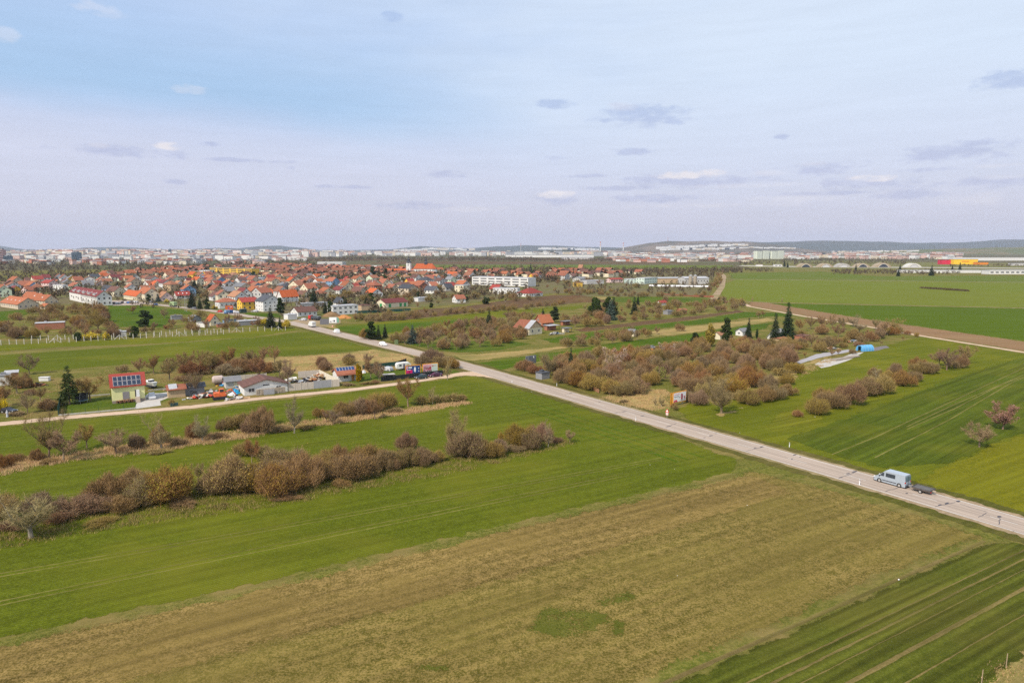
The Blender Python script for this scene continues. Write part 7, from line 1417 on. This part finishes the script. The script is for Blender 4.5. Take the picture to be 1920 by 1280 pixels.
ridge('hills', 14000, [(1180,472),(1250,460),(1390,453),(1440,455),(1500,452.5),(1560,451.5),(1640,453.5),(1720,456),(1800,454.5),(1850,451),(1920,448.5),(2100,447),(2400,455),(2600,474)], HILLM, seed=8, depth=3200)
FH = ridge('hills', 6500, [(1480,484),(1560,474),(1700,468),(1830,465),(1920,463),(2200,466),(2500,482)], crop('hill_fields', (.12,.15,.04), (.17,.18,.06), (.30,.20,.12), rowamt=0, fine=.02, big=.0025, streak=.3), seed=9, depth=2600)
ridge('hills', 6200, [(930,482),(960,477),(1010,470.5),(1060,468.5),(1110,471),(1150,475),(1200,482)], HILLM, seed=10, depth=900)
LH1 = ridge('hills', 8200, [(60,482),(90,472),(130,467),(160,467.5),(200,473),(240,480)], HILLM, seed=11, depth=900)
LH2 = ridge('hills', 8600, [(200,482),(240,474),(270,471),(300,472),(350,477),(380,482)], HILLM, seed=12, depth=800)
# city: low blocks of many sizes, nobody could count them
R = np.random.default_rng(5); rc_ = random.Random(9)
CB = [plain('city_white', (.70,.69,.66), .9, .1), plain('city_cream', (.62,.54,.42), .9, .1), plain('city_pink', (.60,.42,.36), .9, .1), plain('city_grey', (.36,.37,.40), .9, .1), plain('city_roof', (.46,.19,.12), .9, .1), plain('city_dark', (.11,.12,.13), .9, .1)]
city = MB()
def blk(x, y, w, h, d, c, z=0, roof=True):
    p = G(x, y) ; a = rc_.choice((-.2, .35, .1)); m4 = Matrix.Translation((p.x, p.y, z)) @ Matrix.Rotation(a, 4, 'Z')
    city.box(-w/2, 0, -1, w/2, d, h, c, mat=m4)
    if roof: city.box(-w/2-.6, -.6, h, w/2+.6, d+.6, h+1.6, rc_.choice((4,4,5,3,0)), mat=m4)
def cityband(x0, x1, y0, y1, n, hr, wr, cols=(0,0,1,2,3,0), clump=.5):
    cx = [(rc_.uniform(x0, x1), rc_.uniform(y0, y1)) for _ in range(max(3, n//14))]
    for _ in range(n):
        if rc_.random() < clump: c = rc_.choice(cx); x, y = c[0]+rc_.gauss(0, 10), c[1]+rc_.gauss(0, .6)
        else: x, y = rc_.uniform(x0, x1), rc_.uniform(y0, y1)
        y = min(max(y, y0), y1)
        D = G(x, y).y; h = rc_.uniform(*hr)*(1.0+(D/9000)); w = rc_.uniform(*wr)*(.6+D/7000)
        blk(x, y, w, h, rc_.uniform(10, 30), rc_.choice(cols))
cityband(-60, 640, 475.5, 482, 620, (10, 24), (14, 60)); cityband(-60, 560, 482, 489, 230, (7, 15), (12, 45)); cityband(120, 420, 474.5, 478, 200, (12, 26), (14, 50), (0,1,2,0))
cityband(560, 1180, 475.5, 480, 260, (8, 18), (14, 60)); cityband(-80, 500, 489, 497, 130, (5, 9), (10, 30), (0,1,2,4))
cityband(1180, 1500, 478, 485.5, 230, (7, 14), (12, 45), (0,1,2,0,3)); cityband(1470, 1790, 477, 486, 260, (7, 13), (12, 45), (0,1,2,2,0)); cityband(1150, 1420, 486, 492, 70, (5, 9), (10, 35), (0,1,2,4))
for x0, x1, y, h in ((948,1112,482.5,13),(1055,1112,487,9),(1165,1207,486.5,10),(1210,1302,486.5,11),(1305,1380,485,9),(1320,1400,482,8),(1480,1540,481,12)):   # white halls
    D = G((x0+x1)/2, y).y; w = (x1-x0)/FPX*D; p = G(x0, y); m4 = Matrix.Translation((p.x, p.y, 0)); city.box(0, 0, -1, w, 60, h, 0, mat=m4); city.box(-1, -1, h, w+1, 61, h+1.5, 3, mat=m4)
tag(city.build('distant_city', CB), 'pale city blocks spread below the far hills', 'city', kind='stuff')
# estates of white slab blocks on the hill slopes stand on terrain of their height
est = MB()
def slabs(foot, x0, x1, ya, yb, D, n, hp=(2.2, 4.2), wp=(5, 16)):
    for i in range(n):
        t = (i+rc_.uniform(-.3,.3))/n; x = x0+(x1-x0)*t; yb_ = ya+(yb-ya)*t+rc_.uniform(-.7,.7); h = rc_.uniform(*hp)/FPX*D; w = rc_.uniform(*wp)/FPX*D
        X, Y, z = foot(x, yb_); est.box(X-w/2, Y, z-12, X+w/2, Y+18, z+h, rc_.choice((0,0,0,1)))
        est.box(X-w/2-.5, Y-.5, z+h, X+w/2+.5, Y+18.5, z+h+2, 3)
slabs(QH, 1235, 1340, 466, 461.5, 9000, 26); slabs(QH, 1240, 1400, 469, 465.5, 9000, 26, (1.6,2.6)); slabs(QH, 1350, 1400, 462, 461, 9000, 10); slabs(NH, 1160, 1240, 469, 468, 14000, 12, (1.4,2.4)); slabs(QH, 1400, 1490, 465, 467, 9000, 16, (1.5,2.6), (4,10))
slabs(NH, 745, 800, 470.5, 470, 14000, 10, (2.2,3.6)); slabs(NH, 800, 890, 468, 469, 14000, 16, (1.8,4)); slabs(NH, 1015, 1120, 467, 469, 14000, 22, (2.2,3.8)); slabs(FH, 1560, 1720, 473, 471.5, 6000, 22, (1.6,2.8), (4,9)); slabs(LH1, 100, 165, 471, 469, 7900, 14, (1,2.2), (3,8)); slabs(LH2, 255, 285, 473, 472, 8300, 8, (1.2,2.6), (4,9))
tag(est.build('distant_estate', CB), 'white slab-block estates on the slopes below the hills', 'housing estate', kind='stuff')
# woods and tree lines too far to count
wood = []; WR = np.random.default_rng(8)
def woodband(x0, x1, y0, y1, n, h=(6, 12), w=1.0):
    for _ in range(n):
        x, y = WR.uniform(x0, x1), WR.uniform(y0, y1); p = G(x, y); H = WR.uniform(*h); k = 26
        u = nrm(WR.normal(size=(k, 3))); c = np.array([p.x, p.y, H*.5])+u*np.array([H*.42*w, H*.42*w, H*.5])*WR.uniform(.4, 1, (k, 1))
        wood.append(leaves(WR, c, H*.14))
woodband(-60, 1400, 487, 491, 520, (7, 12), 1.6); woodband(600, 1000, 485, 487.5, 260, (8, 14), 1.6); woodband(-60, 620, 491, 500, 420); woodband(820, 1150, 486, 489, 200, (7,10), 1.5)
woodband(1010, 1400, 505.5, 512, 330, (5, 9)); woodband(1385, 1700, 489, 497, 240, (5,9), 1.2); woodband(1470, 1760, 485, 489, 180, (6,10)); woodband(1560, 1800, 507.5, 514.5, 300, (3, 6)); woodband(1400, 1450, 505, 510, 50, (3,6)); woodband(1780,1920,497,500,60,(3,6))
woodband(-80, 480, 499, 507, 300, (5, 9)); woodband(260, 1020, 500, 512, 330, (5, 9)); woodband(100, 420, 516, 530, 200, (4,8)); woodband(560,1050,506,530,800,(6,10)); woodband(0,560,506,530,430,(5,9)); woodband(560,720,556,588,120,(3,6)); woodband(220,560,550,578,120,(3,5)); woodband(1000,1340,508,522,200,(5,9)); woodband(1040,1340,522,552,160,(3,6)); woodband(0,640,528,560,520,(3.5,7)); woodband(640,1010,530,562,330,(3.5,7))
woodband(-100,1500,476.5,482,500,(10,18),2.2); woodband(1200,1920,472.5,478,260,(10,16),2.2)
me = sliv([np.concatenate(wood)], 'distant_wood', [foliage('far_wood', (.135,.088,.055), (.085,.078,.040), 0)])
o = bpy.data.objects.new('distant_wood', me); C.objects.link(o); tag(o, 'brownish tree belts and woods spread behind the fields', 'woods', kind='stuff')
rows_ = []
for _ in range(260):
    t = WR.uniform(0, 1); p = G(1727+88*t, 540.3+5.6*t+WR.uniform(-.5,.5)); k = 26; u = nrm(WR.normal(size=(k, 3))); rows_.append(leaves(WR, np.array([p.x, p.y, .7])+u*np.array([1.6,1.6,.9]), .35))
o = bpy.data.objects.new('low_scrub', sliv([np.concatenate(rows_)], 'low_scrub', [foliage('far_scrub', (.10,.07,.035), (.13,.10,.04), 0)])); C.objects.link(o); tag(o, 'thin dark line of scrub in the pale green field', 'scrub', kind='stuff')
# ---- the air
hz = bpy.data.materials.new('haze_air'); hz.use_nodes = True; hn = hz.node_tree; hn.nodes.clear(); ho = new(hn, 'ShaderNodeOutputMaterial'); hv = new(hn, 'ShaderNodeVolumePrincipled')
hv.inputs['Color'].default_value = (.74, .82, 1.0, 1); hv.inputs['Density'].default_value = 4.3e-5; hv.inputs['Anisotropy'].default_value = 0.0; hn.links.new(hv.outputs[0], ho.inputs['Volume'])
o = MB().box(-22000, -1500, -3, 22000, 22000, 460).build('haze', hz); tag(o, 'thin bluish haze softening the distance', 'haze', kind='stuff')
# ================================================================== LABELS: each one singles out its thing
LM = [('the church',790,500),('the silos',1299,525),('the white school block',945,530),('the blue polytunnel',1620,653),('the 0% billboard',1273,745),('the tin-roofed farmhouse',990,615),('the yellow solar-roofed house',240,727),('the two billboards',792,692),('the white terrace block',170,560),('the large white house',503,570),('the white flat-roofed modern house',648,580),
      ('the yellow four-storey block',433,508),('the red hipped roof',1000,548),('the long cream depot',745,570),('the white workshop',500,725),('the pink blossoming tree',1880,790),('the delivery van',1677,900),('the arched aircraft shelters',1600,497),('the big store',1800,490),('the orange-roofed cabin',395,602),('the brick hall',418,542),('the three orange row houses',85,565),('the bend of the road',640,625),('the two tall spruces',1465,620),('the conifer clump',1140,580),('the golden conifer',1331,640),('the village green',270,590),('the orange-yellow house',465,570)]
ORD = ['first','second','third','fourth','fifth','sixth','seventh','eighth','ninth','tenth','eleventh','twelfth','thirteenth','fourteenth','fifteenth','sixteenth','seventeenth','eighteenth','nineteenth','twentieth']
def ordn(i):
    if i < 20: return ORD[i]
    n = i+1; return f'{n}{"st" if n % 10 == 1 and n % 100 != 11 else "nd" if n % 10 == 2 and n % 100 != 12 else "rd" if n % 10 == 3 and n % 100 != 13 else "th"}'
bpy.context.view_layer.update()
from collections import defaultdict
cnt = defaultdict(list)
for t in ALL: cnt[t[1]].append(t)
for lab, ts in cnt.items():
    if len(ts) == 1 and not ts[0][2]: continue
    sub = defaultdict(list)
    for t in ts:
        x, y = proj(t[0].matrix_world.translation); t.append((x, y))
        if t[2]: sub[t[2]].append(t)
        else:
            n, lx, ly = min(LM, key=lambda L: (L[1]-x)**2+((L[2]-y)*3)**2); rel_ = ('left of ' if x < lx-14 else 'right of ' if x > lx+14 else ('behind ' if y < ly else 'in front of ')); sub[rel_+n].append(t)
    for ctx, us in sub.items():
        if len(us) == 1: us[0][0]['label'] = f'{lab} {ctx}'; continue
        big = len(us) > 9
        us.sort(key=lambda t: t[3][0])
        if not big:
            for i, t in enumerate(us): t[0]['label'] = f'{lab} {ctx}, {ordn(i)} from left'
        else:
            q = defaultdict(list)
            for t in us:
                x, y = t[3]; n, lx, ly = min(LM, key=lambda L: (L[1]-x)**2+((L[2]-y)*3)**2); q[('left of ' if x < lx-10 else 'right of ' if x > lx+10 else ('behind ' if y < ly else 'below '))+n].append(t)
            for c2, vs in q.items():
                vs.sort(key=lambda t: t[3][0])
                for i, t in enumerate(vs): t[0]['label'] = f'{lab} {c2}' + (f', {ordn(i)} from left' if len(vs) > 1 else '')
# labels that still clash are ranked again from left over all things of that look and place
import re as _re
def basel(l): return _re.sub(r', \S+ from left$', '', l)
for _ in range(2):
    seen = defaultdict(list); bases = defaultdict(list)
    for t in ALL: seen[t[0]['label']].append(t[0]); bases[basel(t[0]['label'])].append(t[0])
    for l, os_ in seen.items():
        if len(os_) > 1 and 'corner' not in l:
            b = bases[basel(l)]
            for i, o in enumerate(sorted(b, key=lambda o: proj(o.matrix_world.translation)[0])): o['label'] = basel(l)+f', {ordn(i)} from left'
for t in ALL:
    w = t[0]['label'].split()
    if len(w) > 16: t[0]['label'] = t[0]['label'].replace('-brown', '').replace('the ', '', 1)
print('THINGS', len(ALL), 'OBJECTS', len(sc.objects))
